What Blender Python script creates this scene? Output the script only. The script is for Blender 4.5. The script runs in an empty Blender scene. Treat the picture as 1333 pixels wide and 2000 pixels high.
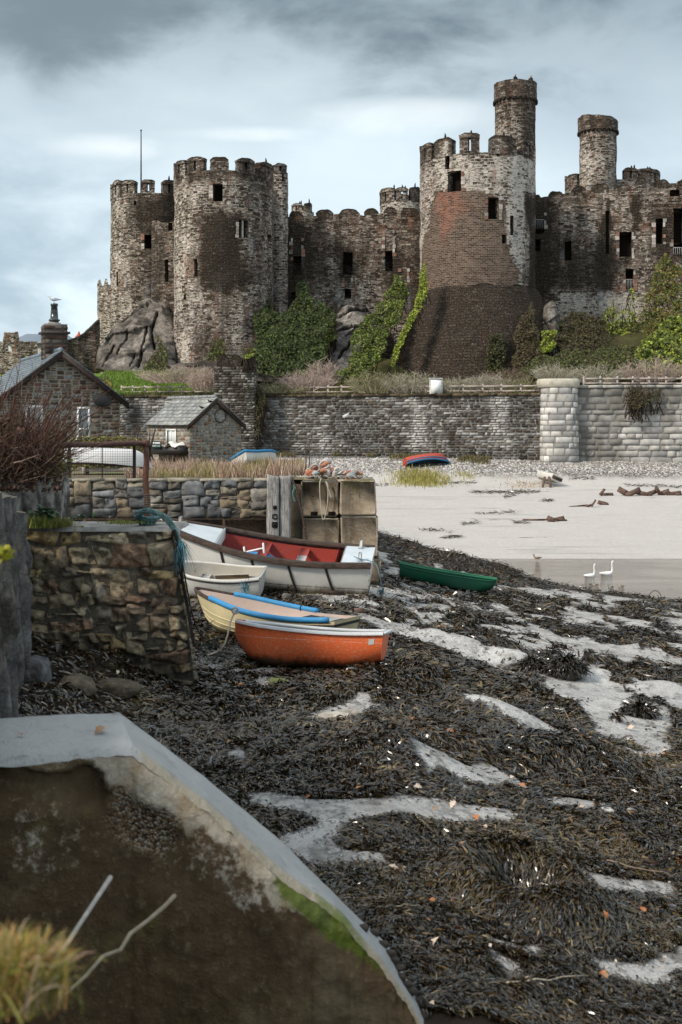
import bpy, math, random
import numpy as np
from mathutils import Vector, Matrix, Euler
R_ = math.radians
C = bpy.context.scene.collection
F_PX, CX, HY = 2400.0, 666.5, 830.0          # focal length, centre column and horizon row of the picture
rnd = random.Random(7)

def at(px, py, D):                            # a point at depth D metres
    return Vector(((px-CX)/F_PX*D, D, -(py-HY)/F_PX*D))
def ax(px, D): return (px-CX)/F_PX*D
def az(py, D): return -(py-HY)/F_PX*D

# ---------------------------------------------------------------- noise
def _h(ix, iy, iz, s):
    n = (ix*374761393 + iy*668265263 + iz*2147483647 + s*974634157) & 0xffffffff
    n = ((n ^ (n >> 13))*1274126177) & 0xffffffff
    n = ((n ^ (n >> 16))*2246822519) & 0xffffffff
    return ((n ^ (n >> 15)) & 0xffffff)/float(0xffffff)
def vnoise(x, y, z=None, s=0):
    x = np.asarray(x, float); y = np.asarray(y, float)
    z = np.zeros_like(x) if z is None else np.asarray(z, float)
    fx, fy, fz = np.floor(x), np.floor(y), np.floor(z)
    ix, iy, iz = fx.astype(np.int64), fy.astype(np.int64), fz.astype(np.int64)
    tx, ty, tz = x-fx, y-fy, z-fz
    tx = tx*tx*(3-2*tx); ty = ty*ty*(3-2*ty); tz = tz*tz*(3-2*tz)
    def l(a, b, t): return a+(b-a)*t
    c = [_h(ix+i, iy+j, iz+k, s) for k in (0,1) for j in (0,1) for i in (0,1)]
    return l(l(l(c[0],c[1],tx), l(c[2],c[3],tx), ty), l(l(c[4],c[5],tx), l(c[6],c[7],tx), ty), tz)
def fbm(x, y, z=None, o=4, s=0, g=.5):
    t, a, n = 0, 1, 0
    for k in range(o):
        f = 2.03**k
        t = t+a*vnoise(np.asarray(x)*f+k*17.3, np.asarray(y)*f-k*9.1, None if z is None else np.asarray(z)*f+k*5.7, s+k)
        n += a; a *= g
    return t/n
def sst(a, b, x):
    t = np.clip((np.asarray(x)-a)/(b-a), 0, 1); return t*t*(3-2*t)

# ---------------------------------------------------------------- objects
def tag(o, label=None, cat=None, group=None, kind=None):
    if label: o['label'] = label
    if cat: o['category'] = cat
    if group: o['group'] = group
    if kind: o['kind'] = kind
    return o
def thing(name, label, cat, loc=(0,0,0), rot=(0,0,0), group=None):
    o = bpy.data.objects.new(name, None); C.objects.link(o)
    o.location = loc; o.rotation_euler = rot; o.empty_display_size = .2
    return tag(o, label, cat, group)
def root_loc(o):
    while o.parent is not None: o = o.parent
    return np.array(o.location)

class MB:
    """collects geometry and links it as ONE mesh object"""
    def __init__(s): s.V=[]; s.F=[]; s.M=[]; s.U=[]; s.K=[]; s.n=0
    def add(s, V, F, mat=0, uv=None, col=None):
        V = np.asarray(V, float).reshape(-1,3); k = len(V)
        s.V.append(V)
        s.U.append(np.zeros((k,2)) if uv is None else np.asarray(uv,float).reshape(-1,2))
        if col is None: col = (1,1,1)
        col = np.asarray(col, float)
        s.K.append(np.tile(col,(k,1)) if col.ndim==1 else col)
        if isinstance(F, np.ndarray): s.F.append(F+s.n); s.M.append(np.full(len(F), mat))
        else:
            by = {}
            for f in F: by.setdefault(len(f), []).append(f)
            for q in by.values():
                s.F.append(np.asarray(q, np.int64)+s.n); s.M.append(np.full(len(q), mat))
        s.n += k
        return s
    def box(s, c, d, rz=0, mat=0, col=None, jit=0, rot=None, bev=0):
        x,y,z = d[0]/2, d[1]/2, d[2]/2
        if bev > 0:
            b = min(bev, x*.9, y*.9, z*.9); V=[]
            for sx in (-1,1):
                for sy in (-1,1):
                    for sz in (-1,1):
                        V += [(sx*(x-b),sy*(y-b),sz*z),(sx*(x-b),sy*y,sz*(z-b)),(sx*x,sy*(y-b),sz*(z-b))]
            def i(a,b_,c_,k): return ((a>0)*4+(b_>0)*2+(c_>0))*3+k
            Fc=[]
            for q in (-1,1):
                Fc += [[i(-1,-1,q,0),i(1,-1,q,0),i(1,1,q,0),i(-1,1,q,0)][::q],
                       [i(-1,q,-1,1),i(-1,q,1,1),i(1,q,1,1),i(1,q,-1,1)][::q],
                       [i(q,-1,-1,2),i(q,1,-1,2),i(q,1,1,2),i(q,-1,1,2)][::q]]
                for p in (-1,1):
                    Fc += [[i(-1,q,p,0),i(1,q,p,0),i(1,q,p,1),i(-1,q,p,1)],[i(q,-1,p,0),i(q,1,p,0),i(q,1,p,2),i(q,-1,p,2)],
                           [i(q,p,-1,1),i(q,p,1,1),i(q,p,1,2),i(q,p,-1,2)]]
                    for r in (-1,1): Fc.append([i(q,p,r,0),i(q,p,r,1),i(q,p,r,2)])
            V = np.array(V)
        else:
            V = np.array([(-x,-y,-z),(x,-y,-z),(x,y,-z),(-x,y,-z),(-x,-y,z),(x,-y,z),(x,y,z),(-x,y,z)])
            Fc = [(0,3,2,1),(4,5,6,7),(0,1,5,4),(1,2,6,5),(2,3,7,6),(3,0,4,7)]
        if jit: V = V+np.array([[rnd.uniform(-jit,jit) for _ in range(3)] for _ in V])
        m = (rot if rot is not None else Euler((0,0,rz))).to_matrix()
        V = V@np.array(m).T + np.array(c)
        return s.add(V, Fc, mat, col=col)
    def tube(s, P, r, n=8, mat=0, col=None, cap=True):
        P = [Vector(p) for p in P]; k = len(P)
        rs = r if hasattr(r,'__len__') else [r]*k
        V=[]; F=[]; prev=None
        for i,p in enumerate(P):
            t = (P[min(i+1,k-1)]-P[max(i-1,0)]); t = t.normalized() if t.length>1e-9 else Vector((0,0,1))
            if prev is None:
                a = t.cross(Vector((0,0,1)) if abs(t.z)<.9 else Vector((1,0,0))).normalized()
            else:
                a = prev-t*prev.dot(t); a = a.normalized() if a.length>1e-6 else t.orthogonal().normalized()
            prev=a; b=t.cross(a)
            for j in range(n):
                q=2*math.pi*j/n; V.append(p+(a*math.cos(q)+b*math.sin(q))*rs[i])
        for i in range(k-1):
            for j in range(n): F.append((i*n+j, i*n+(j+1)%n, (i+1)*n+(j+1)%n, (i+1)*n+j))
        if cap: F.append(tuple(range(n))[::-1]); F.append(tuple(range((k-1)*n, k*n)))
        return s.add([tuple(v) for v in V], F, mat, col=col)
    def lathe(s, c, prof, n=24, mat=0, col=None, sx=1, sy=1, cap=True):
        V=[]; F=[]
        for (r,z) in prof:
            for j in range(n):
                q=2*math.pi*j/n; V.append((c[0]+r*math.cos(q)*sx, c[1]+r*math.sin(q)*sy, c[2]+z))
        for i in range(len(prof)-1):
            for j in range(n): F.append((i*n+j, i*n+(j+1)%n, (i+1)*n+(j+1)%n, (i+1)*n+j))
        if cap: F.append(tuple(range(n))[::-1]); F.append(tuple(range((len(prof)-1)*n, len(prof)*n)))
        return s.add(V, F, mat, col=col)
    def grid(s, G, mat=0, uv=None, col=None, skip=None, flip=False):
        G = np.asarray(G, float); a,b = G.shape[:2]
        I = np.arange(a*b).reshape(a,b)
        F = np.stack([I[:-1,:-1],I[:-1,1:],I[1:,1:],I[1:,:-1]],-1)
        if flip: F = F[...,::-1]
        if skip is not None: F = F[~skip]
        return s.add(G.reshape(-1,3), F.reshape(-1,4), mat, None if uv is None else np.asarray(uv).reshape(-1,2),
                     None if col is None else (col if np.ndim(col)==1 else np.asarray(col).reshape(-1,3)))
    def poly(s, pts, ext, mat=0, col=None):      # prism: polygon pushed along ext
        n=len(pts); e=np.array(ext,float); P=np.array(pts,float)
        V=np.concatenate([P,P+e]); F=[tuple(range(n))[::-1], tuple(range(n,2*n))]+[(i,(i+1)%n,n+(i+1)%n,n+i) for i in range(n)]
        return s.add(V,F,mat,col=col)
    def build(s, name, mats, parent=None, loc=None, smooth=False, local=False):
        me = bpy.data.meshes.new(name)
        V=np.concatenate(s.V); base=np.zeros(3)
        if not local: base = root_loc(parent) if parent is not None else (np.array(loc,float) if loc is not None else np.zeros(3))
        V=V-base
        me.vertices.add(len(V)); me.vertices.foreach_set('co', V.astype(np.float32).ravel())
        idx=np.concatenate([f.ravel() for f in s.F]).astype(np.int32)
        cnt=np.concatenate([np.full(len(f), f.shape[1]) for f in s.F]).astype(np.int32)
        st=np.concatenate([[0],np.cumsum(cnt)[:-1]]).astype(np.int32)
        me.loops.add(len(idx)); me.loops.foreach_set('vertex_index', idx)
        me.polygons.add(len(cnt)); me.polygons.foreach_set('loop_start', st)
        me.polygons.foreach_set('material_index', np.concatenate(s.M).astype(np.int32))
        if smooth: me.polygons.foreach_set('use_smooth', np.ones(len(cnt),bool))
        U=np.concatenate(s.U)
        if np.any(U):
            uv=me.uv_layers.new(name='UVMap'); uv.data.foreach_set('uv', U[idx].astype(np.float32).ravel())
        K=np.concatenate(s.K); K4=np.ones((len(K),4),np.float32); K4[:,:3]=K
        ca=me.color_attributes.new('Col','FLOAT_COLOR','POINT'); ca.data.foreach_set('color', K4.ravel())
        me.update(calc_edges=True); me.validate()
        o=bpy.data.objects.new(name, me); C.objects.link(o)
        for m in (mats if isinstance(mats,(list,tuple)) else [mats]): me.materials.append(m)
        if parent is not None: o.parent=parent
        elif loc is not None: o.location=loc
        return o

# ---------------------------------------------------------------- scattered small faces
def unit(a): return a/np.maximum(np.linalg.norm(a,axis=-1,keepdims=True),1e-9)
def blades(mb, P, Dv, Ln, Wd, lift, col, rg, seg=3, mat=0, face=None):
    """ribbons: base points P, directions Dv, lengths, widths; lift bends them up then over"""
    N=len(P); Dv=unit(Dv)
    up=np.tile(np.array([0,0,1.]),(N,1)) if face is None else face
    S=unit(np.cross(Dv, up+rg.normal(0,.45,(N,3))))
    rows=[]
    for k in range(seg+1):
        t=k/seg
        c=P+Dv*(Ln*t)[:,None]+up*(lift*np.sin(t*math.pi*.85)*Ln)[:,None]
        w=(Wd*(1-t**2.2*.85)*.5)[:,None]
        rows.append(np.stack([c-S*w,c+S*w],1))
    V=np.stack(rows,1).reshape(-1,3)
    b=(np.arange(N)*(seg+1)*2)[:,None]
    F=np.concatenate([np.stack([b+2*k,b+2*k+1,b+2*k+3,b+2*k+2],-1) for k in range(seg)],1).reshape(-1,4)
    mb.add(V,F,mat,col=np.repeat(col,(seg+1)*2,axis=0))
def leaves(mb, P, size, col, rg, nrm=None, flat=.5, mat=0):
    N=len(P)
    n=rg.normal(0,1,(N,3))
    if nrm is not None: n=n*flat+nrm
    n=unit(n); a=unit(np.cross(n, rg.normal(0,1,(N,3)))); b=np.cross(n,a)
    sz=(size*rg.uniform(.6,1.35,N))[:,None]
    V=np.stack([P-a*sz*.6, P-b*sz*.42+n*sz*.08, P+a*sz*.6-n*sz*.1, P+b*sz*.42+n*sz*.08],1).reshape(-1,3)
    i=(np.arange(N)*4)[:,None]+np.arange(4)[None]
    mb.add(V,i,mat,col=np.repeat(col,4,axis=0))
def pal(rg, n, cols, jit=.25):
    c=np.array(cols,float)[rg.integers(0,len(cols),n)]
    return np.clip(c*rg.uniform(1-jit,1+jit,(n,1))*rg.uniform(.94,1.06,(n,3)),0,1)
def inpoly(x,y,poly):
    x=np.asarray(x,float); y=np.asarray(y,float); r=np.zeros(x.shape,bool); n=len(poly)
    for i in range(n):
        x1,y1=poly[i]; x2,y2=poly[(i+1)%n]
        if y1==y2: continue
        c=((y1>y)!=(y2>y)) & (x < (x2-x1)*(y-y1)/(y2-y1)+x1); r^=c
    return r
def segdist(x,y,pts):
    d=np.full(np.shape(x),1e9)
    for (x1,y1),(x2,y2) in zip(pts[:-1],pts[1:]):
        dx,dy=x2-x1,y2-y1; t=np.clip(((x-x1)*dx+(y-y1)*dy)/(dx*dx+dy*dy+1e-12),0,1)
        d=np.minimum(d,np.hypot(x-x1-t*dx,y-y1-t*dy))
    return d
def rg_(s): return np.random.default_rng(s)

# ---------------------------------------------------------------- stonework as geometry
def split_rects(W,H,rng,mw,mh,lo=.35):
    out=[]
    def rec(x,y,w,h):
        tw=rng.uniform(mw*.7,mw*1.5); th=rng.uniform(mh*.75,mh*1.35)
        if w<=tw and h<=th: out.append((x,y,w,h)); return
        if h/mh > w/mw and h>th or w<=tw:
            c=h*rng.uniform(lo,1-lo); rec(x,y,w,c); rec(x,y+c,w,h-c)
        else:
            c=w*rng.uniform(lo,1-lo); rec(x,y,c,h); rec(x+c,y,w-c,h)
    rec(0,0,W,H); return out
def courses(W,H,rng,mw,mh):
    out=[]; y=0
    while y<H-1e-6:
        h=min(rng.uniform(mh*.7,mh*1.3),H-y)
        if H-y-h<mh*.4: h=H-y
        x=0
        while x<W-1e-6:
            w=min(rng.uniform(mw*.5,mw*1.6),W-x)
            if W-x-w<mw*.3: w=W-x
            out.append((x,y,w,h)); x+=w
        y+=h
    return out
def stones(mb, P, rects, cols, seed, gap=.03, bulge=.05, n=4, m=4, rough=.015, jit=.02, keep=None, tint=None, mat=0, rnd=.2, deep=.03):
    """P(u,v,d)->xyz arrays, d outwards. Each stone is a cushion with its own colour"""
    rg=rg_(seed)
    for (x,y,w,h) in rects:
        if keep is not None and not keep(x+w/2,y+h/2): continue
        g=gap*.5*rg.uniform(.6,1.5); x0,x1,y0,y1=x+g,x+w-g,y+g,y+h-g
        if x1-x0<.01 or y1-y0<.01: continue
        cj=rg.normal(0,jit,(2,2,2)); u=np.linspace(0,1,n+2); v=np.linspace(0,1,m+2)
        e=.12; u=np.concatenate([[0],np.linspace(e,1-e,n),[1]]) if n>1 else np.array([0,.12,.88,1]); v=np.concatenate([[0],np.linspace(e,1-e,m),[1]]) if m>1 else np.array([0,.14,.86,1])
        Uu,Vv=np.meshgrid(u,v,indexing='ij')
        ex=((1-Uu)*(1-Vv))[...,None]*cj[0,0]+(Uu*(1-Vv))[...,None]*cj[1,0]+((1-Uu)*Vv)[...,None]*cj[0,1]+(Uu*Vv)[...,None]*cj[1,1]
        X=x0+(x1-x0)*Uu+ex[...,0]; Y=y0+(y1-y0)*Vv+ex[...,1]
        # round the corners a little
        cu,cv=2*Uu-1,2*Vv-1; rr=np.clip(np.abs(cu)*np.abs(cv)-.62,0,1)*rnd
        X=X-(cu*rr)*(x1-x0)*.5; Y=Y-(cv*rr)*(y1-y0)*.5
        edge=np.minimum(np.minimum(Uu,1-Uu)*(n+1),np.minimum(Vv,1-Vv)*(m+1))
        tilt=rg.normal(0,.25,2)
        dd=np.where(edge<.01,-deep,.4*bulge+.6*bulge*rg.uniform(.35,1.25)*(1+cu*tilt[0]+cv*tilt[1])+ (fbm(X*9,Y*9,None,3,seed%97)-.5)*rough*2.4+bulge*.25*(1-np.maximum(abs(cu),abs(cv))))
        c=np.array(cols[rg.integers(0,len(cols))])*rg.uniform(.72,1.28)
        cc=np.tile(c,(Uu.size,1))*(.8+.4*fbm(X*5,Y*5,None,3,seed%89+3)).reshape(-1,1)
        if tint is not None: cc=tint(X.ravel(),Y.ravel(),cc)
        mb.grid(P(X,Y,dd),mat,uv=np.stack([X,Y],-1),col=np.clip(cc,0,1))
def plane_P(o,u,nrm,up=(0,0,1)):
    o,u,nrm,up=[np.array(a,float) for a in (o,u,nrm,up)]
    def P(U,V,D): return o+np.asarray(U)[...,None]*u+np.asarray(V)[...,None]*up+np.asarray(D)[...,None]*nrm
    return P
def rock(mb, c, size, seed, sub=14, rough=.25, col=(.2,.19,.18), mat=0, facet=0, cvar=.3, rot=None):
    """a boulder: a rounded cube pushed about by noise"""
    c=np.array(c,float); size=np.array(size,float)
    t=np.linspace(-1,1,sub)
    A,B=np.meshgrid(t,t,indexing='ij'); one=np.ones_like(A)
    for k,(a,b,d) in enumerate([(A,B,one),(B,A,-one)]):
        for ax_ in range(3):
            Q=[None]*3; Q[ax_]=d; Q[(ax_+1)%3]=a; Q[(ax_+2)%3]=b
            Q=np.stack(Q,-1); Q=Q/np.linalg.norm(Q,axis=-1,keepdims=True)**.75
            n1=fbm(Q[...,0]*1.3+seed,Q[...,1]*1.3,Q[...,2]*1.3,4,seed)-.5
            if facet:
                q=np.abs(vnoise(Q[...,0]*1.1+seed*3.1,Q[...,1]*1.1,Q[...,2]*1.1,seed+5)-.5)
                n1=n1-facet*q
            Qd=Q*(1+rough*2*n1)[...,None]
            V=Qd*size*.5
            if rot is not None: V=V@np.array(Euler(rot).to_matrix()).T
            V=V+c
            cc=np.array(col)*(1-cvar+2*cvar*fbm(V[...,0]*3,V[...,1]*3,V[...,2]*3,3,seed+11))[...,None]
            mb.grid(V,mat,col=np.clip(cc,0,1))
# ================================================================ materials
class NT:
    def __init__(s, name):
        s.m=bpy.data.materials.new(name); s.m.use_nodes=True; s.t=s.m.node_tree; s.t.nodes.clear()
        s.out=s.t.nodes.new('ShaderNodeOutputMaterial'); s.b=s.n('ShaderNodeBsdfPrincipled'); s.t.links.new(s.b.outputs[0], s.out.inputs[0])
    def n(s, typ, **kw):
        x=s.t.nodes.new(typ)
        for k,v in kw.items(): setattr(x,k,v)
        return x
    def put(s, sock, v):
        if hasattr(v,'is_linked') or hasattr(v,'links'): s.t.links.new(v, sock)
        elif isinstance(v,(tuple,list)) and len(v)==3 and len(sock.default_value)==4: sock.default_value=(*v,1)
        else: sock.default_value=v
    def obj(s): return s.n('ShaderNodeTexCoord').outputs['Object']
    def uv(s): return s.n('ShaderNodeTexCoord').outputs['UV']
    def geo(s): return s.n('ShaderNodeNewGeometry')
    def col(s):
        a=s.n('ShaderNodeVertexColor'); a.layer_name='Col'; return a.outputs['Color']
    def sep(s,v):
        x=s.n('ShaderNodeSeparateXYZ'); s.put(x.inputs[0],v); return x.outputs
    def sepc(s,v):
        x=s.n('ShaderNodeSeparateColor'); s.put(x.inputs[0],v); return x.outputs
    def map(s, v, scale=(1,1,1), loc=(0,0,0), rot=(0,0,0)):
        x=s.n('ShaderNodeMapping'); s.put(x.inputs[0],v); x.inputs['Scale'].default_value=scale; x.inputs['Location'].default_value=loc; x.inputs['Rotation'].default_value=rot
        return x.outputs[0]
    def noise(s, v, scale=1, detail=4, rough=.55, dist=0, c=False):
        x=s.n('ShaderNodeTexNoise'); s.put(x.inputs['Vector'],v); x.inputs['Scale'].default_value=scale
        x.inputs['Detail'].default_value=detail; x.inputs['Roughness'].default_value=rough; x.inputs['Distortion'].default_value=dist
        return x.outputs['Color' if c else 'Fac']
    def vor(s, v, scale=1, feature='F1', out='Distance', rand=1):
        x=s.n('ShaderNodeTexVoronoi', feature=feature); s.put(x.inputs['Vector'],v); x.inputs['Scale'].default_value=scale; x.inputs['Randomness'].default_value=rand
        return x.outputs[out]
    def math(s, op, a, b=0.0, clamp=False):
        x=s.n('ShaderNodeMath', operation=op, use_clamp=clamp); s.put(x.inputs[0],a); s.put(x.inputs[1],b); return x.outputs[0]
    def vmath(s, op, a, b):
        x=s.n('ShaderNodeVectorMath', operation=op); s.put(x.inputs[0],a); s.put(x.inputs[1],b); return x.outputs[0]
    def ss(s, v, a, b, lo=0., hi=1.):
        x=s.n('ShaderNodeMapRange', interpolation_type='SMOOTHSTEP'); s.put(x.inputs['Value'],v)
        for k,q in (('From Min',a),('From Max',b),('To Min',lo),('To Max',hi)): x.inputs[k].default_value=q
        return x.outputs[0]
    def lin(s, v, a, b, lo=0., hi=1.):
        x=s.n('ShaderNodeMapRange'); s.put(x.inputs['Value'],v)
        for k,q in (('From Min',a),('From Max',b),('To Min',lo),('To Max',hi)): x.inputs[k].default_value=q
        return x.outputs[0]
    def ramp(s, v, stops, interp='LINEAR'):
        x=s.n('ShaderNodeValToRGB'); s.put(x.inputs[0],v); r=x.color_ramp; r.interpolation=interp
        while len(r.elements)<len(stops): r.elements.new(.5)
        for e,(p,c) in zip(r.elements,stops): e.position=p; e.color=(*c,1)
        return x.outputs[0]
    def mix(s, f, a, b, mode='MIX'):
        x=s.n('ShaderNodeMix', data_type='RGBA', blend_type=mode); s.put(x.inputs[0],f); s.put(x.inputs[6],a); s.put(x.inputs[7],b); return x.outputs[2]
    def brick(s, v, w, h, mortar=.02, c1=(0,0,0), c2=(1,1,1), cm=(0,0,0), off=.5, smooth=.2, sq=1, sqf=2):
        x=s.n('ShaderNodeTexBrick'); s.put(x.inputs['Vector'],v)
        for k,q in (('Scale',1.),('Mortar Size',mortar),('Mortar Smooth',smooth),('Bias',0.),('Brick Width',w),('Row Height',h)): x.inputs[k].default_value=q
        for k,q in (('Color1',c1),('Color2',c2),('Mortar',cm)): x.inputs[k].default_value=(*q,1)
        x.offset=off; x.squash=sq; x.squash_frequency=sqf
        return x.outputs
    def bump(s, h, dist=.02, strength=1., normal=None):
        x=s.n('ShaderNodeBump'); s.put(x.inputs['Height'],h); x.inputs['Distance'].default_value=dist; x.inputs['Strength'].default_value=strength
        if normal is not None: s.put(x.inputs['Normal'],normal)
        return x.outputs[0]
    def fin(s, base=None, rough=None, normal=None, spec=None, metal=None):
        for k,v in (('Base Color',base),('Roughness',rough),('Normal',normal),('Specular IOR Level',spec),('Metallic',metal)):
            if v is not None: s.put(s.b.inputs[k],v)
        return s.m

def m_attr(name, nscale=6, var=.5, bump=.02, rough=.85, spec=.3, bscale=20, lichen=None, dirt=None):
    """surface coloured by the piece (attribute) with fine noise"""
    t=NT(name); p=t.obj(); c=t.col()
    n=t.noise(p,nscale,6,.65); f=t.lin(n,.25,.75,1-var,1+var)
    x=t.mix(1.,c,t.mix(1.,(1,1,1),f,'MULTIPLY'),'MULTIPLY')
    if lichen:
        l=t.noise(t.vmath('ADD',p,(31.,7.,3.)),lichen[1],5,.7); x=t.mix(t.ss(l,lichen[2],lichen[2]+.08,0,lichen[3]),x,lichen[0])
    if dirt:
        l=t.noise(t.vmath('ADD',p,(3.,71.,3.)),dirt[1],4,.6); x=t.mix(t.ss(l,dirt[2],dirt[2]+.15,0,dirt[3]),x,dirt[0])
    h=t.noise(p,bscale,8,.7)
    return t.fin(x,rough,t.bump(h,bump),spec)

def m_castle(name='castle_stone', bw=.62, rh=.27, lime=1.0):
    """rubble courses with lime patches; Col.r pale bias, Col.g refaced masonry, Col.b dark bias"""
    t=NT(name); uv=t.uv(); a=t.sepc(t.col())
    nz=t.noise(uv,1.3,3,.6,c=True); d=t.vmath('MULTIPLY',t.vmath('SUBTRACT',nz,(.5,.5,.5)),(.34,.2,0.)); v=t.vmath('ADD',uv,d)
    nz2=t.noise(uv,5.,2,.6,c=True); v=t.vmath('ADD',v,t.vmath('MULTIPLY',t.vmath('SUBTRACT',nz2,(.5,.5,.5)),(.1,.1,0.)))
    br=t.brick(v,bw,rh,.035,off=.43,smooth=.4,sq=.7,sqf=3)
    g=br['Color']; mort=br['Fac']
    stone=t.ramp(g,[(0,(.036,.027,.02)),(.25,(.078,.058,.043)),(.5,(.14,.108,.083)),(.72,(.2,.172,.145)),(.88,(.155,.09,.06)),(1,(.34,.3,.25))])
    fine=t.noise(uv,7,6,.75)
    stone=t.mix(1.,stone,t.mix(1.,(1,1,1),t.lin(fine,.32,.68,.3,1.75),'MULTIPLY'),'MULTIPLY')
    # lime wash / pale pointing surviving in patches
    big=t.noise(uv,.16,3,.55); streak=t.noise(t.map(uv,(1.1,.13,1)),1.,4,.6); frag=t.noise(t.map(v,(1.1,2.6,1)),2.2,5,.7)
    frag2=t.noise(t.map(v,(1.,3.1,1)),2.6,4,.72)
    th=t.math('SUBTRACT',.74,t.math('MULTIPLY',a[0],.3*lime))
    th=t.math('ADD',th,t.math('MULTIPLY',t.math('SUBTRACT',.5,big),.35)); th=t.math('ADD',th,t.math('MULTIPLY',t.math('SUBTRACT',.5,streak),.35))
    L=t.math('SUBTRACT',t.math('ADD',frag2,t.math('MULTIPLY',t.math('SUBTRACT',g,.5),.12)),th)
    lm=t.ss(L,-.02,.09,0,.82)
    joint=t.math('MULTIPLY',mort,t.ss(L,-.2,-.02))
    lm=t.math('MAXIMUM',lm,t.math('MULTIPLY',joint,.85))
    limec=t.mix(t.noise(uv,2.5,4,.6),(.5,.44,.38),(.85,.8,.73))
    x=t.mix(lm,stone,limec)
    # grey blue weathering
    gb=t.noise(t.map(uv,(.8,.3,1),loc=(9,4,0)),.8,4,.65)
    x=t.mix(t.ss(gb,.58,.72,0,.6),x,t.mix(frag,(.1,.115,.125),(.3,.34,.37)))
    # rusty red runs
    rr=t.noise(t.map(uv,(.9,.22,1),loc=(3,14,0)),.9,4,.65)
    x=t.mix(t.ss(rr,.56,.7,0,.6),x,t.mix(frag,(.13,.045,.025),(.36,.17,.11)))
    # refaced masonry
    b2=t.brick(t.vmath('ADD',uv,t.vmath('MULTIPLY',d,(.25,.15,0.))),.44,.17,.018,off=.5)
    rf=t.ramp(b2['Color'],[(0,(.05,.036,.028)),(.4,(.1,.066,.046)),(.75,(.135,.1,.08)),(1,(.19,.13,.1))])
    redp=t.noise(t.map(uv,(.5,.16,1),loc=(21,2,0)),.55,3,.6)
    rf=t.mix(t.ss(redp,.47,.58,0,.8),rf,t.mix(b2['Color'],(.15,.05,.032),(.33,.125,.08)))
    rf=t.mix(t.ss(t.noise(t.map(uv,(.6,.2,1),loc=(2,40,0)),.7,3,.6),.6,.7,0,.55),rf,(.25,.22,.19))
    rf=t.mix(t.math('MULTIPLY',b2['Fac'],.75),rf,(.33,.27,.22))
    rf=t.mix(1.,rf,t.mix(1.,(1,1,1),t.lin(fine,.3,.7,.65,1.35),'MULTIPLY'),'MULTIPLY')
    x=t.mix(t.ss(t.math('ADD',a[1],t.math('MULTIPLY',t.math('SUBTRACT',frag,.5),.3)),.45,.55),x,rf)
    # black growth from noise, plus the darkening painted into Col.b
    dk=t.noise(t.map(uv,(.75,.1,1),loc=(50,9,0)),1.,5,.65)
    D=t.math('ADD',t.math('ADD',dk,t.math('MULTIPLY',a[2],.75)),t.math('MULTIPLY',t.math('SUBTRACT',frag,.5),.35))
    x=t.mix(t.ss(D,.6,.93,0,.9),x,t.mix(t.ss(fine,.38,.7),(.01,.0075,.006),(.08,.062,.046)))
    pt=t.noise(t.vmath('ADD',uv,(77.,3.,0.)),5.5,4,.7)
    x=t.mix(t.math('MULTIPLY',t.ss(pt,.61,.7),.55),x,(.52,.48,.43))
    h=t.math('ADD',t.math('MULTIPLY',t.math('SUBTRACT',1.,mort),.5),t.math('MULTIPLY',fine,.8)); h=t.math('ADD',h,t.math('MULTIPLY',g,.35))
    return t.fin(x,.92,t.bump(h,.13),.15)

def m_paint(name, colr, worn=(.3,.27,.22), wornamt=.62, algae=None, rough=.45, scale=5, line=None, grad=None, under=(.05,.045,.03)):
    """boat paint: chips, grime; algae=(z0,z1) stain height in the boat's own axes"""
    t=NT(name); p=t.obj(); n=t.noise(p,scale,6,.68); n2=t.noise(t.map(p,(3,3,9)),scale*2,6,.75)
    x=t.mix(t.lin(t.noise(p,1.7,4,.6),.3,.7,0,.5),colr,tuple(c*.62+.02 for c in colr))
    x=t.mix(t.ss(n2,wornamt,wornamt+.06,0,.85),x,worn)
    x=t.mix(t.ss(n,.6,.75,0,.45),x,tuple(c*.4 for c in worn))
    z=t.sep(p)[2]
    if line:
        zz=t.math('ADD',z,t.math('MULTIPLY',t.math('SUBTRACT',t.noise(p,9,4,.7),.5),.012))
        b=t.math('MULTIPLY',t.ss(zz,line[0],line[0]+.006),t.ss(zz,line[1]-.006,line[1],1,0)); b=t.math('MULTIPLY',b,t.ss(n2,.42,.5,0,.8))
        x=t.mix(b,x,line[2])
    if algae:
        zz=t.math('ADD',z,t.math('MULTIPLY',t.math('SUBTRACT',t.noise(t.map(p,(2.5,2.5,.8)),2.6,6,.7),.5),.3))
        x=t.mix(t.ss(zz,algae[0],algae[1],.96,0),x,t.mix(n,under,tuple(c*2.4 for c in under)))
    return t.fin(x,t.lin(n,.3,.7,rough-.12,rough+.25),t.bump(t.math('ADD',n2,n),.006),.4)

MT={}
MT['castle']=m_castle()
MT['rubble']=m_attr('rubble_stone',5,.55,.02,.85,.3,16,lichen=((.42,.4,.3),9,.63,.6),dirt=((.03,.022,.015),2.2,.55,.6))
MT['wetrubble']=m_attr('wet_rubble_stone',9,.8,.05,.66,.4,14,lichen=((.4,.34,.22),14,.6,.6),dirt=((.03,.021,.013),1.6,.55,.5))
MT['house']=m_attr('house_stone',6,.4,.012,.85,.25,22,dirt=((.04,.025,.018),3,.6,.5))
MT['quaywall']=m_attr('retaining_wall_stone',3,.6,.03,.9,.2,9,lichen=((.62,.6,.56),1.7,.6,.75),dirt=((.03,.022,.016),.35,.52,.6))
MT['ashlar']=m_attr('ashlar_stone',2.2,.3,.015,.85,.25,7,lichen=((.66,.65,.62),.9,.62,.5),dirt=((.1,.1,.1),1.1,.57,.75))
MT['cliff']=m_attr('cliff_rock',2.4,.8,.3,.85,.25,3.5,lichen=((.3,.29,.26),1.8,.62,.5),dirt=((.035,.028,.02),.5,.55,.7))
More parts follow.
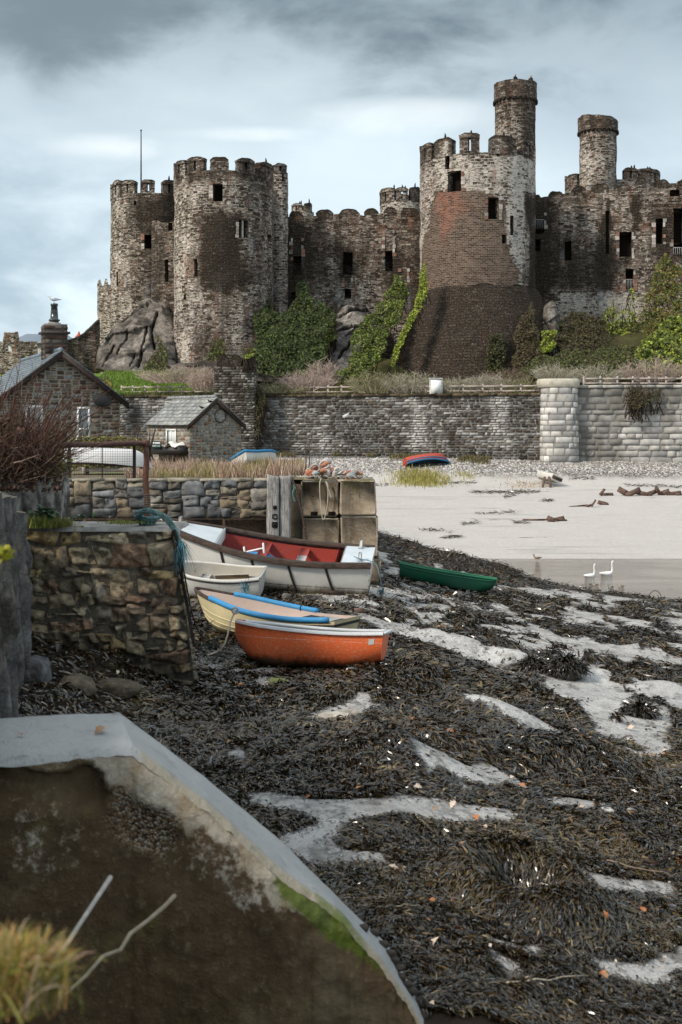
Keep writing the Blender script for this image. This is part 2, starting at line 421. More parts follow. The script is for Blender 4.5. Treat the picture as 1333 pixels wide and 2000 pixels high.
MT['slaterock']=m_attr('slate_rock',9,.8,.09,.55,.45,11,lichen=((.33,.35,.37),5,.6,.5),dirt=((.03,.022,.015),2.2,.46,.85))
MT['slate']=m_attr('roof_slate',7,.35,.004,.42,.5,30,lichen=((.32,.33,.3),9,.65,.5))
MT['leaf']=None
def m_leaf(name, rough=.6, tr=.15):
    t=NT(name); x=t.col(); t.fin(x,rough,None,.3)
    try: t.b.inputs['Subsurface Weight'].default_value=0
    except Exception: pass
    tl=t.n('ShaderNodeBsdfTranslucent'); t.put(tl.inputs[0],x); ms=t.n('ShaderNodeMixShader'); ms.inputs[0].default_value=tr
    t.t.links.new(t.b.outputs[0],ms.inputs[1]); t.t.links.new(tl.outputs[0],ms.inputs[2]); t.t.links.new(ms.outputs[0],t.out.inputs[0])
    return t.m
MT['leaf']=m_leaf('leaf_green'); MT['grass']=m_leaf('grass_blade',.7,.25)
def m_weed():
    t=NT('wet_seaweed'); t.fin(t.col(),.22,None,.6); return t.m
MT['weed']=m_weed()
MT['twig']=m_attr('twig_bark',12,.4,.003,.9,.15)
MT['rustpipe']=m_attr('rusty_iron',18,.5,.004,.75,.4,60,dirt=((.16,.06,.03),9,.52,.7))
def m_wood(name, c1, c2, sc=(30,30,2.2), rough=.85):
    t=NT(name); p=t.obj(); n=t.noise(t.map(p,sc),1.,6,.65); n2=t.noise(p,3,4,.6)
    x=t.mix(t.ss(n,.3,.7),c1,c2); x=t.mix(t.ss(n2,.5,.75,0,.6),x,tuple(c*.35 for c in c1))
    return t.fin(x,rough,t.bump(n,.006),.25)
MT['oldwood']=m_wood('weathered_timber',(.12,.11,.1),(.42,.41,.4))
MT['railwood']=m_wood('pale_fence_wood',(.3,.25,.22),(.5,.44,.4),(3,3,20))
MT['gunwood']=m_wood('dark_gunwale_wood',(.022,.014,.01),(.085,.06,.048),(3,40,40),.7)
MT['darkwood']=m_wood('dark_bargeboard',(.018,.012,.011),(.05,.034,.028),(6,6,6),.6)
MT['drift']=m_wood('driftwood',(.05,.03,.024),(.2,.13,.1),(5,20,20))
def m_conc(name, c1, c2, algae=None, stainz=None, moss=None, low=None):
    t=NT(name); p=t.obj(); n=t.noise(p,2.2,6,.65); n2=t.noise(p,14,6,.75); st=t.noise(t.map(p,(5,5,.6)),1.,5,.6)
    x=t.mix(t.ss(n,.3,.7),c1,c2); x=t.mix(t.ss(n2,.55,.75,0,.45),x,tuple(c*.4 for c in c1))
    x=t.mix(t.ss(st,.5,.75,0,.6),x,(.1,.07,.04))
    if moss: x=t.mix(t.ss(t.math('ADD',t.noise(t.map(p,(2,2,.7)),1.,5,.65),t.lin(t.sep(p)[2],moss[1],moss[2],-.25,.18)),.5,.62,0,.75),x,moss[0])
    if low: x=t.mix(t.ss(t.math('ADD',t.sep(p)[2],t.math('MULTIPLY',t.math('SUBTRACT',n,.5),.7)),low[0],low[1],.95,0),x,low[2])
    return t.fin(x,.8,t.bump(t.math('ADD',n,n2),.02),.3)
MT['pier']=m_conc('pier_concrete',(.3,.235,.17),(.52,.44,.34),moss=((.16,.14,.05),1.9,3.6),low=(.1,1.1,(.045,.033,.022)))
MT['white']=m_attr('white_paint',5,.12,.003,.5,.4,20,dirt=((.35,.34,.32),3,.62,.4))
MT['glass']=None
def m_simple(name,c,rough=.5,spec=.5,metal=0.,var=.2,sc=8,bump=.003):
    t=NT(name); p=t.obj(); n=t.noise(p,sc,5,.6)
    x=t.mix(n,tuple(q*(1-var) for q in c),tuple(min(1,q*(1+var)) for q in c)); return t.fin(x,rough,t.bump(n,bump),spec,metal)
MT['glass']=m_simple('window_glass',(.02,.025,.028),.08,.6,0,.1,2,0)
MT['curtain']=m_simple('net_curtain',(.62,.66,.68),.8,.2,0,.15,6)
MT['frame']=m_simple('white_window_frame',(.75,.77,.78),.4,.4,0,.06)
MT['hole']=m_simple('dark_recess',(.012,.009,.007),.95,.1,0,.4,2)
MT['black']=m_simple('black_iron',(.016,.015,.015),.55,.4)
MT['potblack']=m_simple('glazed_chimney_pot',(.02,.026,.028),.18,.7,0,.3,9)
MT['terracotta']=m_simple('terracotta_pot',(.42,.085,.04),.75,.3,0,.3)
MT['ropeteal']=m_attr('teal_rope',40,.5,.006,.9,.15,90)
MT['bird']=m_attr('feathers',18,.15,.003,.75,.2,50)
MT['greyroof']=m_simple('distant_slate_roof',(.16,.2,.24),.6,.3,0,.2,2)
MT['blue']=m_paint('blue_boat_cover',(.02,.2,.42),(.3,.36,.4),.68,None,.5,7)
MT['floats']=m_attr('faded_net_floats',12,.3,.004,.7,.3)
# ================================================================ terrain
BANK=[(-60,90),(-4,78),(1.0,63),(1.9,57),(4.2,52.5),(5.6,50),(7.0,48.2),(9.2,45.2),(12,42.7),(16,40.5),(24,37),(40,33)]
def bank_sd(x,y):                                # >0 on the near side of the bank edge
    d=segdist(x,y,BANK); bx=np.array([b[0] for b in BANK]); by=np.array([b[1] for b in BANK])
    return np.where(np.asarray(y)<np.interp(x,bx,by),d,-d)
def near_z(x,y): return -3.4-.03*y-1.5*(1-np.exp(-np.maximum(0,x-.5)/5.))
def far_z(x,y):
    z=np.where(y>57,-6.2+(y-57)*.051,-6.2-(57-y)*.045)
    z=z+.75*sst(90,96.5,y)+.55*sst(95,101,y)
    return z-.5*sst(-6,-20,x)*0
def H0(x,y):
    x=np.asarray(x,float); y=np.asarray(y,float)
    sd=bank_sd(x,y)+ (fbm(x*.5,y*.5,None,3,4)-.5)*1.6
    s=sst(-.5,.9,sd); z=far_z(x,y)+(near_z(x,y)-far_z(x,y))*s
    z=z+.55*np.exp(-((sd-.9)/1.0)**2)*sst(45,48,y)*sst(8.2,6,x)
    z=z-.9*sst(7.9,6.6,y)*sst(.75,-.1,x)        # hollow in front of the slipway wall
    z=z+.75*sst(-2.0,-4.3,x)*sst(19,17.6,y)*sst(9.5,13,y)   # rubble slope at the foot of the rock
    return z
def ground_at(px,py):
    D=np.linspace(4.5,112,4000); x=(px-CX)/F_PX*D; z=-(py-HY)/F_PX*D
    i=np.argmax(z<=H0(x,D)); return x[i],D[i]
SAND=[[(486,1553),(560,1552),(640,1566),(730,1560),(850,1562),(905,1574),(1010,1590),(1042,1600),(980,1608),(850,1601),(700,1604),(660,1620),(650,1640),(700,1664),(756,1688),(690,1686),(620,1690),(560,1656),(548,1636),(606,1620),(620,1606),(560,1585),(500,1570)],
 [(920,1668),(975,1650),(1030,1672),(1100,1700),(1190,1722),(1300,1730),(1333,1745),(1245,1752),(1150,1740),(1080,1708),(1000,1682)],
 [(1145,1868),(1195,1880),(1333,1858),(1333,1925),(1255,1930),(1180,1912)],
 [(1090,1333),(1150,1340),(1230,1352),(1240,1370),(1290,1395),(1280,1412),(1190,1390),(1140,1362)],
 [(1180,1425),(1290,1448),(1280,1455),(1180,1440)],[(1130,1462),(1175,1464),(1160,1472)],
 [(560,1430),(600,1410),(612,1392),(700,1372),(708,1390),(640,1422),(590,1440)],
 [(480,1340),(530,1325),(580,1338),(520,1352)],
 [(690,1200),(770,1218),(860,1246),(1000,1300),(960,1302),(850,1262),(760,1240)],
 [(880,1380),(1000,1400),(1100,1440),(1060,1436),(960,1410)],
 [(1080,1560),(1180,1570),(1160,1580),(1090,1570)],[(1060,1240),(1180,1275),(1333,1300),(1333,1290),(1200,1262)]]
SANDXY=[[ground_at(*p) for p in q] for q in SAND]
SPECK=[ground_at(*p) for p in [(500,1150),(640,1185),(745,1228),(870,1300),(1060,1345),(1333,1420),(1333,1560)]]
def patch_sd(x,y):
    r=np.full(np.shape(x),9.)
    for q in SANDXY:
        d=segdist(x,y,q+q[:1]); r=np.minimum(r,np.where(inpoly(x,y,q),-d,d))
    return r
def weed(x,y):
    """0 bare sand .. 1 thick seaweed"""
    x=np.asarray(x,float); y=np.asarray(y,float)
    jj=(fbm(x*6,y*5,None,3,18)-.5); wx=x+(fbm(x*2.6,y*2.6,None,4,8)-.5)*.45+.22*jj; wy=y+(fbm(x*2.6+9,y*2.6,None,4,9)-.5)*(.25+.03*np.clip(y-8,0,20))
    w=sst(-.1-.004*y,.12+.012*y,patch_sd(wx,wy))
    w=np.minimum(w,.25+.75*sst(.27,.36,fbm(x*.9,y*.9,None,4,71)))
    sx=np.array([p[0] for p in SPECK]); sy=np.array([p[1] for p in SPECK]); o=np.argsort(sx)
    lim=np.interp(x,sx[o],sy[o])
    far=sst(-.6,2.2,y-lim)                       # beyond: thin scraps on grey mud
    sc=.65*fbm(x*2.6+y*.4,y*1.3-x*.2,None,5,21)+.35*fbm(x*.45,y*.4,None,3,22); scr=sst(.43,.56,sc)*.95
    w=w*(1-far)+far*np.minimum(w,scr)
    sd=bank_sd(x,y); w=np.where((y>44)&(x<8.5),np.maximum(w,sst(3.2,1.6,sd)*sst(-.7,.0,sd)),w)
    w=np.maximum(w,sst(3.0,.8,sd)*sst(-.4,.2,sd)*.85*sst(30,38,y))
    return w*sst(-.9,-.2,sd)
RING=ground_at(1035,1760)
MOUNDS=[(ground_at(905,1268),1.0,.5,.28),(ground_at(960,1288),.8,.42,.24),(ground_at(1010,1302),.5,.4,.2),(ground_at(850,1250),.6,.4,.22),(ground_at(1045,1303),.6,.4,.2),(ground_at(1170,1325),.9,.5,.2),(ground_at(1270,1272),.8,.5,.2),
 (ground_at(1300,1350),.8,.5,.2),(ground_at(760,1480),1.1,.8,.32),(ground_at(560,1440),1.0,.6,.22),(ground_at(950,1400),1.1,.7,.3),(ground_at(700,1360),.9,.6,.2),(ground_at(1100,1500),.9,.6,.22),(ground_at(830,1340),.9,.6,.25),
 (ground_at(880,1470),.9,.6,.25),(ground_at(1230,1520),.8,.6,.2),(ground_at(760,1820),.5,.4,.14),(ground_at(980,1900),.6,.3,.12),(ground_at(1060,1620),.7,.3,.1)]
def bumps(x,y,w):
    b=.5*(fbm(x*.95,y*.95,None,4,31)-.47)+.1*(fbm(x*3,y*3,None,3,33)-.5)
    b=b*sst(.35,.95,w)*sst(45,24,y)*(.25+.75*sst(.0,.9,patch_sd(x,y)))
    for (c,rx,ry,h) in MOUNDS: b=b+h*np.exp(-((x-c[0])/rx)**2*1.6-((y-c[1])/ry)**2*1.6)
    r=np.hypot((x-RING[0])/.52,(y-RING[1])/.62)
    b=b+.3*np.exp(-((r-1.0)/.4)**2)-.2*np.exp(-(r/.55)**2)
    return b
def Hfull(x,y):
    w=weed(x,y); return H0(x,y)+bumps(x,y,w)+.012*(fbm(x*5,y*5,None,3,2)-.5), w

# ---- ground sheet: fine near the camera, coarser far off
ys=np.concatenate([np.linspace(-6,4.5,12)[:-1],4.5*(112/4.5)**np.linspace(0,1,560),[125,200,600,2500]])
tt=np.concatenate([-np.linspace(1,0,22)[:-1]**1.6*40-.32,np.linspace(-.32,.36,430),.36+np.linspace(0,1,22)[1:]**1.6*40])
Yg,Tg=np.meshgrid(ys,tt,indexing='ij')
Xg=Tg*np.maximum(Yg,4.5)
Zg=np.empty_like(Xg); Wg=np.empty_like(Xg)
for i in range(0,len(ys),40): Zg[i:i+40],Wg[i:i+40]=Hfull(Xg[i:i+40],Yg[i:i+40])
Zg=np.where(Yg>112,-7.5,Zg)
peb=sst(94.,97.,Yg+(fbm(Xg*.35,Yg*.35,None,3,5)-.5)*5+.08*Xg)
mbg=MB(); mbg.grid(np.stack([Xg,Yg,Zg],-1),col=np.stack([Wg,peb,sst(1.5,4,-bank_sd(Xg,Yg))],-1),flip=True)
def m_ground():
    t=NT('foreshore_mud'); p=t.n('ShaderNodeNewGeometry').outputs['Position']; a=t.sepc(t.col())
    n=t.noise(p,.55,6,.62); n2=t.noise(p,5,6,.7); n3=t.noise(t.map(p,(1,1.6,1)),26,4,.7)
    sand=t.mix(n,(.42,.4,.38),(.55,.53,.51)); sand=t.mix(t.ss(n2,.35,.7,0,.4),sand,(.33,.295,.26))
    # wet grey silt near the bank and in the patches
    near=t.mix(t.ss(n,.35,.65),(.42,.41,.4),(.58,.57,.555)); near=t.mix(t.ss(n3,.48,.66,0,.6),near,(.14,.13,.12)); near=t.mix(t.ss(t.noise(p,2.3,5,.7),.5,.64,0,.5),near,(.2,.19,.18))
    near=t.mix(t.ss(t.noise(t.map(p,(1.2,.8,1)),2.6,6,.72),.5,.62,0,.6),near,(.07,.063,.056)); x=t.mix(a[2],near,sand)
    st=t.noise(t.map(p,(.12,1.1,1)),1.1,5,.65); x=t.mix(t.ss(st,.56,.7,0,.6),x,(.2,.19,.175)); x=t.mix(t.math('MULTIPLY',t.ss(n3,.55,.7,0,.35),a[2]),x,(.2,.19,.18))
    tl=t.noise(t.map(p,(.2,.9,1),loc=(4,8,2)),.8,6,.72); x=t.mix(t.ss(tl,.66,.68,0,.85),x,(.05,.045,.035))
    pv=t.vor(p,5.5,out='Color'); pd=t.vor(p,5.5)
    pc=t.ramp(t.sepc(pv)[0],[(0,(.16,.15,.14)),(.4,(.3,.29,.28)),(.8,(.4,.39,.375)),(1,(.55,.53,.51))]); pc=t.mix(t.ss(pd,.3,.6),pc,(.06,.055,.05))
    x=t.mix(a[1],x,pc)
    mud=t.mix(n2,(.012,.009,.007),(.038,.03,.023))
    wq=t.math('ADD',a[0],t.math('MULTIPLY',t.math('SUBTRACT',n3,.5),.5))
    x=t.mix(t.ss(wq,.3,.6),x,mud)
    r=t.mix(t.ss(wq,.3,.6),t.mix(a[2],t.lin(n2,.3,.7,.14,.5),(.8,.8,.8)),(.5,.5,.5)); 
    h=t.math('ADD',t.math('MULTIPLY',n3,.4),n2); h=t.math('ADD',h,t.math('MULTIPLY',t.math('MULTIPLY',pd,a[1]),-2.5))
    return t.fin(x,t.sepc(r)[0],t.bump(h,.05),t.lin(wq,.3,.6,.35,.08))
tag(mbg.build('foreshore',m_ground(),smooth=True),kind='structure')

# ---- water in the creek
def m_water():
    t=NT('creek_water'); p=t.n('ShaderNodeNewGeometry').outputs['Position']
    w=t.noise(t.map(p,(1.2,2.6,1)),2.2,4,.6); w2=t.noise(t.map(p,(.25,.8,1)),.7,3,.5)
    x=t.mix(t.ss(w2,.4,.6),(.15,.125,.1),(.24,.21,.18))
    return t.fin(x,.06,t.bump(t.math('ADD',w,t.math('MULTIPLY',w2,.6)),.2),.6)
mw=MB(); g=np.stack(np.meshgrid(np.linspace(-6,140,30),np.linspace(20,64,12),indexing='ij')+[np.full((30,12),-6.2)],-1)
mw.grid(g); tag(mw.build('water',m_water()),kind='structure')

# ---- raised quay ground behind the old quay wall
QE=[(36.3,.8),(37.7,.8),(38.2,-.35),(42,-1.1),(50,-1.5),(60,-2.1),(75,-3.0),(90,-5.2),(103.6,-9.0)]
def quay_z(x,y): return -1.62-1.2*np.clip((y-50)/54,0,1)+.05*(fbm(np.asarray(x)*.6,np.asarray(y)*.6,None,3,6)-.5)
qy=np.linspace(36.3,104.5,90); qx=np.concatenate([np.linspace(-60,-20,8)[:-1],np.linspace(-20,0,50)])
Yq,Tq=np.meshgrid(qy,np.linspace(0,1,60),indexing='ij')
xr=np.interp(Yq,[e[0] for e in QE],[e[1] for e in QE]); Xq=-60+(xr+60)*Tq**.5
Zq=quay_z(Xq,Yq); 
Xq=np.concatenate([Xq,Xq[:,-1:]+.08,Xq[:,-1:]+.2],1); Yq=np.concatenate([Yq,Yq[:,-1:],Yq[:,-1:]],1); Zq=np.concatenate([Zq,Zq[:,-1:]-.5,Zq[:,-1:]-4.8],1)
def m_quay():
    t=NT('rough_quay_turf'); p=t.n('ShaderNodeNewGeometry').outputs['Position']; n=t.noise(p,.8,6,.65); n2=t.noise(p,9,5,.7)
    x=t.ramp(n,[(.3,(.1,.075,.05)),(.48,(.2,.16,.11)),(.6,(.13,.14,.05)),(.75,(.3,.27,.22))]); x=t.mix(t.ss(n2,.5,.7,0,.5),x,(.05,.04,.03))
    return t.fin(x,.9,t.bump(n2,.06),.2)
mq=MB(); mq.grid(np.stack([Xq,Yq,Zq],-1),flip=True); tag(mq.build('quay_ground',m_quay(),smooth=True),kind='structure')

# ---- castle bank behind the retaining wall
def hill_z(x,y):
    x=np.asarray(x,float); y=np.asarray(y,float)
    top=np.interp(x,[-40,-24,-17,-8,0,8,16,24,60],[4.6,4.7,4.9,5.6,6.6,6.6,8.6,10.2,10.5])
    s=sst(105.8,123,y); z=2.45+(top-2.45)*s
    z=np.where(x<-12,2.45+(top-2.45)*sst(105,115,y),z)
    z=np.where(y>128,z-.03*(y-128),z)
    return z+.5*(fbm(x*.35,y*.35,None,4,12)-.5)*sst(106,109,y)+.1*(fbm(x*1.6,y*1.6,None,3,13)-.5)
hy=np.concatenate([np.linspace(97.5,130,90),[140,160,200,300]]); hx=np.concatenate([[-150,-90,-60],np.linspace(-42,52,150),[70,110,170]])
Yh,Xh=np.meshgrid(hy,hx,indexing='ij')
wall_y=lambda x: np.where(np.asarray(x)<16.2,104-(np.asarray(x)+6.9)*.215,99.0)
Yh=np.where(Yh<130,wall_y(Xh)+.35+(Yh-97.5)/(130-97.5)*(130-wall_y(Xh)-.35),Yh)
Zh=hill_z(Xh,Yh)
gr=sst(-9.5,-11.5,Xh)*sst(107.5,108.5,Yh)
mh=MB(); mh.grid(np.stack([Xh,Yh,Zh],-1),flip=True,col=np.stack([gr,gr*0,gr*0],-1))
def m_hill():
    t=NT('bank_turf'); p=t.n('ShaderNodeNewGeometry').outputs['Position']; a=t.sepc(t.col()); n=t.noise(p,.5,6,.65); n2=t.noise(p,5,5,.7)
    x=t.ramp(n,[(.3,(.05,.042,.024)),(.48,(.075,.075,.028)),(.6,(.1,.1,.035)),(.78,(.17,.14,.09))]); x=t.mix(t.ss(n2,.45,.7,0,.6),x,(.03,.026,.016))
    x=t.mix(t.math('MULTIPLY',a[0],t.ss(n,.25,.5)),x,t.mix(n2,(.09,.16,.02),(.17,.26,.04)))
    return t.fin(x,.95,t.bump(n2,.15),.15)
tag(mh.build('castle_bank',m_hill(),smooth=True),kind='structure')
# ================================================================ camera, sky and light
sc=bpy.context.scene
cam_d=bpy.data.cameras.new('camera'); cam=bpy.data.objects.new('camera',cam_d); C.objects.link(cam)
cam.location=(0,0,0); cam.rotation_euler=(R_(90),0,0)
cam_d.sensor_fit='VERTICAL'; cam_d.sensor_height=36; cam_d.sensor_width=24; cam_d.lens=F_PX/2000*36
cam_d.shift_y=-(1000-HY)/2000*1.0; cam_d.shift_x=0
cam_d.clip_start=.05; cam_d.clip_end=6000
cam_d.dof.use_dof=True; cam_d.dof.focus_distance=34; cam_d.dof.aperture_fstop=3.2
sc.camera=cam
sc.view_settings.view_transform='Standard'; sc.view_settings.look='None'; sc.view_settings.exposure=0.45; sc.view_settings.gamma=1
SUN_EL,SUN_AZ=38,-125                     # azimuth measured from +Y clockwise
wd=bpy.data.worlds.new('World'); sc.world=wd; wd.use_nodes=True; wt=wd.node_tree; wt.nodes.clear()
class WT(NT):
    def __init__(s,t): s.t=t
w=WT(wt); wo=w.n('ShaderNodeOutputWorld')
sky=w.n('ShaderNodeTexSky'); sky.sky_type='NISHITA'; sky.sun_disc=False; sky.sun_elevation=R_(SUN_EL); sky.sun_rotation=R_(SUN_AZ)
b1=w.n('ShaderNodeBackground'); w.put(b1.inputs[0],sky.outputs[0]); b1.inputs[1].default_value=.08
d=w.n('ShaderNodeTexCoord').outputs['Generated']; s3=w.sep(d)
zc=w.math('MAXIMUM',s3[2],0.0)
k=w.math('DIVIDE',1.0,w.math('ADD',zc,.16))
cv=w.n('ShaderNodeCombineXYZ'); w.put(cv.inputs[0],w.math('MULTIPLY',s3[0],k)); w.put(cv.inputs[1],w.math('MULTIPLY',s3[1],k)); w.put(cv.inputs[2],.37)
cl=w.noise(w.map(d,(1,1,2.),loc=(1.35,.6,0)),3.6,6,.52,.4); cf=w.noise(w.map(d,(1,1,2.2),loc=(5.2,1.1,.3)),8.5,6,.55,.3)
el=w.ramp(zc,[(0,(.58,.67,.72)),(.1,(.58,.68,.73)),(.2,(.51,.6,.65)),(.27,(.38,.455,.5)),(.34,(.22,.28,.315)),(.6,(.45,.52,.56)),(1,(1.0,1.06,1.1))])
cm=w.math('ADD',w.math('MULTIPLY',cl,.7),w.math('MULTIPLY',cf,.3))
mul=w.ramp(cm,[(.28,(.72,.75,.78)),(.42,(.9,.915,.93)),(.52,(1,1,1)),(.63,(1.12,1.11,1.1)),(.75,(1.25,1.23,1.2))])
skyc=w.mix(1.,el,mul,'MULTIPLY')
def patch(cx,cy,rx,ry,colr,amt):
    """a cloud bank round a fixed direction of the sky"""
    global skyc
    dx,dz=(cx-CX)/F_PX,-(cy-HY)/F_PX
    u=w.math('DIVIDE',w.math('SUBTRACT',w.math('DIVIDE',s3[0],w.math('MAXIMUM',s3[1],.05)),dx),rx/F_PX)
    v=w.math('DIVIDE',w.math('SUBTRACT',w.math('DIVIDE',s3[2],w.math('MAXIMUM',s3[1],.05)),dz),ry/F_PX)
    r=w.math('ADD',w.math('MULTIPLY',u,u),w.math('MULTIPLY',v,v)); r=w.math('ADD',r,w.math('MULTIPLY',w.math('SUBTRACT',cf,.5),5.5)); r=w.math('ADD',r,w.math('MULTIPLY',w.math('SUBTRACT',cl,.5),3.5))
    f=w.math('MULTIPLY',w.ss(r,-.6,1.9,amt,0),w.ss(s3[1],.1,.3)); skyc=w.mix(f,skyc,colr)
patch(600,30,480,135,(.1,.138,.162),1.0); patch(60,40,420,120,(.155,.2,.225),.95); patch(215,285,140,26,(.84,.87,.87),.65); patch(440,262,150,16,(.78,.83,.84),.6)
patch(780,225,180,32,(.72,.77,.78),.6); patch(40,470,220,200,(.31,.4,.47),.9); patch(700,320,200,90,(.62,.72,.78),.7)
b2=w.n('ShaderNodeBackground'); w.put(b2.inputs[0],skyc); b2.inputs[1].default_value=1.1
ms=w.n('ShaderNodeMixShader'); ms.inputs[0].default_value=.93
wt.links.new(b1.outputs[0],ms.inputs[1]); wt.links.new(b2.outputs[0],ms.inputs[2]); wt.links.new(ms.outputs[0],wo.inputs[0])
sd_=bpy.data.lights.new('sun','SUN'); sd_.energy=2.8; sd_.angle=R_(10); sd_.color=(1,.89,.76)
so=bpy.data.objects.new('sun',sd_); C.objects.link(so)
a_=R_(SUN_AZ); e_=R_(SUN_EL); dirv=Vector((math.sin(a_)*math.cos(e_),math.cos(a_)*math.cos(e_),math.sin(e_)))
so.rotation_euler=dirv.to_track_quat('Z','Y').to_euler(); so.location=(0,0,40)
# ================================================================ castle
castle=thing('castle','ruined medieval stone castle with round towers and battlements on the rocky bank','castle',(0,122,3))
def pxy(V):
    V=np.asarray(V); return CX+V[...,0]/V[...,1]*F_PX, HY-V[...,2]/V[...,1]*F_PX
def pm(px,py,poly,soft):
    d=segdist(px,py,poly+poly[:1]); i=inpoly(px,py,poly); return np.where(i,.5+.5*sst(0,soft,d),.5-.5*sst(0,soft,d))
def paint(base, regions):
    """paler, darker and refaced regions of the masonry: list of (outline seen from the quay, softness, colour, weight)"""
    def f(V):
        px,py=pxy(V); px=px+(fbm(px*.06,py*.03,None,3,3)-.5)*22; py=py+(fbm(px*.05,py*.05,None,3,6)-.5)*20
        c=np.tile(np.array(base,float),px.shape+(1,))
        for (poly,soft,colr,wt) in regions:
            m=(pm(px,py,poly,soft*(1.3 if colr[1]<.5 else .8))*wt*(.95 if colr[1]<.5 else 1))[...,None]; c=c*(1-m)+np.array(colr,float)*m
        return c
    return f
def cyl_P(cx,cy,R,R0):
    def P(U,V,D):
        th=np.asarray(U)/R0; r=(R(V) if callable(R) else R)+np.asarray(D)
        return np.stack([cx+r*np.sin(th),cy-r*np.cos(th),np.broadcast_to(V,np.shape(th))+0.*th],-1)
    return P
def wall_P(x0,y0,x1,y1):
    L=math.hypot(x1-x0,y1-y0); dx,dy=(x1-x0)/L,(y1-y0)/L
    def P(U,V,D): return np.stack([x0+dx*np.asarray(U)+dy*np.asarray(D),y0+dy*np.asarray(U)-dx*np.asarray(D),np.asarray(V)+0.*np.asarray(U)],-1)
    P.L=L; return P
def find_uv(P,px,py,u0,u1,v0,v1):
    u=np.linspace(u0,u1,1500); v=az(py,120); ubest=0
    for _ in range(4):
        Q=P(u,np.full_like(u,v),np.zeros_like(u)); q=pxy(Q)[0]
        ubest=u[np.argmin(np.abs(q-px)+ (0 if True else 0))]; y=P(np.array([ubest]),np.array([v]),np.zeros(1))[0,1]; v=az(py,y)
    return ubest,v
def breaks(a,b,step,extra):
    s=list(np.arange(a,b,step))+[b]
    for e in extra: 
        if a<e<b: s.append(e)
    s=sorted(s); out=[s[0]]
    for q in s[1:]:
        if q-out[-1]>1e-4: out.append(q)
    return np.array(out)
def masonry(P,u0,u1,v0,v1,step,wins,colf,rough=.1,vstep=None,seed=0,top=None):
    """wins: (u0,u1,v0,v1) openings; returns the MB with the openings left out"""
    ub=breaks(u0,u1,step,[q for w_ in wins for q in w_[:2]]); vb=breaks(v0,v1,vstep or step,[q for w_ in wins for q in w_[2:4]])
    U,V=np.meshgrid(ub,vb,indexing='ij')
    Vz=V.copy()
    if top is not None: Vz=v0+(V-v0)*(top(U)-v0)/(v1-v0)
    D=rough*(fbm(U*.55,V*.55,None,3,seed)-.5)*1.6+rough*.9*(fbm(U*2.4,V*3.4,None,3,seed+5)-.5)
    G=P(U,Vz,D)
    um=.5*(ub[1:]+ub[:-1])[:,None]; vm=.5*(vb[1:]+vb[:-1])[None]
    sk=np.zeros((len(ub)-1,len(vb)-1),bool)  # clump shadows and sky glints are put into the blade colours
    for w_ in wins: sk|=(um>w_[0])&(um<w_[1])&(vm>w_[2])&(vm<w_[3])
    mb=MB(); mb.grid(G,uv=np.stack([U,Vz],-1),col=colf(G),skip=sk); return mb
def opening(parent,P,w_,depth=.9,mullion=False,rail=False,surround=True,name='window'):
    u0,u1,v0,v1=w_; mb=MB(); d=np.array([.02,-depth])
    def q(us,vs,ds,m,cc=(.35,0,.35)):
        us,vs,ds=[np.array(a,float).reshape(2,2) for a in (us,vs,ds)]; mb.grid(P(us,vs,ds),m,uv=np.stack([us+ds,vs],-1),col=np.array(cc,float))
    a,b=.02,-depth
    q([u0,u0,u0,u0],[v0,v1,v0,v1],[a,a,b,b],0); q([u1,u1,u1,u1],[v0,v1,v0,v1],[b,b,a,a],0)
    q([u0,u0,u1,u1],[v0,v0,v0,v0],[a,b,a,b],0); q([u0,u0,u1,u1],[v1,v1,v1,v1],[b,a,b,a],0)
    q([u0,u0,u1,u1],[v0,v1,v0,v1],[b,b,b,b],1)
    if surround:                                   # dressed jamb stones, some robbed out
        rr=random.Random(int(u0*77+v0*31)); zc=v0-.05
        while zc<v1+.05:
            h=rr.uniform(.28,.5)
            for sgn,ue in ((-1,u0),(1,u1)):
                if rr.random()<.62:
                    wd_=rr.uniform(.18,.42); uu=[ue+sgn*.0,ue+sgn*wd_] if sgn>0 else [ue-wd_,ue]
                    us=np.array([[uu[0],uu[0]],[uu[1],uu[1]]]); vs=np.array([[zc,zc+h-.03]]*2); 
                    mb.grid(P(us,vs,np.full((2,2),.09)),2,uv=np.stack([us,vs],-1),col=np.array((.27,.15,.11) if rr.random()<.3 else (.42,.38,.34))*rr.uniform(.5,1.2))
            zc+=h
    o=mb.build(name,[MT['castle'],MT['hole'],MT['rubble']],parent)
    if mullion:
        m2=MB(); um=(u0+u1)/2; us=np.array([[um-.09,um-.09],[um+.09,um+.09]]); vs=np.array([[v0,v1]]*2); m2.grid(P(us,vs,np.full((2,2),-.2)),col=(.4,.37,.33))
        for uu in (um-.09,um+.09): m2.grid(P(np.full((2,2),uu),vs,np.array([[-.2,-.2],[-.5,-.5]])),col=(.4,.37,.33))
        m2.build('mullion',MT['rubble'],parent)
    if rail:
        m3=MB(); zt=v0+min(1.1,(v1-v0)*.6)
        for t in np.linspace(0,1,6):
            p=P(np.array([u0+(u1-u0)*t]),np.array([v0]),np.array([.03]))[0]; m3.tube([p,(p[0],p[1],zt)],.022,5,col=(.4,.4,.4))
        p0=P(np.array([u0]),np.array([zt]),np.array([.03]))[0]; p1=P(np.array([u1]),np.array([zt]),np.array([.03]))[0]; m3.tube([p0,p1],.03,5,col=(.4,.4,.4))
        m3.build('railing',MT['white'],parent)
    return o
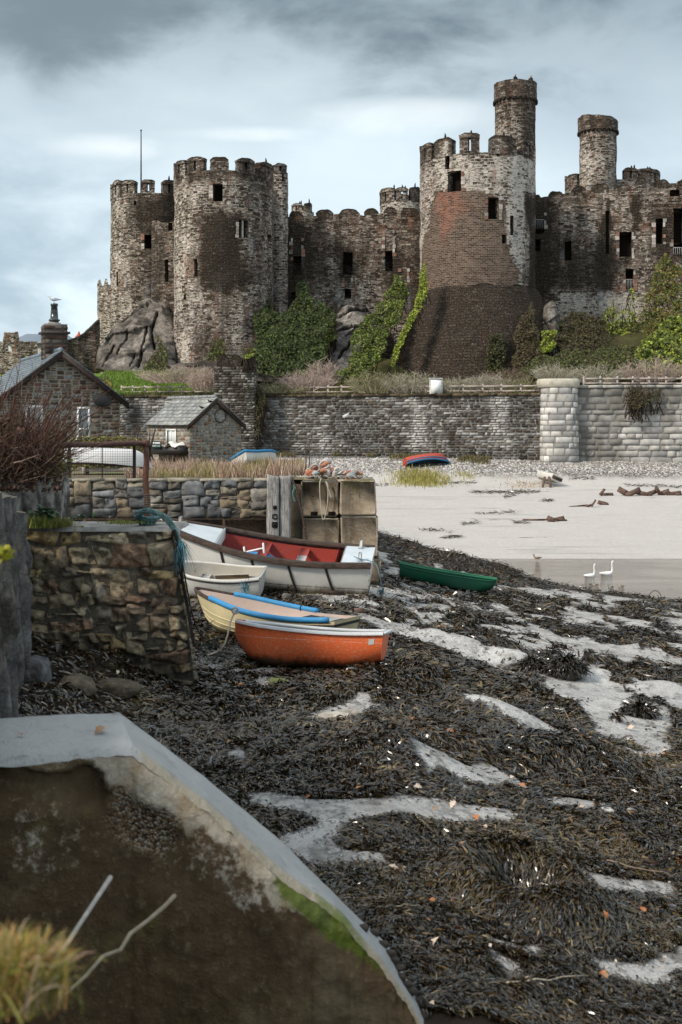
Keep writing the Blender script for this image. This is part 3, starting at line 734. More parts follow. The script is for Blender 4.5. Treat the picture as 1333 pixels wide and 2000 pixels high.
def block(mb,P,u0,u1,v0,v1,d0,d1,colr,seed,n=7,rough=.12,cap=.28):
    """one merlon: closed block with a worn top"""
    us=np.linspace(u0,u1,n); vs=np.linspace(v0,v1,n); ds=np.linspace(d0,d1,3)
    def W(U,V,D):
        t=(V-v0)/(v1-v0); c=np.abs((U-u0)/(u1-u0)*2-1)
        V2=V-cap*t*np.clip(c-.35,0,1)**2*2.2+rough*t*(fbm(U*1.7,V*.3,D*2.,3,seed)-.5)*2.4
        U2=U+rough*1.2*(fbm(U*.8,V*2.2,D,3,seed+3)-.5)*(.4+t); D2=D+rough*(fbm(U*2,V*2,D,2,seed+7)-.5)
        return P(U2,V2,D2)
    def face(U,V,D,flip):
        G=W(U,V,D); t=((V-v0)/(v1-v0))[...,None]; top=np.clip((t-.8)/.2,0,1)
        col=np.array(colr)*(1-top)+np.array((.15,0,.75))*top
        mb.grid(G,uv=np.stack([U+D,V],-1),col=np.clip(col,0,1),flip=flip)
    U,V=np.meshgrid(us,vs,indexing='ij'); face(U,V,np.full_like(U,d1),True); face(U,V,np.full_like(U,d0),False)
    D,V=np.meshgrid(ds,vs,indexing='ij'); face(np.full_like(D,u0),V,D,True); face(np.full_like(D,u1),V,D,False)
    U,D=np.meshgrid(us,ds,indexing='ij'); face(U,np.full_like(U,v1),D,True)
def slit_merlon(mb,P,u0,u1,v0,v1,d0,d1,colr,seed,slit=.13,cross=False,sill=.32):
    um=(u0+u1)/2; hv=v0+(v1-v0)*.78
    block(mb,P,u0,um-slit,v0,hv,d0,d1,colr,seed,5,.05,0); block(mb,P,um+slit,u1,v0,hv,d0,d1,colr,seed+1,5,.05,0)
    block(mb,P,um-slit,um+slit,v0,v0+sill,d0,d1,colr,seed+2,3,.01,0); block(mb,P,u0-.03,u1+.03,hv-.06,v1,d0-.03,d1+.03,colr,seed+3,8,.1,.22)
def pinnacles(mb,P,u0,u1,z,rr,n=2,h=.7):
    for k in range(n):
        u=rr.uniform(u0+.1,u1-.1); p=P(np.array([u]),np.array([z]),np.array([-.35]))[0]; hh=h*rr.uniform(.5,1.1)
        mb.tube([(p[0],p[1],p[2]-.2),(p[0]+.02,p[1],p[2]+hh*.6),(p[0]+rr.uniform(-.08,.08),p[1],p[2]+hh)],[.14,.1,.03],6,col=(.2,0,.7))

def round_tower(px,R,cy,py_base,py_crenel,py_top,wins,colf,merl,seed,name='tower',Rf=None,rough=.13,step=.3,capd=.5,u_rng=None,finial=0,zbase=None):
    cx=ax(px,cy); D=cy-R*.9; zb=zbase if zbase is not None else az(py_base,D); zc=az(py_crenel,D); zt=az(py_top,D)
    Rv=(lambda V:Rf(V,zb,zc)) if Rf else R
    P=cyl_P(cx,cy,Rv,R); L=math.pi*R
    ws=[]
    for (wx,wy,ww,wh,opt) in wins:
        u,v=find_uv(P,wx,wy,-L*.47,L*.47,zb,zc); s=(F_PX/(cy-R*.8)); c=max(.35,math.cos(u/R)); ws.append((u-ww/s/2/c,u+ww/s/2/c,v-wh/s/2,v+wh/s/2,opt))
    mb=masonry(P,-L,L,zb,zc,step,ws,colf,rough,seed=seed)
    th=np.linspace(0,2*math.pi,49); cap=MB()
    ri=(Rv(np.array([zc]))[0] if Rf else R)
    mb.add(np.concatenate([[[cx,cy,zc-capd]],np.stack([cx+ri*np.cos(th),cy+ri*np.sin(th),np.full_like(th,zc-capd)],-1)]),[(0,i,i+1) for i in range(1,49)],col=(.2,0,.6))
    # inner parapet face and its worn top
    U,Dd=np.meshgrid(np.linspace(-L,L,90),np.array([0,-.8]),indexing='ij'); G=P(U,zc+.12*(fbm(U*1.5,Dd,None,3,seed)-.5),Dd); mb.grid(G,uv=np.stack([U,Dd],-1),col=np.array((.2,0,.7)),flip=True)
    U,Vv=np.meshgrid(np.linspace(-L,L,60),np.array([zc-capd,zc-.06]),indexing='ij'); mb.grid(P(U,Vv,np.full_like(U,-.8)),uv=np.stack([U,Vv],-1),col=np.array((.4,0,.3)))
    o=mb.build(name,MT['castle'],castle)
    for q in ws: opening(o,P,q[:4],**q[4])
    if merl:
        rr=random.Random(seed)
        if callable(merl) or isinstance(merl,int):
            n=merl; pitch=2*L/n; spans=[(-L+pitch*(k+.5)-pitch*.34,-L+pitch*(k+.5)+pitch*.34) for k in range(n)]
        else:
            spans=[]; s=F_PX/(cy-R*.8)
            for (a,b) in merl:
                ua=find_uv(P,a,py_crenel,-L*.5,L*.5,zb,zc)[0]; ub=find_uv(P,b,py_crenel,-L*.5,L*.5,zb,zc)[0]; spans.append((ua,ub))
            last=spans[-1][1]; first=spans[0][0]+2*L; n=max(1,int((first-last)/3.3)); pt=(first-last)/n
            for k in range(n): 
                a=last+pt*(k+.3); spans.append((a,a+pt*.66))
        for k,(a,b) in enumerate(spans):
            bm=MB(); zz=zt+rr.uniform(-.18,.12); cc=(rr.uniform(.45,.7),0,rr.uniform(.2,.4))
            if rr.random()<.7 and b-a>1.2: slit_merlon(bm,P,a,b,zc-.15,zz,-.75,.03,cc,seed*13+k*5)
            else: block(bm,P,a,b,zc-.15,zz,-.75,.03,cc,seed*13+k*5)
            if finial and k<len(spans)*.6 and rr.random()<finial: pinnacles(bm,P,a,b,zz-.1,rr,rr.randint(1,2))
            bm.build('merlon',MT['castle'],o)
    return o,P

W0=dict(); WM=dict(mullion=True)
# --- front left tower (B) and its stair turret
colB=paint((.5,0,.2),[([(335,360),(398,360),(392,500),(385,730),(330,730)],14,(.86,0,.0),.9),  # pale left strip: limewash plus lit-side brightness put into the colour
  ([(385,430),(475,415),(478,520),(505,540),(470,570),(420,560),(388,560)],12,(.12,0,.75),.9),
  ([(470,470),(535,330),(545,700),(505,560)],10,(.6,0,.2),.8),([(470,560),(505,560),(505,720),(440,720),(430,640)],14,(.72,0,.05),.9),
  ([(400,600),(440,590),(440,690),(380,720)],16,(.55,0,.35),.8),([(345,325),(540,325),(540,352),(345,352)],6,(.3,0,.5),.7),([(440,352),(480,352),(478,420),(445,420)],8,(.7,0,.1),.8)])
towB,PB=round_tower(438,4.92,122,740,334,305,[(426,376,19,34,W0),(476,447,18,34,WM),(383,523,7,34,dict(surround=False)),(527,465,7,14,dict(surround=False)),(362,580,5,10,dict(surround=False))],colB,
  [(343,362),(367,398),(411,447),(464,497),(508,533)],11,Rf=lambda V,zb,zc:4.92+.28*sst(10,4,V),finial=.25,zbase=3.2)
# --- rear left tower (A)
colA=paint((.52,0,.22),[([(215,390),(252,390),(250,640),(210,640)],14,(.85,0,0),.9),([(255,390),(340,380),(340,450),(262,440)],12,(.2,0,.65),.8),([(290,440),(345,420),(345,640),(300,640)],12,(.3,0,.55),.8)])  # left strip paler: limewash and the lit side, both painted in the colour
towA,PA=round_tower(300,4.55,133,700,378,350,[(292,472,19,27,W0),(264,396,5,8,dict(surround=False)),(230,545,4,28,dict(surround=False))],colA,
  [(220,237),(238,263),(276,303),(318,343)],23,zbase=3.0,finial=.2)
turB,_=round_tower(547,.86,127.5,560,336,316,[(553,345,3,18,dict(surround=False))],paint((.75,0,.1),[]),[(536,560)],31,name='turret',zbase=8,step=.25)
# --- link wall between A and B, set back
PL=wall_P(ax(296,127.5),127.5,ax(362,125.5),125.5)
w_=[]
for (wx,wy,ww,wh) in ((333,441,10,16),(326,527,9,44)):
    u,v=find_uv(PL,wx,wy,0,PL.L,3,24); w_.append((u-ww/38.,u+ww/38.,v-wh/38.,v+wh/38.))
lk=masonry(PL,0,PL.L,3,az(430,126),.3,w_,paint((.45,0,.35),[]),.12,seed=5,top=lambda U:az(430,126)+.5*(fbm(U*1.2,U*0,None,3,9)-.5)).build('curtain_wall',MT['castle'],castle)
for q in w_: opening(lk,PL,q,surround=False)

def curtain(x0,y0,x1,y1,zb,topf,wins,colf,seed,step=.3,thick=1.6,merl=None):
    P=wall_P(x0,y0,x1,y1); ws=[]
    for (wx,wy,ww,wh,opt) in wins:
        u,v=find_uv(P,wx,wy,0,P.L,zb,26); s=F_PX/((y0+y1)/2); ws.append((u-ww/s/2,u+ww/s/2,v-wh/s/2,v+wh/s/2,opt))
    ztop=24.0
    mb=masonry(P,0,P.L,zb,ztop,step,ws,colf,.14,seed=seed,top=topf)
    us=np.linspace(0,P.L,140); U,D=np.meshgrid(us,np.array([0,-thick*.5,-thick]),indexing='ij'); mb.grid(P(U,topf(U)+.1*(fbm(U*2,D*2,None,2,3)-.5)*(D<0),D),uv=np.stack([U,D],-1),col=np.array((.15,0,.8)),flip=True)
    U,T=np.meshgrid(us,np.array([0,1.]),indexing='ij'); mb.grid(P(U,zb+(topf(U)-zb)*T,np.full_like(U,-thick)),uv=np.stack([U,T*15],-1),col=np.array((.4,0,.4)))
    o=mb.build('curtain_wall',MT['castle'],castle)
    for q in ws: opening(o,P,q[:4],**q[4])
    rr=random.Random(seed); s=F_PX/((y0+y1)/2)
    for k,(a,b,h) in enumerate(merl or []):
        ua=find_uv(P,a,400,0,P.L,zb,26)[0]; ub=find_uv(P,b,400,0,P.L,zb,26)[0]; zt=float(topf(np.array([(ua+ub)/2]))[0])
        bm=MB(); block(bm,P,ua,ub,zt-.25,zt+h,-.8,.02,(rr.uniform(.3,.55),0,rr.uniform(.35,.55)),seed*7+k,8,.16,.42); bm.build('merlon',MT['castle'],o)
    return o,P
# --- middle curtain (C)
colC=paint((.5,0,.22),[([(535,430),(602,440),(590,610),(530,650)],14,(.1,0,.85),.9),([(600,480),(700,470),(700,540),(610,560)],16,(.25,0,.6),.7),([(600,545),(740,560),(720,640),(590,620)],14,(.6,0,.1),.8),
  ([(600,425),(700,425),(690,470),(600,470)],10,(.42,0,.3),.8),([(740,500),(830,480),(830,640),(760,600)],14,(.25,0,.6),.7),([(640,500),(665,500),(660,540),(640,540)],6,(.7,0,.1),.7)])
topC=lambda U:az(419,126.5)+.0*U+.45*(fbm(U*.7,U*0,None,3,4)-.5)
curC,PC=curtain(ax(530,128),128,ax(836,125.5),125.5,3.2,topC,[(581,487,17,42,W0),(680,484,19,50,dict(surround=False)),(760,478,15,44,W0),(680,549,13,20,W0),(790,541,11,20,W0),(573,560,9,30,dict(surround=False)),(545,430,14,8,dict(surround=False))],colC,41,
  merl=[(540,556,1.2),(566,590,.6),(618,650,.75),(662,702,.55),(712,738,.75),(750,775,.55),(783,818,.6)])
# --- far tower tops behind the middle curtain
colF=paint((.85,0,.05),[])
for (px_,R__,cy_,pc,pt,ml) in ((786,2.9,160,392,366,[(744,771),(774,797),(803,822)]),(592,1.5,165,412,394,[(572,590),(594,610)])):
    round_tower(px_,R__,cy_,470,pc,pt,[],colF,ml,int(px_),step=.5,zbase=10,finial=.8)
# --- great tower (D), refaced below, on a splayed plinth
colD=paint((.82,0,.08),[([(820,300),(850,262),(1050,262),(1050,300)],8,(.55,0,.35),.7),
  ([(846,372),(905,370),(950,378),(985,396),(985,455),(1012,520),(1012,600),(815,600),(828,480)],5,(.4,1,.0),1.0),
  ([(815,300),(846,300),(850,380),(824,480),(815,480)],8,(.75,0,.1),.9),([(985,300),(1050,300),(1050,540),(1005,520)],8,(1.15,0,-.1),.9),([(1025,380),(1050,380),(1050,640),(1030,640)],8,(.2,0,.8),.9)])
towD,PD=round_tower(933,5.65,121.5,560,300,263,[(888,354,25,40,W0),(964,407,21,42,W0),(985,467,9,18,W0),(874,318,8,26,dict(surround=False)),(973,294,5,22,dict(surround=False)),(1007,290,5,14,dict(surround=False)),(1000,440,7,38,dict(surround=False))],colD,
  [(823,844),(849,884),(898,937),(957,1008)],57,zbase=3.0,finial=.8,rough=.11)
zT,zB=az(556,116.2),az(760,113)
def plR(V): return 5.72+(9.7-5.72)*np.clip((zT-V)/(zT-zB),0,1.2)
PP=cyl_P(ax(933,121.5)+.15,121.5,plR,6.6)
pl=masonry(PP,-math.pi*6.6,math.pi*6.6,zB-1,zT,.3,[],paint((.22,0,.66),[]),.2,seed=8,top=lambda U:zT+.9*(fbm(U*.5,U*0,None,3,77)-.5))
U,D=np.meshgrid(np.linspace(-math.pi*6.6,math.pi*6.6,80),np.array([0,-.5]),indexing='ij'); pl.grid(PP(U,zT+.9*(fbm(U*.5,U*0,None,3,77)-.5)+.05,D),uv=np.stack([U,D],-1),col=np.array((.3,0,.6)),flip=True)
pl.build('plinth',MT['castle'],towD)
# --- tall stair turret (E) behind it, ringed by a corbelled parapet
def turret(px,cy,R,py_b,py_cor,py_top,colf,seed,ragged=.25,lean=0):
    cx=ax(px,cy); zb,zk,zt=az(py_b,cy),az(py_cor,cy),az(py_top,cy); P=cyl_P(cx,cy,R,R); L=math.pi*R
    o=masonry(P,-L,L,zb,zk,.25,[],colf,.1,seed=seed).build('turret',MT['castle'],castle)
    P2=cyl_P(cx,cy,lambda V:R+.16+0*V,R); tf=lambda U:zt+ragged*(fbm(U*1.3,U*0,None,3,seed)-.5)*2+lean*np.sin(U/R-.4)*-1
    q=masonry(P2,-L,L,zk,zt,.22,[],paint((.5,0,.4),[]),.08,seed=seed+1,top=tf)
    U,D=np.meshgrid(np.linspace(-L,L,60),np.array([0,-.5]),indexing='ij'); q.grid(P2(U,tf(U),D),uv=np.stack([U,D],-1),col=np.array((.15,0,.8)),flip=True)
    U,T=np.meshgrid(np.linspace(-L,L,60),np.array([0,1.]),indexing='ij'); q.grid(P2(U,zk+(tf(U)-zk)*T,np.full_like(U,-.5)),uv=np.stack([U,T*2],-1),col=np.array((.4,0,.4)))
    for k in range(26):                             # corbels under the parapet
        th=2*math.pi*k/26; q.box((cx+(R+.08)*math.sin(th),cy-(R+.08)*math.cos(th),zk-.12),(.26,.34,.3),rz=th,col=(.3,0,.5))
    th=np.linspace(0,2*math.pi,33); q.add(np.concatenate([[[cx,cy,zt-1.0]],np.stack([cx+R*np.cos(th),cy+R*np.sin(th),np.full_like(th,zt-1.0)],-1)]),[(0,i,i+1) for i in range(1,33)],col=(.2,0,.6))
    q.build('parapet',MT['castle'],o); return o,cx,zt
turE,EX,EZ=turret(1007,127,2.06,420,199,166,paint((.55,0,.25),[([(1020,200),(1050,200),(1050,420),(1025,420)],10,(.3,0,.5),.7)]),61,.12)
turF,FX,FZ=turret(1168.5,141,2.1,400,259,236,paint((.66,0,.15),[([(1130,260),(1150,260),(1150,400),(1130,400)],10,(.85,0,0),.7)]),67,.16,.35)  # pale left edge: limewash with the lit side painted into it
round_tower(1196,5.5,146,440,352,328,[],paint((.72,0,.12),[]),[(1107,1128),(1135,1160),(1219,1246),(1251,1290)],71,step=.4,zbase=12,finial=.8)
# --- right curtain (G) and its broken return beside the great tower
colG=paint((.56,0,.2),[([(1040,380),(1085,400),(1090,560),(1040,650)],14,(.12,0,.8),.9),([(1090,480),(1220,470),(1210,570),(1090,570)],18,(.28,0,.55),.8),([(1085,568),(1250,578),(1260,660),(1090,665)],9,(1.0,0,-.15),1),  # left end: shade of the recess beside the great tower, in the colour
  ([(1270,400),(1340,420),(1340,520),(1280,500)],12,(.2,0,.7),.8),([(1182,392),(1192,392),(1192,500),(1182,500)],3,(.05,0,1),.9),([(1236,385),(1245,385),(1245,450),(1236,450)],3,(.05,0,1),.9),([(1090,395),(1180,395),(1170,440),(1090,440)],10,(.6,0,.1),.7)])  # narrow strips: drain slots, their inner shade put into the colour
topG=lambda U:az(385,125)+np.interp(U,[0,1.,6,9,14,22],[.0,.2,.9,1.0,1.3,1.5])+.35*(fbm(U*.8,U*0,None,3,14)-.5)
curG,PG=curtain(ax(1036,126.5),126.5,ax(1480,123.5),123.5,5.5,topG,[(1110,487,13,38,dict(surround=False)),(1222,480,24,48,W0),(1230,547,15,40,dict(rail=True)),(1288,458,14,48,W0),(1053,432,20,30,dict(rail=True)),(1050,470,12,24,dict(surround=False)),(1187,455,7,84,dict(surround=False,depth=.3)),(1325,445,18,60,dict(surround=False)),(1326,486,20,24,dict(rail=True)),(1318,386,18,12,dict(surround=False))],colG,83,
  merl=[(1040,1058,.3),(1072,1100,.5),(1118,1146,.6),(1156,1190,.6),(1206,1232,.3),(1242,1262,.8),(1278,1308,.5),(1322,1360,.4)])
# --- low ruined wall at the far left and the outer wall stepping down the rock
PW=wall_P(ax(190,136),136,ax(222,134),134)
masonry(PW,0,PW.L,2,az(551,135),.3,[],paint((.72,0,.1),[]),.12,seed=15,top=lambda U:az(551,135)+.35*np.sign(np.sin(U*5))).build('curtain_wall',MT['castle'],castle)
# flagpole
fp=thing('flagpole','thin dark flagpole rising above the rear left castle tower','flagpole',(ax(276,133.5),133.5,az(385,133.5)))
m=MB(); m.tube([(ax(276,133.5),133.5,az(385,133.5)),(ax(276,133.5),133.5,az(256,133.5))],[.09,.055],8,col=(.05,.05,.05)); m.build('pole',MT['black'],fp)
m=MB(); m.lathe((ax(276,133.5),133.5,az(256,133.5)),[(.02,-.02),(.11,.06),(.11,.12),(.01,.18)],10,col=(.1,.1,.1)); m.build('truck',MT['black'],fp)
# visitors on the turret
def person(px,yd,zf,lean,label,cloth,trous,yaw):
    x=ax(px,yd); me=bpy.data.meshes.new('person')
    # joints: pelvis, waist, chest, neck, head base, head top, arms, legs
    J=[(0,0,.95,.16,.12),(0,.0,1.12,.14,.11),(lean*.3,0,1.36,.18,.12),(lean*.5,0,1.5,.06,.06),(lean*.6,-.01,1.6,.085,.1),(lean*.7,-.01,1.72,.08,.095),
       (-.2+lean*.4,0,1.43,.06,.06),(-.27,-.06,1.17,.045,.045),(-.2,-.25,1.0,.035,.035),(-.16,-.32,1.0,.04,.02),(.2+lean*.4,0,1.43,.06,.06),(.27,-.06,1.17,.045,.045),(.2,-.25,1.0,.035,.035),(.16,-.32,1.0,.04,.02),
       (-.1,0,.88,.09,.09),(-.11,-.02,.48,.06,.065),(-.11,0,.08,.045,.05),(-.11,-.14,.04,.045,.035),(.1,0,.88,.09,.09),(.11,-.02,.48,.06,.065),(.11,0,.08,.045,.05),(.11,-.14,.04,.045,.035)]
    E=[(0,1),(1,2),(2,3),(3,4),(4,5),(2,6),(6,7),(7,8),(8,9),(2,10),(10,11),(11,12),(12,13),(0,14),(14,15),(15,16),(16,17),(0,18),(18,19),(19,20),(20,21)]
    me.from_pydata([j[:3] for j in J],E,[]); o=bpy.data.objects.new('person',me); C.objects.link(o); o.location=(x,yd,zf); o.rotation_euler=(0,0,yaw)
    sk=o.modifiers.new('Skin','SKIN'); 
    for v,j in zip(me.skin_vertices[0].data,J): v.radius=(j[3],j[4])
    me.skin_vertices[0].data[0].use_root=True
    o.modifiers.new('Sub','SUBSURF').levels=1; o.modifiers['Sub'].render_levels=2
    t=NT('person_clothes'); z=t.sep(t.obj())[2]
    x_=t.mix(t.math('GREATER_THAN',z,1.54),t.mix(t.math('GREATER_THAN',z,.92),trous,cloth),(.36,.22,.16)); x_=t.mix(t.math('GREATER_THAN',z,1.66),x_,(.02,.015,.012)); t.fin(x_,.9)
    me.materials.append(t.m); tag(o,label,'person')
person(1007,125.6,EZ-1.0,0,'person in dark clothes standing upright at the left edge of the tallest turret top',(.015,.018,.022),(.02,.02,.025),.6)
person(1037,126.1,EZ-1.0,.06,'person in a dark jacket leaning at the right edge of the tallest turret top',(.02,.017,.016),(.015,.015,.02),-.7)
# ================================================================ retaining walls below the castle
def wallz(x): return az(905,99.0)
PAL_RET=[(.11,.1,.09),(.17,.16,.15),(.25,.245,.24),(.08,.066,.053),(.33,.325,.315),(.13,.11,.09)]
xa,xb=ax(196,105.5),ax(1058,99.6)
PR=wall_P(xa,wall_y(xa),xb,wall_y(xb)); zb,zt=-4.2,2.5
rw=thing('retaining_wall','long grey rubble stone retaining wall with pale streaks at the back of the beach','wall',(0,102,-3))
mb=MB(); rr=random.Random(3)
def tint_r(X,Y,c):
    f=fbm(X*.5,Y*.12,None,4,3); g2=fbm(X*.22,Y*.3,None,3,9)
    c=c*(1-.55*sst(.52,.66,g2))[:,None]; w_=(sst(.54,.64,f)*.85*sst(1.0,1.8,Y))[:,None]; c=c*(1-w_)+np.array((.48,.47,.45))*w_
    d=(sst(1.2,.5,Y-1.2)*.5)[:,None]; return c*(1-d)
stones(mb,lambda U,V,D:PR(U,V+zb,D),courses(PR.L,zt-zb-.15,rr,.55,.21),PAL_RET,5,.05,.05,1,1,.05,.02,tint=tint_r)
U,V=np.meshgrid(np.linspace(0,PR.L,90),np.linspace(zb,zt-.15,20),indexing='ij'); mb.grid(PR(U,V,np.full_like(U,-.02)),col=np.clip((.16*(.5+fbm(U*.6,V*.4,None,4,6)))[...,None]*np.array((1,.96,.9)),0,1))
U,D=np.meshgrid(np.linspace(0,PR.L,90),np.array([.06,-.5]),indexing='ij')
mb.build('wall',MT['quaywall'],rw)
cp=MB(); u=0
while u<PR.L-.1:
    w_=min(rr.uniform(.7,1.4),PR.L-u); p=PR(np.array([u+w_/2]),np.array([zt-.04]),np.array([-.2]))[0]
    cp.box(p,(w_-.02,.72,.2),rz=math.atan2(wall_y(xb)-wall_y(xa),xb-xa),col=np.array((.07,.055,.035))*rr.uniform(.6,1.6),jit=.03); u+=w_
cp.build('coping',MT['quaywall'],rw)
# little stone turret standing in the wall
tx,ty=ax(461,103.2),103.2
tw=thing('wall_turret','small dark crenellated stone turret standing in the retaining wall, plants on its top','turret',(tx,ty,-3))
hw=1.68
def sq(k,half=hw):
    cs=[(tx-half,ty-1.4),(tx+half,ty-1.4),(tx+half,ty+1.8),(tx-half,ty+1.8)]; a,b=cs[k],cs[(k+1)%4]; return wall_P(a[0],a[1],b[0],b[1])
mb=MB(); z0,z1=-3.4,az(716,102)
for k in range(4):
    Pk=sq(k); stones(mb,lambda U,V,D,Pk=Pk:Pk(U,V+z0,D),courses(Pk.L,z1-z0,rr,.48,.2),[(.05,.042,.033),(.1,.088,.075),(.17,.16,.14),(.07,.06,.045),(.26,.25,.23)],60+k,.03,.05,1,1,.05,.012)
    U,V=np.meshgrid(np.linspace(0,Pk.L,8),np.linspace(z0,z1,20),indexing='ij'); mb.grid(Pk(U,V,np.full_like(U,-.02)),col=(.1,.095,.085))
mb.box((tx,ty+.2,z1-.1),(3.3,3.1,.2),col=(.08,.07,.05))
mb.build('wall',MT['quaywall'],tw)
for k,(a,b,h) in enumerate([(424,447,.9),(451,472,.95),(478,500,.9)]):
    bm=MB(); block(bm,wall_P(ax(420,101.8),101.78,ax(505,101.8),101.78),(a-420)/23.6,(b-420)/23.6,z1-.05,z1+h,-.55,.03,(.4,0,.4),90+k,7,.1,.3); bm.build('merlon',MT['castle'],tw)
for k,(xx) in enumerate((-1.4,.9)):
    bm=MB(); block(bm,wall_P(tx+xx-.1,ty+1.8,tx+xx+.9,ty+1.8),0,.9,z1-.05,z1+.8,-.5,.0,(.4,0,.4),97+k,6,.1,.3); bm.build('merlon',MT['castle'],tw)

# round ended buttress and the ashlar wall
bx,by=ax(1092,99.0),99.3
bt=thing('wall_buttress','pale round fronted ashlar buttress with a capstone between the two walls','buttress',(bx,by,-3.4))
zk=az(757,98); zb2=az(915,97.5)
def but_P(U,V,D):
    th=np.asarray(U)/1.5; R=1.46+.1*np.clip((zk-V)/(zk-zb2),0,1)+D; n=.5
    return np.stack([bx+R*np.sign(np.sin(th))*np.abs(np.sin(th))**.75,by-.2-R*.9*np.sign(np.cos(th))*np.abs(np.cos(th))**.75,V+0*th],-1)
mb=MB(); cr=courses(1.5*math.pi,zk-zb2,rr,.95,.52)
PAL_ASH=[(.4,.39,.37),(.5,.49,.47),(.33,.32,.31),(.45,.43,.4),(.27,.265,.26)]
stones(mb,lambda U,V,D:but_P(U-1.5*math.pi/2,V+zb2,D),cr,PAL_ASH,21,.025,.035,3,2,.03,.004)
U,V=np.meshgrid(np.linspace(-1.5*math.pi/2,1.5*math.pi/2,30),np.linspace(zb2-.6,zk,12),indexing='ij'); mb.grid(but_P(U,V,np.full_like(U,-.02)),col=(.2,.19,.18))
mb.box((bx,by+.9,(zk+zb2)/2-.2),(2.7,1.9,zk-zb2+.4),col=(.35,.34,.32))
mb.build('shaft',MT['ashlar'],bt)
cp=MB(); prof=[(1.0,0),(1.1,.05),(1.1,.62),(1.03,.72)]
V=[]; F=[]
for (f,z) in prof:
    for j in range(24):
        th=2*math.pi*j/24; V.append((bx+1.5*f*np.sign(math.sin(th))*abs(math.sin(th))**.6,by+.1-1.45*f*np.sign(math.cos(th))*abs(math.cos(th))**.6,zk+z))
for i in range(3):
    for j in range(24): F.append((i*24+j,i*24+(j+1)%24,(i+1)*24+(j+1)%24,(i+1)*24+j))
F.append(tuple(range(72,96))); cp.add(V,F,col=(.46,.43,.36)); cp.build('capstone',MT['ashlar'],bt)
aw=thing('ashlar_wall','pale grey coursed ashlar retaining wall right of the round buttress','wall',(22,99,-3.4))
PA=wall_P(bx+1.2,99.05,46,97.0); zt2=az(757,98.5)
mb=MB()
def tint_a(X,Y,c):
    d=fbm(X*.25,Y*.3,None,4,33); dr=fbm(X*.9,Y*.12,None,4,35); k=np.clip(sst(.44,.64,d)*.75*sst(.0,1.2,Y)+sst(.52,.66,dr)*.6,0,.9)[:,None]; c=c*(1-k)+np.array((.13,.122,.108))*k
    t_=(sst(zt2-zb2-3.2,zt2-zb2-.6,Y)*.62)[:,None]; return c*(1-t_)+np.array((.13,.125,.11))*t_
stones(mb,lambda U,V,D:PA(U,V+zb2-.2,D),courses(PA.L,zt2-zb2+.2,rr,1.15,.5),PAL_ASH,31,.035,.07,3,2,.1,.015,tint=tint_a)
U,V=np.meshgrid(np.linspace(0,PA.L,20),np.linspace(zb2-1,zt2,8),indexing='ij'); mb.grid(PA(U,V,np.full_like(U,-.02)),col=(.19,.18,.165)); mb.build('wall',MT['ashlar'],aw)
cp=MB(); u=0
while u<PA.L: 
    w_=rr.uniform(1.1,1.8); p=PA(np.array([u+w_/2]),np.array([zt2+.1]),np.array([-.2]))[0]; cp.box(p,(w_-.03,.75,.22),rz=math.atan2(97-99.05,46-bx),col=np.array((.33,.32,.29))*rr.uniform(.75,1.2),jit=.01); u+=w_
cp.build('coping',MT['ashlar'],aw)
fo=MB(); u=0                                      # projecting footing course
while u<PA.L: 
    w_=rr.uniform(1.2,2.); p=PA(np.array([u+w_/2]),np.array([zb2-.05]),np.array([.1]))[0]; fo.box(p,(w_-.03,.4,.5),rz=math.atan2(97-99.05,46-bx),col=np.array((.4,.39,.37))*rr.uniform(.75,1.15),jit=.012); u+=w_
fo.build('footing',MT['ashlar'],aw)
# white triangular survey mark on the wall
mk=MB(); p=at(676,812,102.3); p.y=float(wall_y(p.x))-.1
mk.poly([(p.x-.28,p.y,p.z),(p.x+.28,p.y,p.z+.28),(p.x+.28,p.y,p.z-.1),(p.x-.2,p.y,p.z-.22)],(0,.04,0),col=(.6,.62,.62)); tag(mk.build('marker_plate',MT['white'],loc=tuple(p)),'small pale triangular plate fixed high on the rubble wall','plate')

# ---------------------------------------------------------------- fences on the wall top
def fence(px0,px1,zr,n,label,back=.9,h=.95):
    x0,x1=ax(px0,102),ax(px1,101); yy=lambda x: float(wall_y(x))+back
    t=thing('rail_fence',label,'fence',((x0+x1)/2,yy((x0+x1)/2),2.4),group='pale post and rail fences along the wall top')
    gz=lambda x:2.45+zr
    for k in range(n):
        x=x0+(x1-x0)*k/(n-1)+rnd.uniform(-.05,.05); m=MB(); m.box((x,yy(x),gz(x)+h/2-.1),(.15,.13,h+.2),jit=.012,col=(.5,.45,.4)); m.build('post',MT['railwood'],t)
    for q in (.4,.82):
        m=MB(); P_=[Vector((x0+(x1-x0)*k/8,yy(x0+(x1-x0)*k/8)-.09,gz(x0)+h*q+rnd.uniform(-.02,.02))) for k in range(9)]
        for a,b in zip(P_[:-1],P_[1:]):
            c=(a+b)/2; m.box(c,((b-a).length,.05,.13),rz=math.atan2((b-a).y,(b-a).x),col=(.5,.45,.4))
        m.build('rail',MT['railwood'],t)
fence(214,418,.05,9,'pale post and rail fence above the wall left of the small turret')
fence(506,722,-.05,9,'pale post and rail fence above the wall between the small turret and the white cabinet')
fence(760,1052,-.05,9,'overgrown post and rail fence above the wall behind the white cabinet')
fence(1132,1420,.55,10,'post and rail fence above the ashlar wall at the right edge')
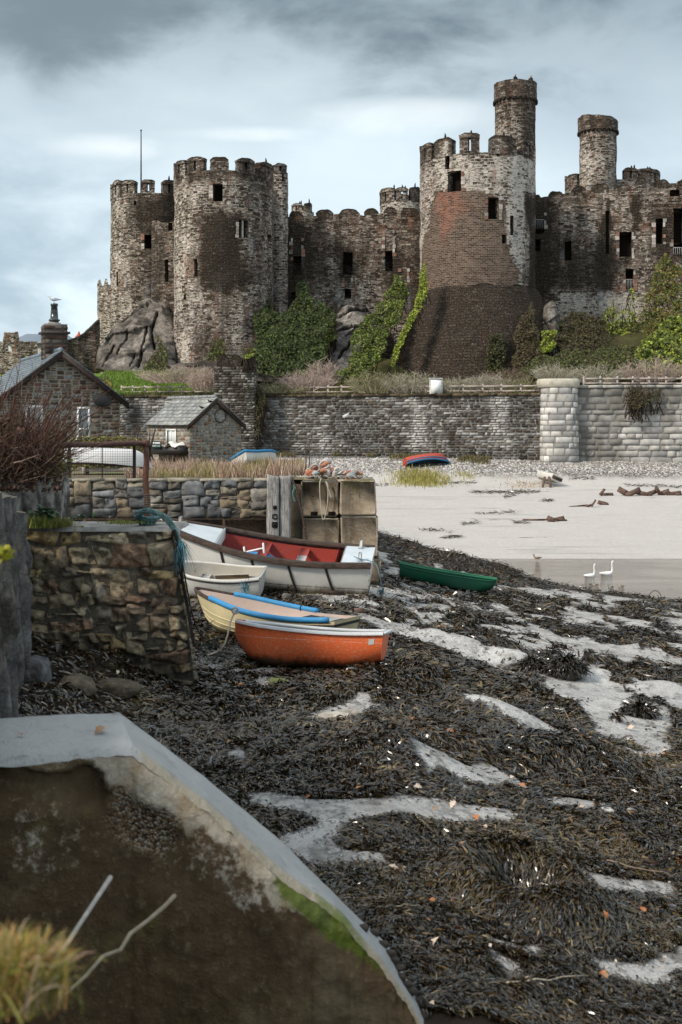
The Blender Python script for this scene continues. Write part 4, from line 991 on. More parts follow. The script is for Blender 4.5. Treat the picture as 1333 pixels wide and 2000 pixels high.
# white cabinet
cx_,cy_=ax(852,101.3),101.3; cb=thing('utility_cabinet','pale grey white cabinet standing on the wall top before the great tower','cabinet',(cx_,cy_,2.5))
m=MB(); m.box((cx_,cy_,3.1),(1.0,.6,1.35),bev=.03,col=(.75,.76,.76)); m.build('body',MT['white'],cb)
m=MB(); m.box((cx_,cy_,3.83),(1.06,.66,.08),bev=.02,col=(.7,.71,.71)); m.build('cap',MT['white'],cb)
m=MB(); m.box((cx_,cy_-.312,3.12),(.86,.02,1.12),col=(.8,.81,.81)); m.build('door',MT['white'],cb)

# ---------------------------------------------------------------- crags
def crag(name,label,polyp,Dnear,Dfar,seed,amp=1.,thick=.0,nu=90,nv=70,colr=(.2,.19,.175),cracks=()):
    """rock face: an outline raised into relief, leaning back from the foot to the head, closed behind"""
    ys=[p[1] for p in polyp]; y0,y1=min(ys),max(ys)
    V_=np.linspace(0,1,nv); G=[]
    for v in V_:
        py=y1-(y1-y0)*v; xs=[]
        n=len(polyp)
        for i in range(n):
            (xa_,ya),(xb_,yb)=polyp[i],polyp[(i+1)%n]
            if (ya-py)*(yb-py)<=0 and ya!=yb: xs.append(xa_+(xb_-xa_)*(py-ya)/(yb-ya))
        if len(xs)<2: xs=[polyp[0][0]]*2
        l,r=min(xs),max(xs); Dd=Dnear+(Dfar-Dnear)*v**1.1
        u=np.linspace(0,1,nu); x=(l+(r-l)*u-CX)/F_PX*Dd; z=az(py,Dd)
        bul=np.sin(np.clip(u,0,1)*math.pi)**.5*2.2
        G.append(np.stack([x,np.full(nu,Dd)-bul,np.full(nu,z)],-1))
    G=np.array(G)
    q=G@np.array(Euler((.2,.75,.3)).to_matrix()).T
    st=np.abs(((q[...,0]*.55+fbm(q[...,1]*.3,q[...,2]*.3,None,3,seed)*1.6)%1)-.5)*2
    r=amp*(.5*(fbm(G[...,0]*.35,G[...,2]*.4,G[...,1]*.3,5,seed)-.5)+.55*(st-.5)+.35*np.abs(fbm(q[...,0]*1.2,q[...,2]*.5,None,3,seed+2)-.5))
    gx_,gz_=pxy(G); ck=np.zeros(gx_.shape)
    for (cl_,w_) in cracks: ck=np.maximum(ck,sst(w_,w_*.4,segdist(gx_+6*(fbm(gx_*.1,gz_*.1,None,3,2)-.5),gz_+6*(fbm(gx_*.1,gz_*.1,None,3,3)-.5),cl_)))
    r=r-.7*ck
    G[...,1]-=r; G[...,2]+=.35*r*(V_[:,None]<.98)
    G[0,:,2]-=1.5
    sr=random.Random(seed); cx0,cz0=G[...,0].mean(),G[...,2].mean(); A_=(G[...,0]-cx0)*.8+(G[...,2]-cz0)*.6+1.1*(fbm(G[...,0]*.7,G[...,2]*.7,None,3,seed+31)-.5); B_=(-(G[...,0]-cx0)*.6+(G[...,2]-cz0)*.8)*1.0; best=np.full(A_.shape,1e9); val=np.zeros(A_.shape); tone=np.zeros(A_.shape); sa,sb=np.abs(A_).max(),np.abs(B_).max()
    for _ in range(int(26+nu*.12)):
        p0,p1,hh,ga,gb,tn=sr.uniform(-sa,sa),sr.uniform(-sb,sb),sr.uniform(-1,1),sr.uniform(-.3,.3),sr.uniform(-.45,.45),sr.uniform(.75,1.2); dd=((A_-p0)*.55)**2+((B_-p1)*1.5)**2; k_=dd<best; best=np.where(k_,dd,best); val=np.where(k_,hh*.55+ga*(A_-p0)+gb*(B_-p1),val); tone=np.where(k_,tn,tone)
    G[...,1]-=.6*amp*val
    back=G.copy();  back[...,1]=np.maximum(back[...,1]+2.5,Dfar+1.0)
    k=.55+.75*fbm(q[...,0]*.8,q[...,1]*.8,q[...,2]*.8,4,seed+4)+.25*(st-.5); k=k*(1-.55*sst(.55,.66,fbm(q[...,0]*.5,G[...,2]*.9,None,4,seed+8)))
    m=MB(); m.grid(G,col=np.clip(np.array(colr)*(tone*k*(1-.85*ck))[...,None],0,1),flip=True)
    m.grid(np.stack([G[-1],back[-1]],0),col=colr,flip=True); m.grid(np.stack([G[:,0],back[:,0]],1),col=colr,flip=False); m.grid(np.stack([G[:,-1],back[:,-1]],1),col=colr,flip=True)
    c=G.reshape(-1,3).mean(0); return tag(m.build(name,MT['cliff'],loc=tuple(c)),label,'rock')
crag('rock_outcrop','large tilted grey rock face below the rear left castle tower',[(184,724),(190,690),(205,655),(235,625),(275,592),(305,585),(330,600),(345,650),(342,720),(300,740)],116,128,3,1.1,150,120,colr=(.21,.185,.16),cracks=[([(212,642),(240,622),(276,596)],7),([(196,672),(208,652),(216,640)],5),([(288,640),(278,680),(270,715)],3.5),([(310,610),(296,640),(300,680)],3),([(230,690),(245,660),(250,640)],2),([(205,715),(212,690),(225,675)],2),([(255,715),(262,690)],2)])
crag('rock_outcrop','grey slab of rock between two ivy patches under the middle castle wall',[(625,730),(640,650),(655,622),(668,600),(700,598),(722,602),(735,640),(715,690),(720,735)],117,125,5,.9,70,60,colr=(.24,.22,.2),cracks=[([(652,622),(690,606),(725,604)],4),([(640,660),(670,640),(700,640)],3),([(660,700),(690,660)],3)])
crag('rock_outcrop','narrow pale rock pillar right of the splayed tower base',[(1048,690),(1052,640),(1060,605),(1072,590),(1086,600),(1092,640),(1088,690)],116,119.5,9,.9,40,40,colr=(.25,.23,.2),cracks=[([(1060,620),(1075,640),(1070,670)],3)])
crag('rock_outcrop','dark broken bedrock under the front left castle tower',[(330,745),(336,712),(400,706),(430,712),(500,700),(540,706),(620,715),(640,750)],112.6,115.5,13,.7,60,14,colr=(.14,.12,.1))

# ---------------------------------------------------------------- ivy and scrub on the slope
def ivy(label,poly,D0,D1,n,size,cols,seed,name='ivy',cat='ivy',thick=.9,lump=1.,holes=.42):
    """climbing plant: leaves in lumps along the slope from foot D0 to head D1"""
    rg=rg_(seed); xs=[p[0] for p in poly]; ys=[p[1] for p in poly]
    N=int(n*3.2); px=rg.uniform(min(xs),max(xs),N); py=rg.uniform(min(ys),max(ys),N)
    wx=px+(fbm(px*.05,py*.05,None,4,seed)-.5)*26*lump; wy=py+(fbm(px*.05,py*.05,None,4,seed+3)-.5)*26*lump
    k=inpoly(wx,wy,poly)&(fbm(px*.055,py*.055,None,4,seed+6)+rg.uniform(-.2,.2,N)>holes-.08); px,py=px[k][:n],py[k][:n]; N=len(px)
    D=D0+(D1-D0)*np.clip((max(ys)-py)/(max(ys)-min(ys)),0,1)
    lumpy=fbm(px*.05,py*.06,None,4,seed+9); dep=thick*(1.6*lumpy+rg.uniform(-.5,.35,N)**1)
    D=D-dep
    P=np.stack([(px-CX)/F_PX*D,D,-(py-HY)/F_PX*D],-1)
    col=pal(rg,N,cols,.4)
    nm=unit(np.stack([rg.normal(0,.4,N),np.full(N,-.75),np.full(N,.75)],-1))
    m=MB(); leaves(m,P,size,col,rg,nm,.55)
    # a few stems behind the leaves
    for k in range(0,N,max(1,N//60)):
        p=P[k]; m.tube([p+np.array((rg.uniform(-.5,.5),.5,-1.2)),p+np.array((0,.35,-.2)),p+np.array((rg.uniform(-.3,.3),.3,.7))],[.05,.035,.012],4,1,col=(.06,.045,.035))
    c=P.mean(0); o=m.build(name,[MT['leaf'],MT['twig']],loc=tuple(c)); return tag(o,label,cat)
DG=[(.024,.04,.01),(.045,.07,.014),(.075,.1,.02),(.034,.046,.012)]
MG=[(.075,.105,.018),(.115,.145,.026),(.05,.075,.016),(.15,.16,.04)]
BG=[(.26,.32,.035),(.2,.26,.03),(.34,.36,.06),(.14,.19,.025)]
BR=[(.06,.045,.022),(.09,.07,.035),(.045,.04,.018),(.07,.075,.025)]
YB=[(.17,.11,.025),(.2,.15,.04),(.12,.09,.03),(.13,.14,.035)]
ivy('dense dark green ivy climbing beside the front left tower',[(492,730),(494,600),(498,562),(508,548),(522,560),(532,600),(545,615),(575,590),(585,560),(594,545),(600,580),(640,600),(656,620),(646,650),(640,690),(620,735)],111,124,15000,.19,DG,1,thick=1.2)
ivy('mid green ivy along the top of the grey rock slab',[(628,650),(645,630),(662,625),(655,660),(640,676),(632,700)],116,118.6,900,.2,MG,19)
ivy('mottled green ivy bank left of the splayed tower base',[(640,735),(684,712),(690,650),(730,610),(762,560),(768,535),(790,548),(800,560),(786,610),(756,668),(728,728),(700,740)],111.5,122.5,8000,.18,MG+MG+BG[1:2]+BG[3:]+[(.03,.045,.01)],4,thick=1.)
ivy('bright yellow green ivy streak along the left edge of the splayed tower base',[(764,720),(770,680),(786,640),(806,600),(818,570),(820,530),(828,512),(836,545),(833,575),(815,615),(796,650),(780,690),(772,716)],112.5,116.2,3600,.14,BG,6,thick=.5,lump=.4,holes=.2)
ivy('bright green rounded shrub under the narrow rock pillar',[(1050,680),(1056,655),(1072,645),(1088,650),(1088,672),(1072,690),(1056,692)],113,114.5,1100,.17,BG,8,'shrub','shrub',.7)
ivy('green bramble thicket spilling over the right end of the castle bank',[(1240,730),(1244,680),(1270,650),(1300,625),(1345,610),(1400,600),(1400,735)],109,116.5,9000,.24,BG+MG+MG,10,'bramble_thicket','thicket',1.4)
ivy('yellow brown creeper hanging on the right castle wall',[(1245,640),(1258,580),(1275,540),(1290,510),(1305,490),(1315,525),(1340,520),(1400,540),(1400,640),(1300,650),(1270,665)],116.5,122,6500,.2,YB+MG,12,thick=.9)
ivy('thin green creeper on the pale foot of the right castle wall',[(1176,650),(1182,600),(1196,588),(1202,620),(1215,600),(1232,580),(1240,560),(1246,600),(1236,650),(1200,662)],118,121.8,900,.17,MG+BG,14,thick=.4)
ivy('dull brown thicket below the pale foot of the right wall',[(1085,670),(1095,625),(1130,610),(1180,618),(1200,660),(1185,690),(1100,690)],114,119,5500,.17,BR,16,'scrub_thicket','thicket',1.0)
ivy('dark brown scrub in the angle right of the splayed tower base',[(1000,735),(1006,680),(1010,630),(1040,590),(1050,640),(1056,690),(1060,735)],110.5,116.5,4200,.16,BR+[(.1,.06,.03)],17,'scrub_thicket','thicket',.9)
ivy('low olive green scrub across the slope above the buttress',[(1000,738),(1050,700),(1110,685),(1180,680),(1240,675),(1250,735),(1120,740)],107,113.5,9500,.17,MG+BR+BR+DG,18,'scrub_thicket','thicket',.9)
ivy('small dark green creeper at the foot of the front left tower',[(404,706),(408,680),(420,665),(438,662),(440,690),(430,710)],113.6,116.2,900,.16,MG+BR,20,thick=.4)
ivy('small dark ivy climbing low on the right of the splayed tower base',[(945,730),(950,690),(958,660),(975,650),(988,670),(985,735)],112.2,113.2,1300,.15,DG+BR,26,thick=.35)
ivy('brown and green scrub in the cleft of the large rock face',[(280,722),(296,690),(310,650),(325,660),(322,700),(330,735),(300,738)],114,120,1600,.17,BR+MG,24,'scrub_thicket','thicket',.6)
ivy('yellow flowering gorse bush on the bank beside the cottage roof',[(188,762),(192,745),(205,740),(218,748),(216,765)],104.6,105.2,900,.13,[(.4,.3,.05),(.3,.26,.06),(.2,.2,.05)],28,'gorse_bush','bush',.5)
ivy('green tuft growing on top of the small wall turret',[(474,690),(480,680),(500,682),(502,698),(480,700)],101.6,102.4,350,.13,BG+MG,29,'turret_plant','plant',.4)
# bare twiggy shrubs along the wall top
def bare_shrub(px,py,wid,hei,D,label,colr,seed,leafc=None,nl=0):
    rg=rg_(seed); b=at(px,py,D); s_=D/F_PX; w_,h_=wid*s_,hei*s_*.72
    m=MB()
    for k in range(int(38+w_*22)):
        a=rg.uniform(-1,1); x=b.x+a*w_*.38; y=b.y+rg.uniform(-.5,.5); hh=h_*(1-.45*a*a)*rg.uniform(.55,1.05)
        p=np.array((x,y,b.z-.15)); P=[p]
        for q in range(3):
            p=p+np.array((rg.normal(a*.12*w_,.12),rg.normal(0,.12),hh/3)); P.append(p)
        m.tube(P,[.028,.02,.014,.007],3,0,col=np.array(colr)*rg.uniform(.6,1.3),cap=False)
        for q in range(7):
            i=rg.integers(1,4); s0=P[i]-(P[i]-P[i-1])*rg.uniform(0,.9); d=np.array((rg.normal(0,.35),rg.normal(0,.3),rg.uniform(.05,.45)))*min(1,h_*.55)
            m.tube([s0,s0+d*.6,s0+d+np.array((0,0,.05))],[.014,.01,.005],3,0,col=np.array(colr)*rg.uniform(.7,1.5),cap=False)
    if nl:
        P=np.stack([b.x+rg.normal(0,.22,nl)*w_,b.y+rg.normal(0,.35,nl),b.z+np.abs(rg.normal(.35,.25,nl))*h_],-1); leaves(m,P,.09,pal(rg,nl,leafc,.4),rg,None,1.,1)
    return tag(m.build('bare_shrub',[MT['twig'],MT['leaf']],loc=tuple(b)),label,'shrub',group='bare winter shrubs along the wall top')
PK,GY,OL=(.44,.35,.3),(.38,.35,.28),(.3,.28,.17)
LF=[(.2,.19,.1),(.26,.22,.13),(.14,.14,.06)]; LP=[(.36,.28,.25),(.3,.24,.2)]; LGn=[(.05,.075,.015),(.08,.1,.03)]
SH=[(350,745,120,45,106,'wide pinkish bare shrub left of the small wall turret',PK,LP,420),(400,758,50,60,104.6,'dense pink bare shrub touching the left side of the small wall turret',PK,LP,250),
 (545,765,80,30,103.9,'low olive shrub just right of the small wall turret',OL,LF,420),(600,758,80,50,104.2,'pale pinkish bare shrub before the dark ivy',PK,LP,300),(632,745,44,62,105.6,'tall thin bare sapling at the foot of the dark ivy',PK,LP,50),
 (735,765,90,58,102.4,'bushy olive grey shrub left of the white cabinet',OL,LF,600),(805,766,85,60,102.2,'grey shrub touching the left side of the white cabinet',GY,LF,350),
 (905,766,100,48,101.8,'grey shrub right of the white cabinet',GY,LF,400),(955,764,70,52,101.6,'bare grey shrub two along to the right of the white cabinet',GY,LP,200),(1020,766,66,44,101.4,'small leafy green bush left of the round buttress cap',OL,LGn,650),
 (985,748,70,45,104.,'brown shrub behind the fence near the buttress',(.2,.15,.11),LF,150),(1080,742,60,52,101.5,'bare pale shrub behind the round buttress cap',GY,LF,160),(1165,745,80,50,101.,'bare shrub on the ashlar wall top right of the buttress',GY,LF,250),
 (1275,742,90,66,100.8,'pale pinkish bare shrub before the bramble thicket',PK,LP,250)]
for k,(px,py,wd_,he,D,lb,cl_,lf,nl) in enumerate(SH): bare_shrub(px,py,wd_,he,D,lb,cl_,100+k,lf,nl)
# hanging weeds on the walls
ivy('dark dry creeper hanging on the right side of the small wall turret',[(497,850),(500,770),(512,750),(518,790),(510,850)],101.6,102.8,700,.12,BR,31,thick=.3)
ivy('dark brown creeper hanging over the top of the ashlar wall',[(1215,790),(1225,765),(1260,758),(1300,765),(1290,785),(1250,800)],97.6,98.4,700,.12,BR,33,thick=.3)
# rough grass on the bank, the wall top and foot: one mass
rg=rg_(50); n=26000
x=rg.uniform(-22,34,n); y=wall_y(x)+rg.uniform(.1,9,n)**1.; z=hill_z(x,y); gsel=fbm(x*.4,y*.4,None,3,8)
c=np.where((gsel>.5)[:,None],pal(rg,n,[(.1,.11,.03),(.14,.13,.05)]),pal(rg,n,[(.2,.16,.1),(.13,.1,.055)])); lft=(x<-9.8)&(y>106.5); c[lft]=pal(rg,n,[(.12,.2,.03),(.16,.25,.04),(.2,.27,.06)])[lft]
m=MB(); blades(m,np.stack([x,y,z-.05],-1),np.stack([rg.normal(0,.5,n),rg.normal(0,.5,n),np.ones(n)],-1),rg.uniform(.2,.55,n),np.full(n,.07),.1,c,rg,2)
tag(m.build('bank_grass',MT['grass']),kind='stuff')
n=9000; x=rg.uniform(-8,15.5,n); off=np.abs(rg.normal(0,1.,n))+.1; y=wall_y(x)-off; k=(fbm(x*.35,y*.2,None,3,80)+.12*sst(6,2,np.abs(x-7)))>.47; x,y=x[k],y[k]; n=len(x)
m=MB(); blades(m,np.stack([x,y,H0(x,y)-.03],-1),np.stack([rg.normal(0,.5,n),rg.normal(0,.5,n),np.ones(n)],-1),rg.uniform(.15,.5,n),np.full(n,.06),.1,pal(rg,n,[(.14,.15,.05),(.24,.19,.11),(.08,.1,.03),(.28,.2,.15)]),rg,2)
tag(m.build('strand_grass',MT['grass']),kind='stuff')
# ---------------------------------------------------------------- the town behind the cottage
rw2=MB(); PT=wall_P(ax(112,118),118,ax(196,120),120)
def tt_(U): return az(690,118)+np.interp(U,[0,.8,1.6,2.6,3.4,4.2],[.9,1.3,1.5,1.9,2.6,3.4])+.25*(fbm(U*2,U*0,None,3,5)-.5)
g_=masonry(PT,0,PT.L,0,3,.2,[],paint((.4,0,.4),[]),.25,seed=44,top=lambda U:tt_(U))
U,D=np.meshgrid(np.linspace(0,PT.L,30),np.array([0,-1.]),indexing='ij'); g_.grid(PT(U,tt_(U),D),uv=np.stack([U,D],-1),col=np.array((.2,0,.7)),flip=True)
tag(g_.build('ruined_wall',MT['castle'],loc=(ax(150,118),118,3)),'ruined dark stone wall stepping up from the cottage roof to the rock face','wall')
PT2=wall_P(ax(-30,140),140,ax(74,140),140); tf2=lambda U:az(667,140)+1.05*sst(.0,.02,np.minimum(U-2.1,4.0-U))*1+.25*(fbm(U*2,U*0,None,3,6)-.5)
g_=masonry(PT2,0,PT2.L,2,12,.16,[(2.75,3.1,az(668,140),az(655,140))],paint((.6,0,.15),[]),.12,seed=46,top=tf2)
tag(g_.build('ruined_wall',MT['castle'],loc=(ax(30,140),140,6)),'ruined stone wall with one slotted merlon beyond the cottage ridge','wall')
th=thing('town_house','distant house with a blue grey hipped slate roof behind the cottage chimney','house',(ax(108,165),165,4))
m=MB(); x0,x1=ax(28,165),ax(150,165); zr,ze=az(651,165),az(674,165)
V=[(x0,161,ze),(x1,161,ze),(x1,171,ze),(x0,171,ze),(x0+1.4,166,zr),(x1-1.6,166,zr)]; m.add(V,[(0,1,5,4),(1,2,5),(2,3,4,5),(3,0,4)]); m.build('roof',MT['greyroof'],th)
m=MB(); m.box(((x0+x1)/2,166,(ze+2)/2-.02),(x1-x0-.6,9,ze-2),col=(.4,.38,.35)); m.build('wall',MT['house'],th)
px_=ax(154.5,125); pt=thing('chimney_pot','orange red terracotta chimney pot with a finial behind the ruined wall','chimney pot',(px_,125,az(668,125)))
m=MB(); m.lathe((px_,125,az(668,125)),[(.3,-.9),(.3,0),(.36,.05),(.36,.22),(.28,.28),(.36,.42),(.4,.52),(.3,.62),(.14,.8),(.08,.98),(.02,1.12)],16,col=(1,1,1)); m.build('pot',MT['terracotta'],pt,smooth=True)
m=MB(); m.box((px_,125,az(668,125)-1.2),(1.4,.9,1.),col=(.13,.1,.085)); m.build('stack',MT['house'],pt)
# ================================================================ cottage, shed and quay
def slates(mb,P,U,V,rw,sw,rng,cols,th=.018,lift=.05):
    """overlapping slate courses on a slope: u along the eaves, v up the slope"""
    n=int(V/rw)+1
    for r in range(n):
        v0=r*rw; v1=min(v0+rw*1.25,V+.02); u=-rng.uniform(0,sw)
        while u<U:
            w_=sw*rng.uniform(.8,1.2); a,b=max(0,u)+.004,min(U,u+w_)-.004; u+=w_
            if b-a<.03: continue
            dv=rng.uniform(-.012,.012); c=np.array(cols[rng.randrange(len(cols))])*rng.uniform(.75,1.25); s=rng.uniform(-.006,.006)
            us=np.array([[a,a],[b,b]]); vs=np.array([[v0+dv,v1],[v0+dv,v1]]); ds=np.array([[lift+s,lift*.35],[lift+rng.uniform(-.006,.006),lift*.35]])
            T=P(us,vs,ds); Bt=P(us,vs,ds-th)
            mb.add(np.array([T[0,0],T[0,1],T[1,1],T[1,0],Bt[0,0],Bt[1,0],Bt[0,1],Bt[1,1]]),[(0,3,2,1),(0,4,5,3),(0,1,6,4),(3,5,7,2)],col=c)
def gable_house(name,label,cat,ridge,eaveL,eaveR,Dg,yaw,length,zfloor,over,cols,slc,seed,mw,mh,bulge,barge,half=None):
    """gable end faces the quay. px of ridge / eave corners on the gable at depth Dg; body runs back-left along yaw"""
    t=thing(name,label,cat,(ax(ridge[0],Dg),Dg,zfloor))
    gx=np.array((math.cos(yaw),math.sin(yaw),0)); bk=np.array((-math.sin(yaw),math.cos(yaw),0)) # gable direction, and back
    return t,gx,bk
# ---- cottage: gable parallel-ish to the picture, ridge running back to the left
SLC=[(.14,.18,.215),(.11,.145,.175),(.17,.205,.235),(.125,.155,.17)]
cot=thing('cottage','low stone cottage with blue slate roof and two white windows in its gable','cottage',(ax(110,50),50,-1.7))
yaw=R_(27)                                           # gable wall turned: its right end is farther off
gd=np.array((math.cos(yaw),math.sin(yaw))); bd=np.array((-math.sin(yaw),math.cos(yaw)))
apx=at(118,688,50.); hw_=2.5; rise=az(688,50)-az(783,50); zE=az(783,50)
# near slope runs from the apex down to the left/front; the gable base line centre
def gp(u,z,d=0.):                                     # point on gable plane, d outwards (to the viewer's right front)
    n=np.array((gd[1],-gd[0])); return np.array((apx.x+gd[0]*u+n[0]*d, 50+gd[1]*u+n[1]*d, z))
def gP(U,V,D):
    n=(gd[1],-gd[0]); return np.stack([apx.x+gd[0]*U+n[0]*D,50+gd[1]*U+n[1]*D,V+0*U],-1)
def house(t,apex,gd_,hw_,zE,zR,zF,length,bdir,cols,mw,mh,slc,srw,sw,seed,over=.22,eave=.3,bcol=(.03,.022,.02),wins=(),left_eave_drop=0.):
    rr=random.Random(seed); ox,oy=apex; n=np.array((gd_[1],-gd_[0]))
    def GP(U,V,D): return np.stack([ox+gd_[0]*U+n[0]*D,oy+gd_[1]*U+n[1]*D,V+0.*np.asarray(U)],-1)
    W=2*hw_; H=zR-zF
    roofz=lambda u: zR-(zR-zE)*abs(u)/hw_
    def keep(u,v):
        uu=u-hw_; z=v+zF
        if z>roofz(uu)-.02: return False
        return not any(a-.06<uu<b+.06 and c-.05<z<d+.05 for (a,b,c,d) in wins)
    m=MB(); stones(m,lambda U,V,D:GP(U-hw_,V+zF,D),split_rects(W,H,rr,mw,mh),cols,seed,.035,.022,2,2,.03,.006,keep=keep)
    # backing with openings
    ub=breaks(-hw_,hw_,.12,[q for w_ in wins for q in w_[:2]]); vb=np.array(sorted(set(list(np.arange(0,1.0001,.05)))))
    for i in range(len(ub)-1):
        um=(ub[i]+ub[i+1])/2; segs=[(zF,roofz(um)-.03)]
        for (a,b,c,d) in wins:
            if a<um<b: segs=[(zF,c),(d,roofz(um)-.03)]
        for (za,zb_) in segs:
            us=np.array([[ub[i]]*2,[ub[i+1]]*2]); top=[[za,zb_],[za,zb_]]; m.grid(GP(us,np.array(top),np.full((2,2),-.012)),col=(.3,.265,.22))
    # side walls and back
    for sgn in (-1,1):
        o=np.array((ox,oy))+gd_*hw_*sgn; us=courses(length,zE-zF-.05,rr,mw,mh)
        nn=gd_*sgn
        def SP(U,V,D,o=o,nn=nn): return np.stack([o[0]+bdir[0]*U+nn[0]*D,o[1]+bdir[1]*U+nn[1]*D,V+0*U+zF],-1)
        stones(m,SP,us,cols,seed+sgn+5,.035,.022,1,1,.03,.006)
        U,V=np.meshgrid([0,length],[0,zE-zF],indexing='ij'); m.grid(SP(U,V,np.full((2,2),-.012)),col=(.3,.265,.22))
    m.build('wall',MT['house'],t)
    r=MB(); sl=math.hypot(hw_+eave,(zR-zE)*(hw_+eave)/hw_)
    for sgn in (-1,1):
        e=gd_*sgn*(hw_+eave); dz=-(zR-zE)*(hw_+eave)/hw_; top=np.array((ox,oy,zR+.06)); dv=-np.array((e[0],e[1],dz))/sl; bot=top-dv*sl
        nm=np.cross(np.array((bdir[0],bdir[1],0)),dv)*(-sgn); nm=nm/np.linalg.norm(nm); nm=nm if nm[2]>0 else -nm
        st=np.array((n[0],n[1],0))*over
        def RP(U,V,D,bot=bot,dv=dv,nm=nm,st=st): return bot+st+np.asarray(U)[...,None]*np.array((bdir[0],bdir[1],0))+np.asarray(V)[...,None]*dv+np.asarray(D)[...,None]*nm
        slates(r,RP,length+over,sl,srw,sw,rr,slc)
        c=[RP(np.array(a),np.array(b),np.array(0.)) for a,b in ((0,0),(length+over,0),(length+over,sl),(0,sl))]; r.poly(c,-nm*.05,col=(.03,.025,.022))
    u=-over
    while u<length:                                   # ridge tiles
        p=np.array((ox+bdir[0]*(u+.2),oy+bdir[1]*(u+.2),zR+.1)); q=p+np.array((bdir[0],bdir[1],0))*.36
        r.tube([p,q],[.1,.115],8,col=np.array(slc[0])*rr.uniform(.6,1.)); u+=.4
    roof=r.build('roof',MT['slate'],t)
    for sgn in (-1,1):                                # bargeboards under the verge
        a=GP(np.array(0.),np.array(zR+.03),np.array(over-.02)); b=GP(np.array(sgn*(hw_+eave)),np.array(zR+.03-(zR-zE)*(hw_+eave)/hw_),np.array(over-.02))
        m=MB(); m.poly([a,b,b+np.array((0,0,-.22)),a+np.array((0,0,-.26))],np.array((-n[0],-n[1],0))*.035,col=bcol); 
        a2,b2=[q+np.array((-n[0],-n[1],0))*.04+np.array((0,0,-.02)) for q in (a,b)]; m.poly([a2,b2,b2+np.array((0,0,-.03)),a2+np.array((0,0,-.03))],np.array((-n[0],-n[1],0))*(over-.02),col=bcol)
        m.build('bargeboard',MT['darkwood'],t)
    for (a,b,c,d) in wins:
        f=MB(); fw=.09
        def bar(u0,u1,z0,z1,d0=-.04,dd=.07):
            P4=[GP(np.array(u),np.array(z),np.array(d0)) for u,z in ((u0,z0),(u1,z0),(u1,z1),(u0,z1))]; f.poly(P4,np.array((n[0],n[1],0))*dd,col=(1,1,1))
        bar(a,b,c,c+fw); bar(a,b,d-fw,d); bar(a,a+fw,c+fw,d-fw); bar(b-fw,b,c+fw,d-fw); bar(a+fw,b-fw,c+(d-c)*.27,c+(d-c)*.27+.07)
        bar(a-.06,b+.06,c-.08,c-.003,-.02,.1)
        w_=f.build('window',MT['frame'],t)
        g=MB(); P4=[GP(np.array(u),np.array(z),np.array(-.02)) for u,z in ((a,c),(b,c),(b,d),(a,d))]; g.add(np.array(P4),[(0,1,2,3)]); g.build('pane',MT['winglass'],w_)
        g=MB(); us=np.linspace(a+(b-a)*.3,b-.04,24); U,Z=np.meshgrid(us,np.array([c,d]),indexing='ij'); g.grid(GP(U,Z,-.1+.03*np.sin(U*60)),col=(1,1,1)); g.build('curtain',MT['curtain'],w_)
        g=MB()
        for (p,q,r_,s) in ((a,a,c,d),(b,b,c,d)): g.poly([GP(np.array(p),np.array(r_),np.array(0.)),GP(np.array(p),np.array(s),np.array(0.)),GP(np.array(p),np.array(s),np.array(-.4)),GP(np.array(p),np.array(r_),np.array(-.4))],(0.004,0,0),col=(.2,.18,.15))
        P4=[GP(np.array(u),np.array(z),np.array(-.42)) for u,z in ((a,c),(b,c),(b,d),(a,d))]; g.add(np.array(P4),[(0,1,2,3)],1); g.build('window_reveal',[MT['house'],MT['hole']],w_)
    return GP,roof
def m_glass():
    t=NT('clear_window_glass'); t.b.inputs['Base Color'].default_value=(.8,.85,.85,1); t.b.inputs['Roughness'].default_value=.03
    tr=t.n('ShaderNodeBsdfTransparent'); gl=t.n('ShaderNodeBsdfGlossy'); gl.inputs['Roughness'].default_value=.04; ms=t.n('ShaderNodeMixShader')
    fr=t.n('ShaderNodeFresnel'); fr.inputs[0].default_value=1.6; t.t.links.new(fr.outputs[0],ms.inputs[0]); t.t.links.new(tr.outputs[0],ms.inputs[1]); t.t.links.new(gl.outputs[0],ms.inputs[2]); t.t.links.new(ms.outputs[0],t.out.inputs[0]); return t.m
MT['winglass']=m_glass()
HC=[(.1,.068,.05),(.13,.095,.07),(.07,.05,.04),(.15,.115,.085),(.19,.16,.125),(.11,.055,.035),(.2,.21,.215),(.09,.07,.06),(.08,.055,.045)]
D0=50.; gdir=np.array((math.cos(R_(24)),math.sin(R_(24)))); bdir=np.array((-math.sin(R_(24)),math.cos(R_(24))))
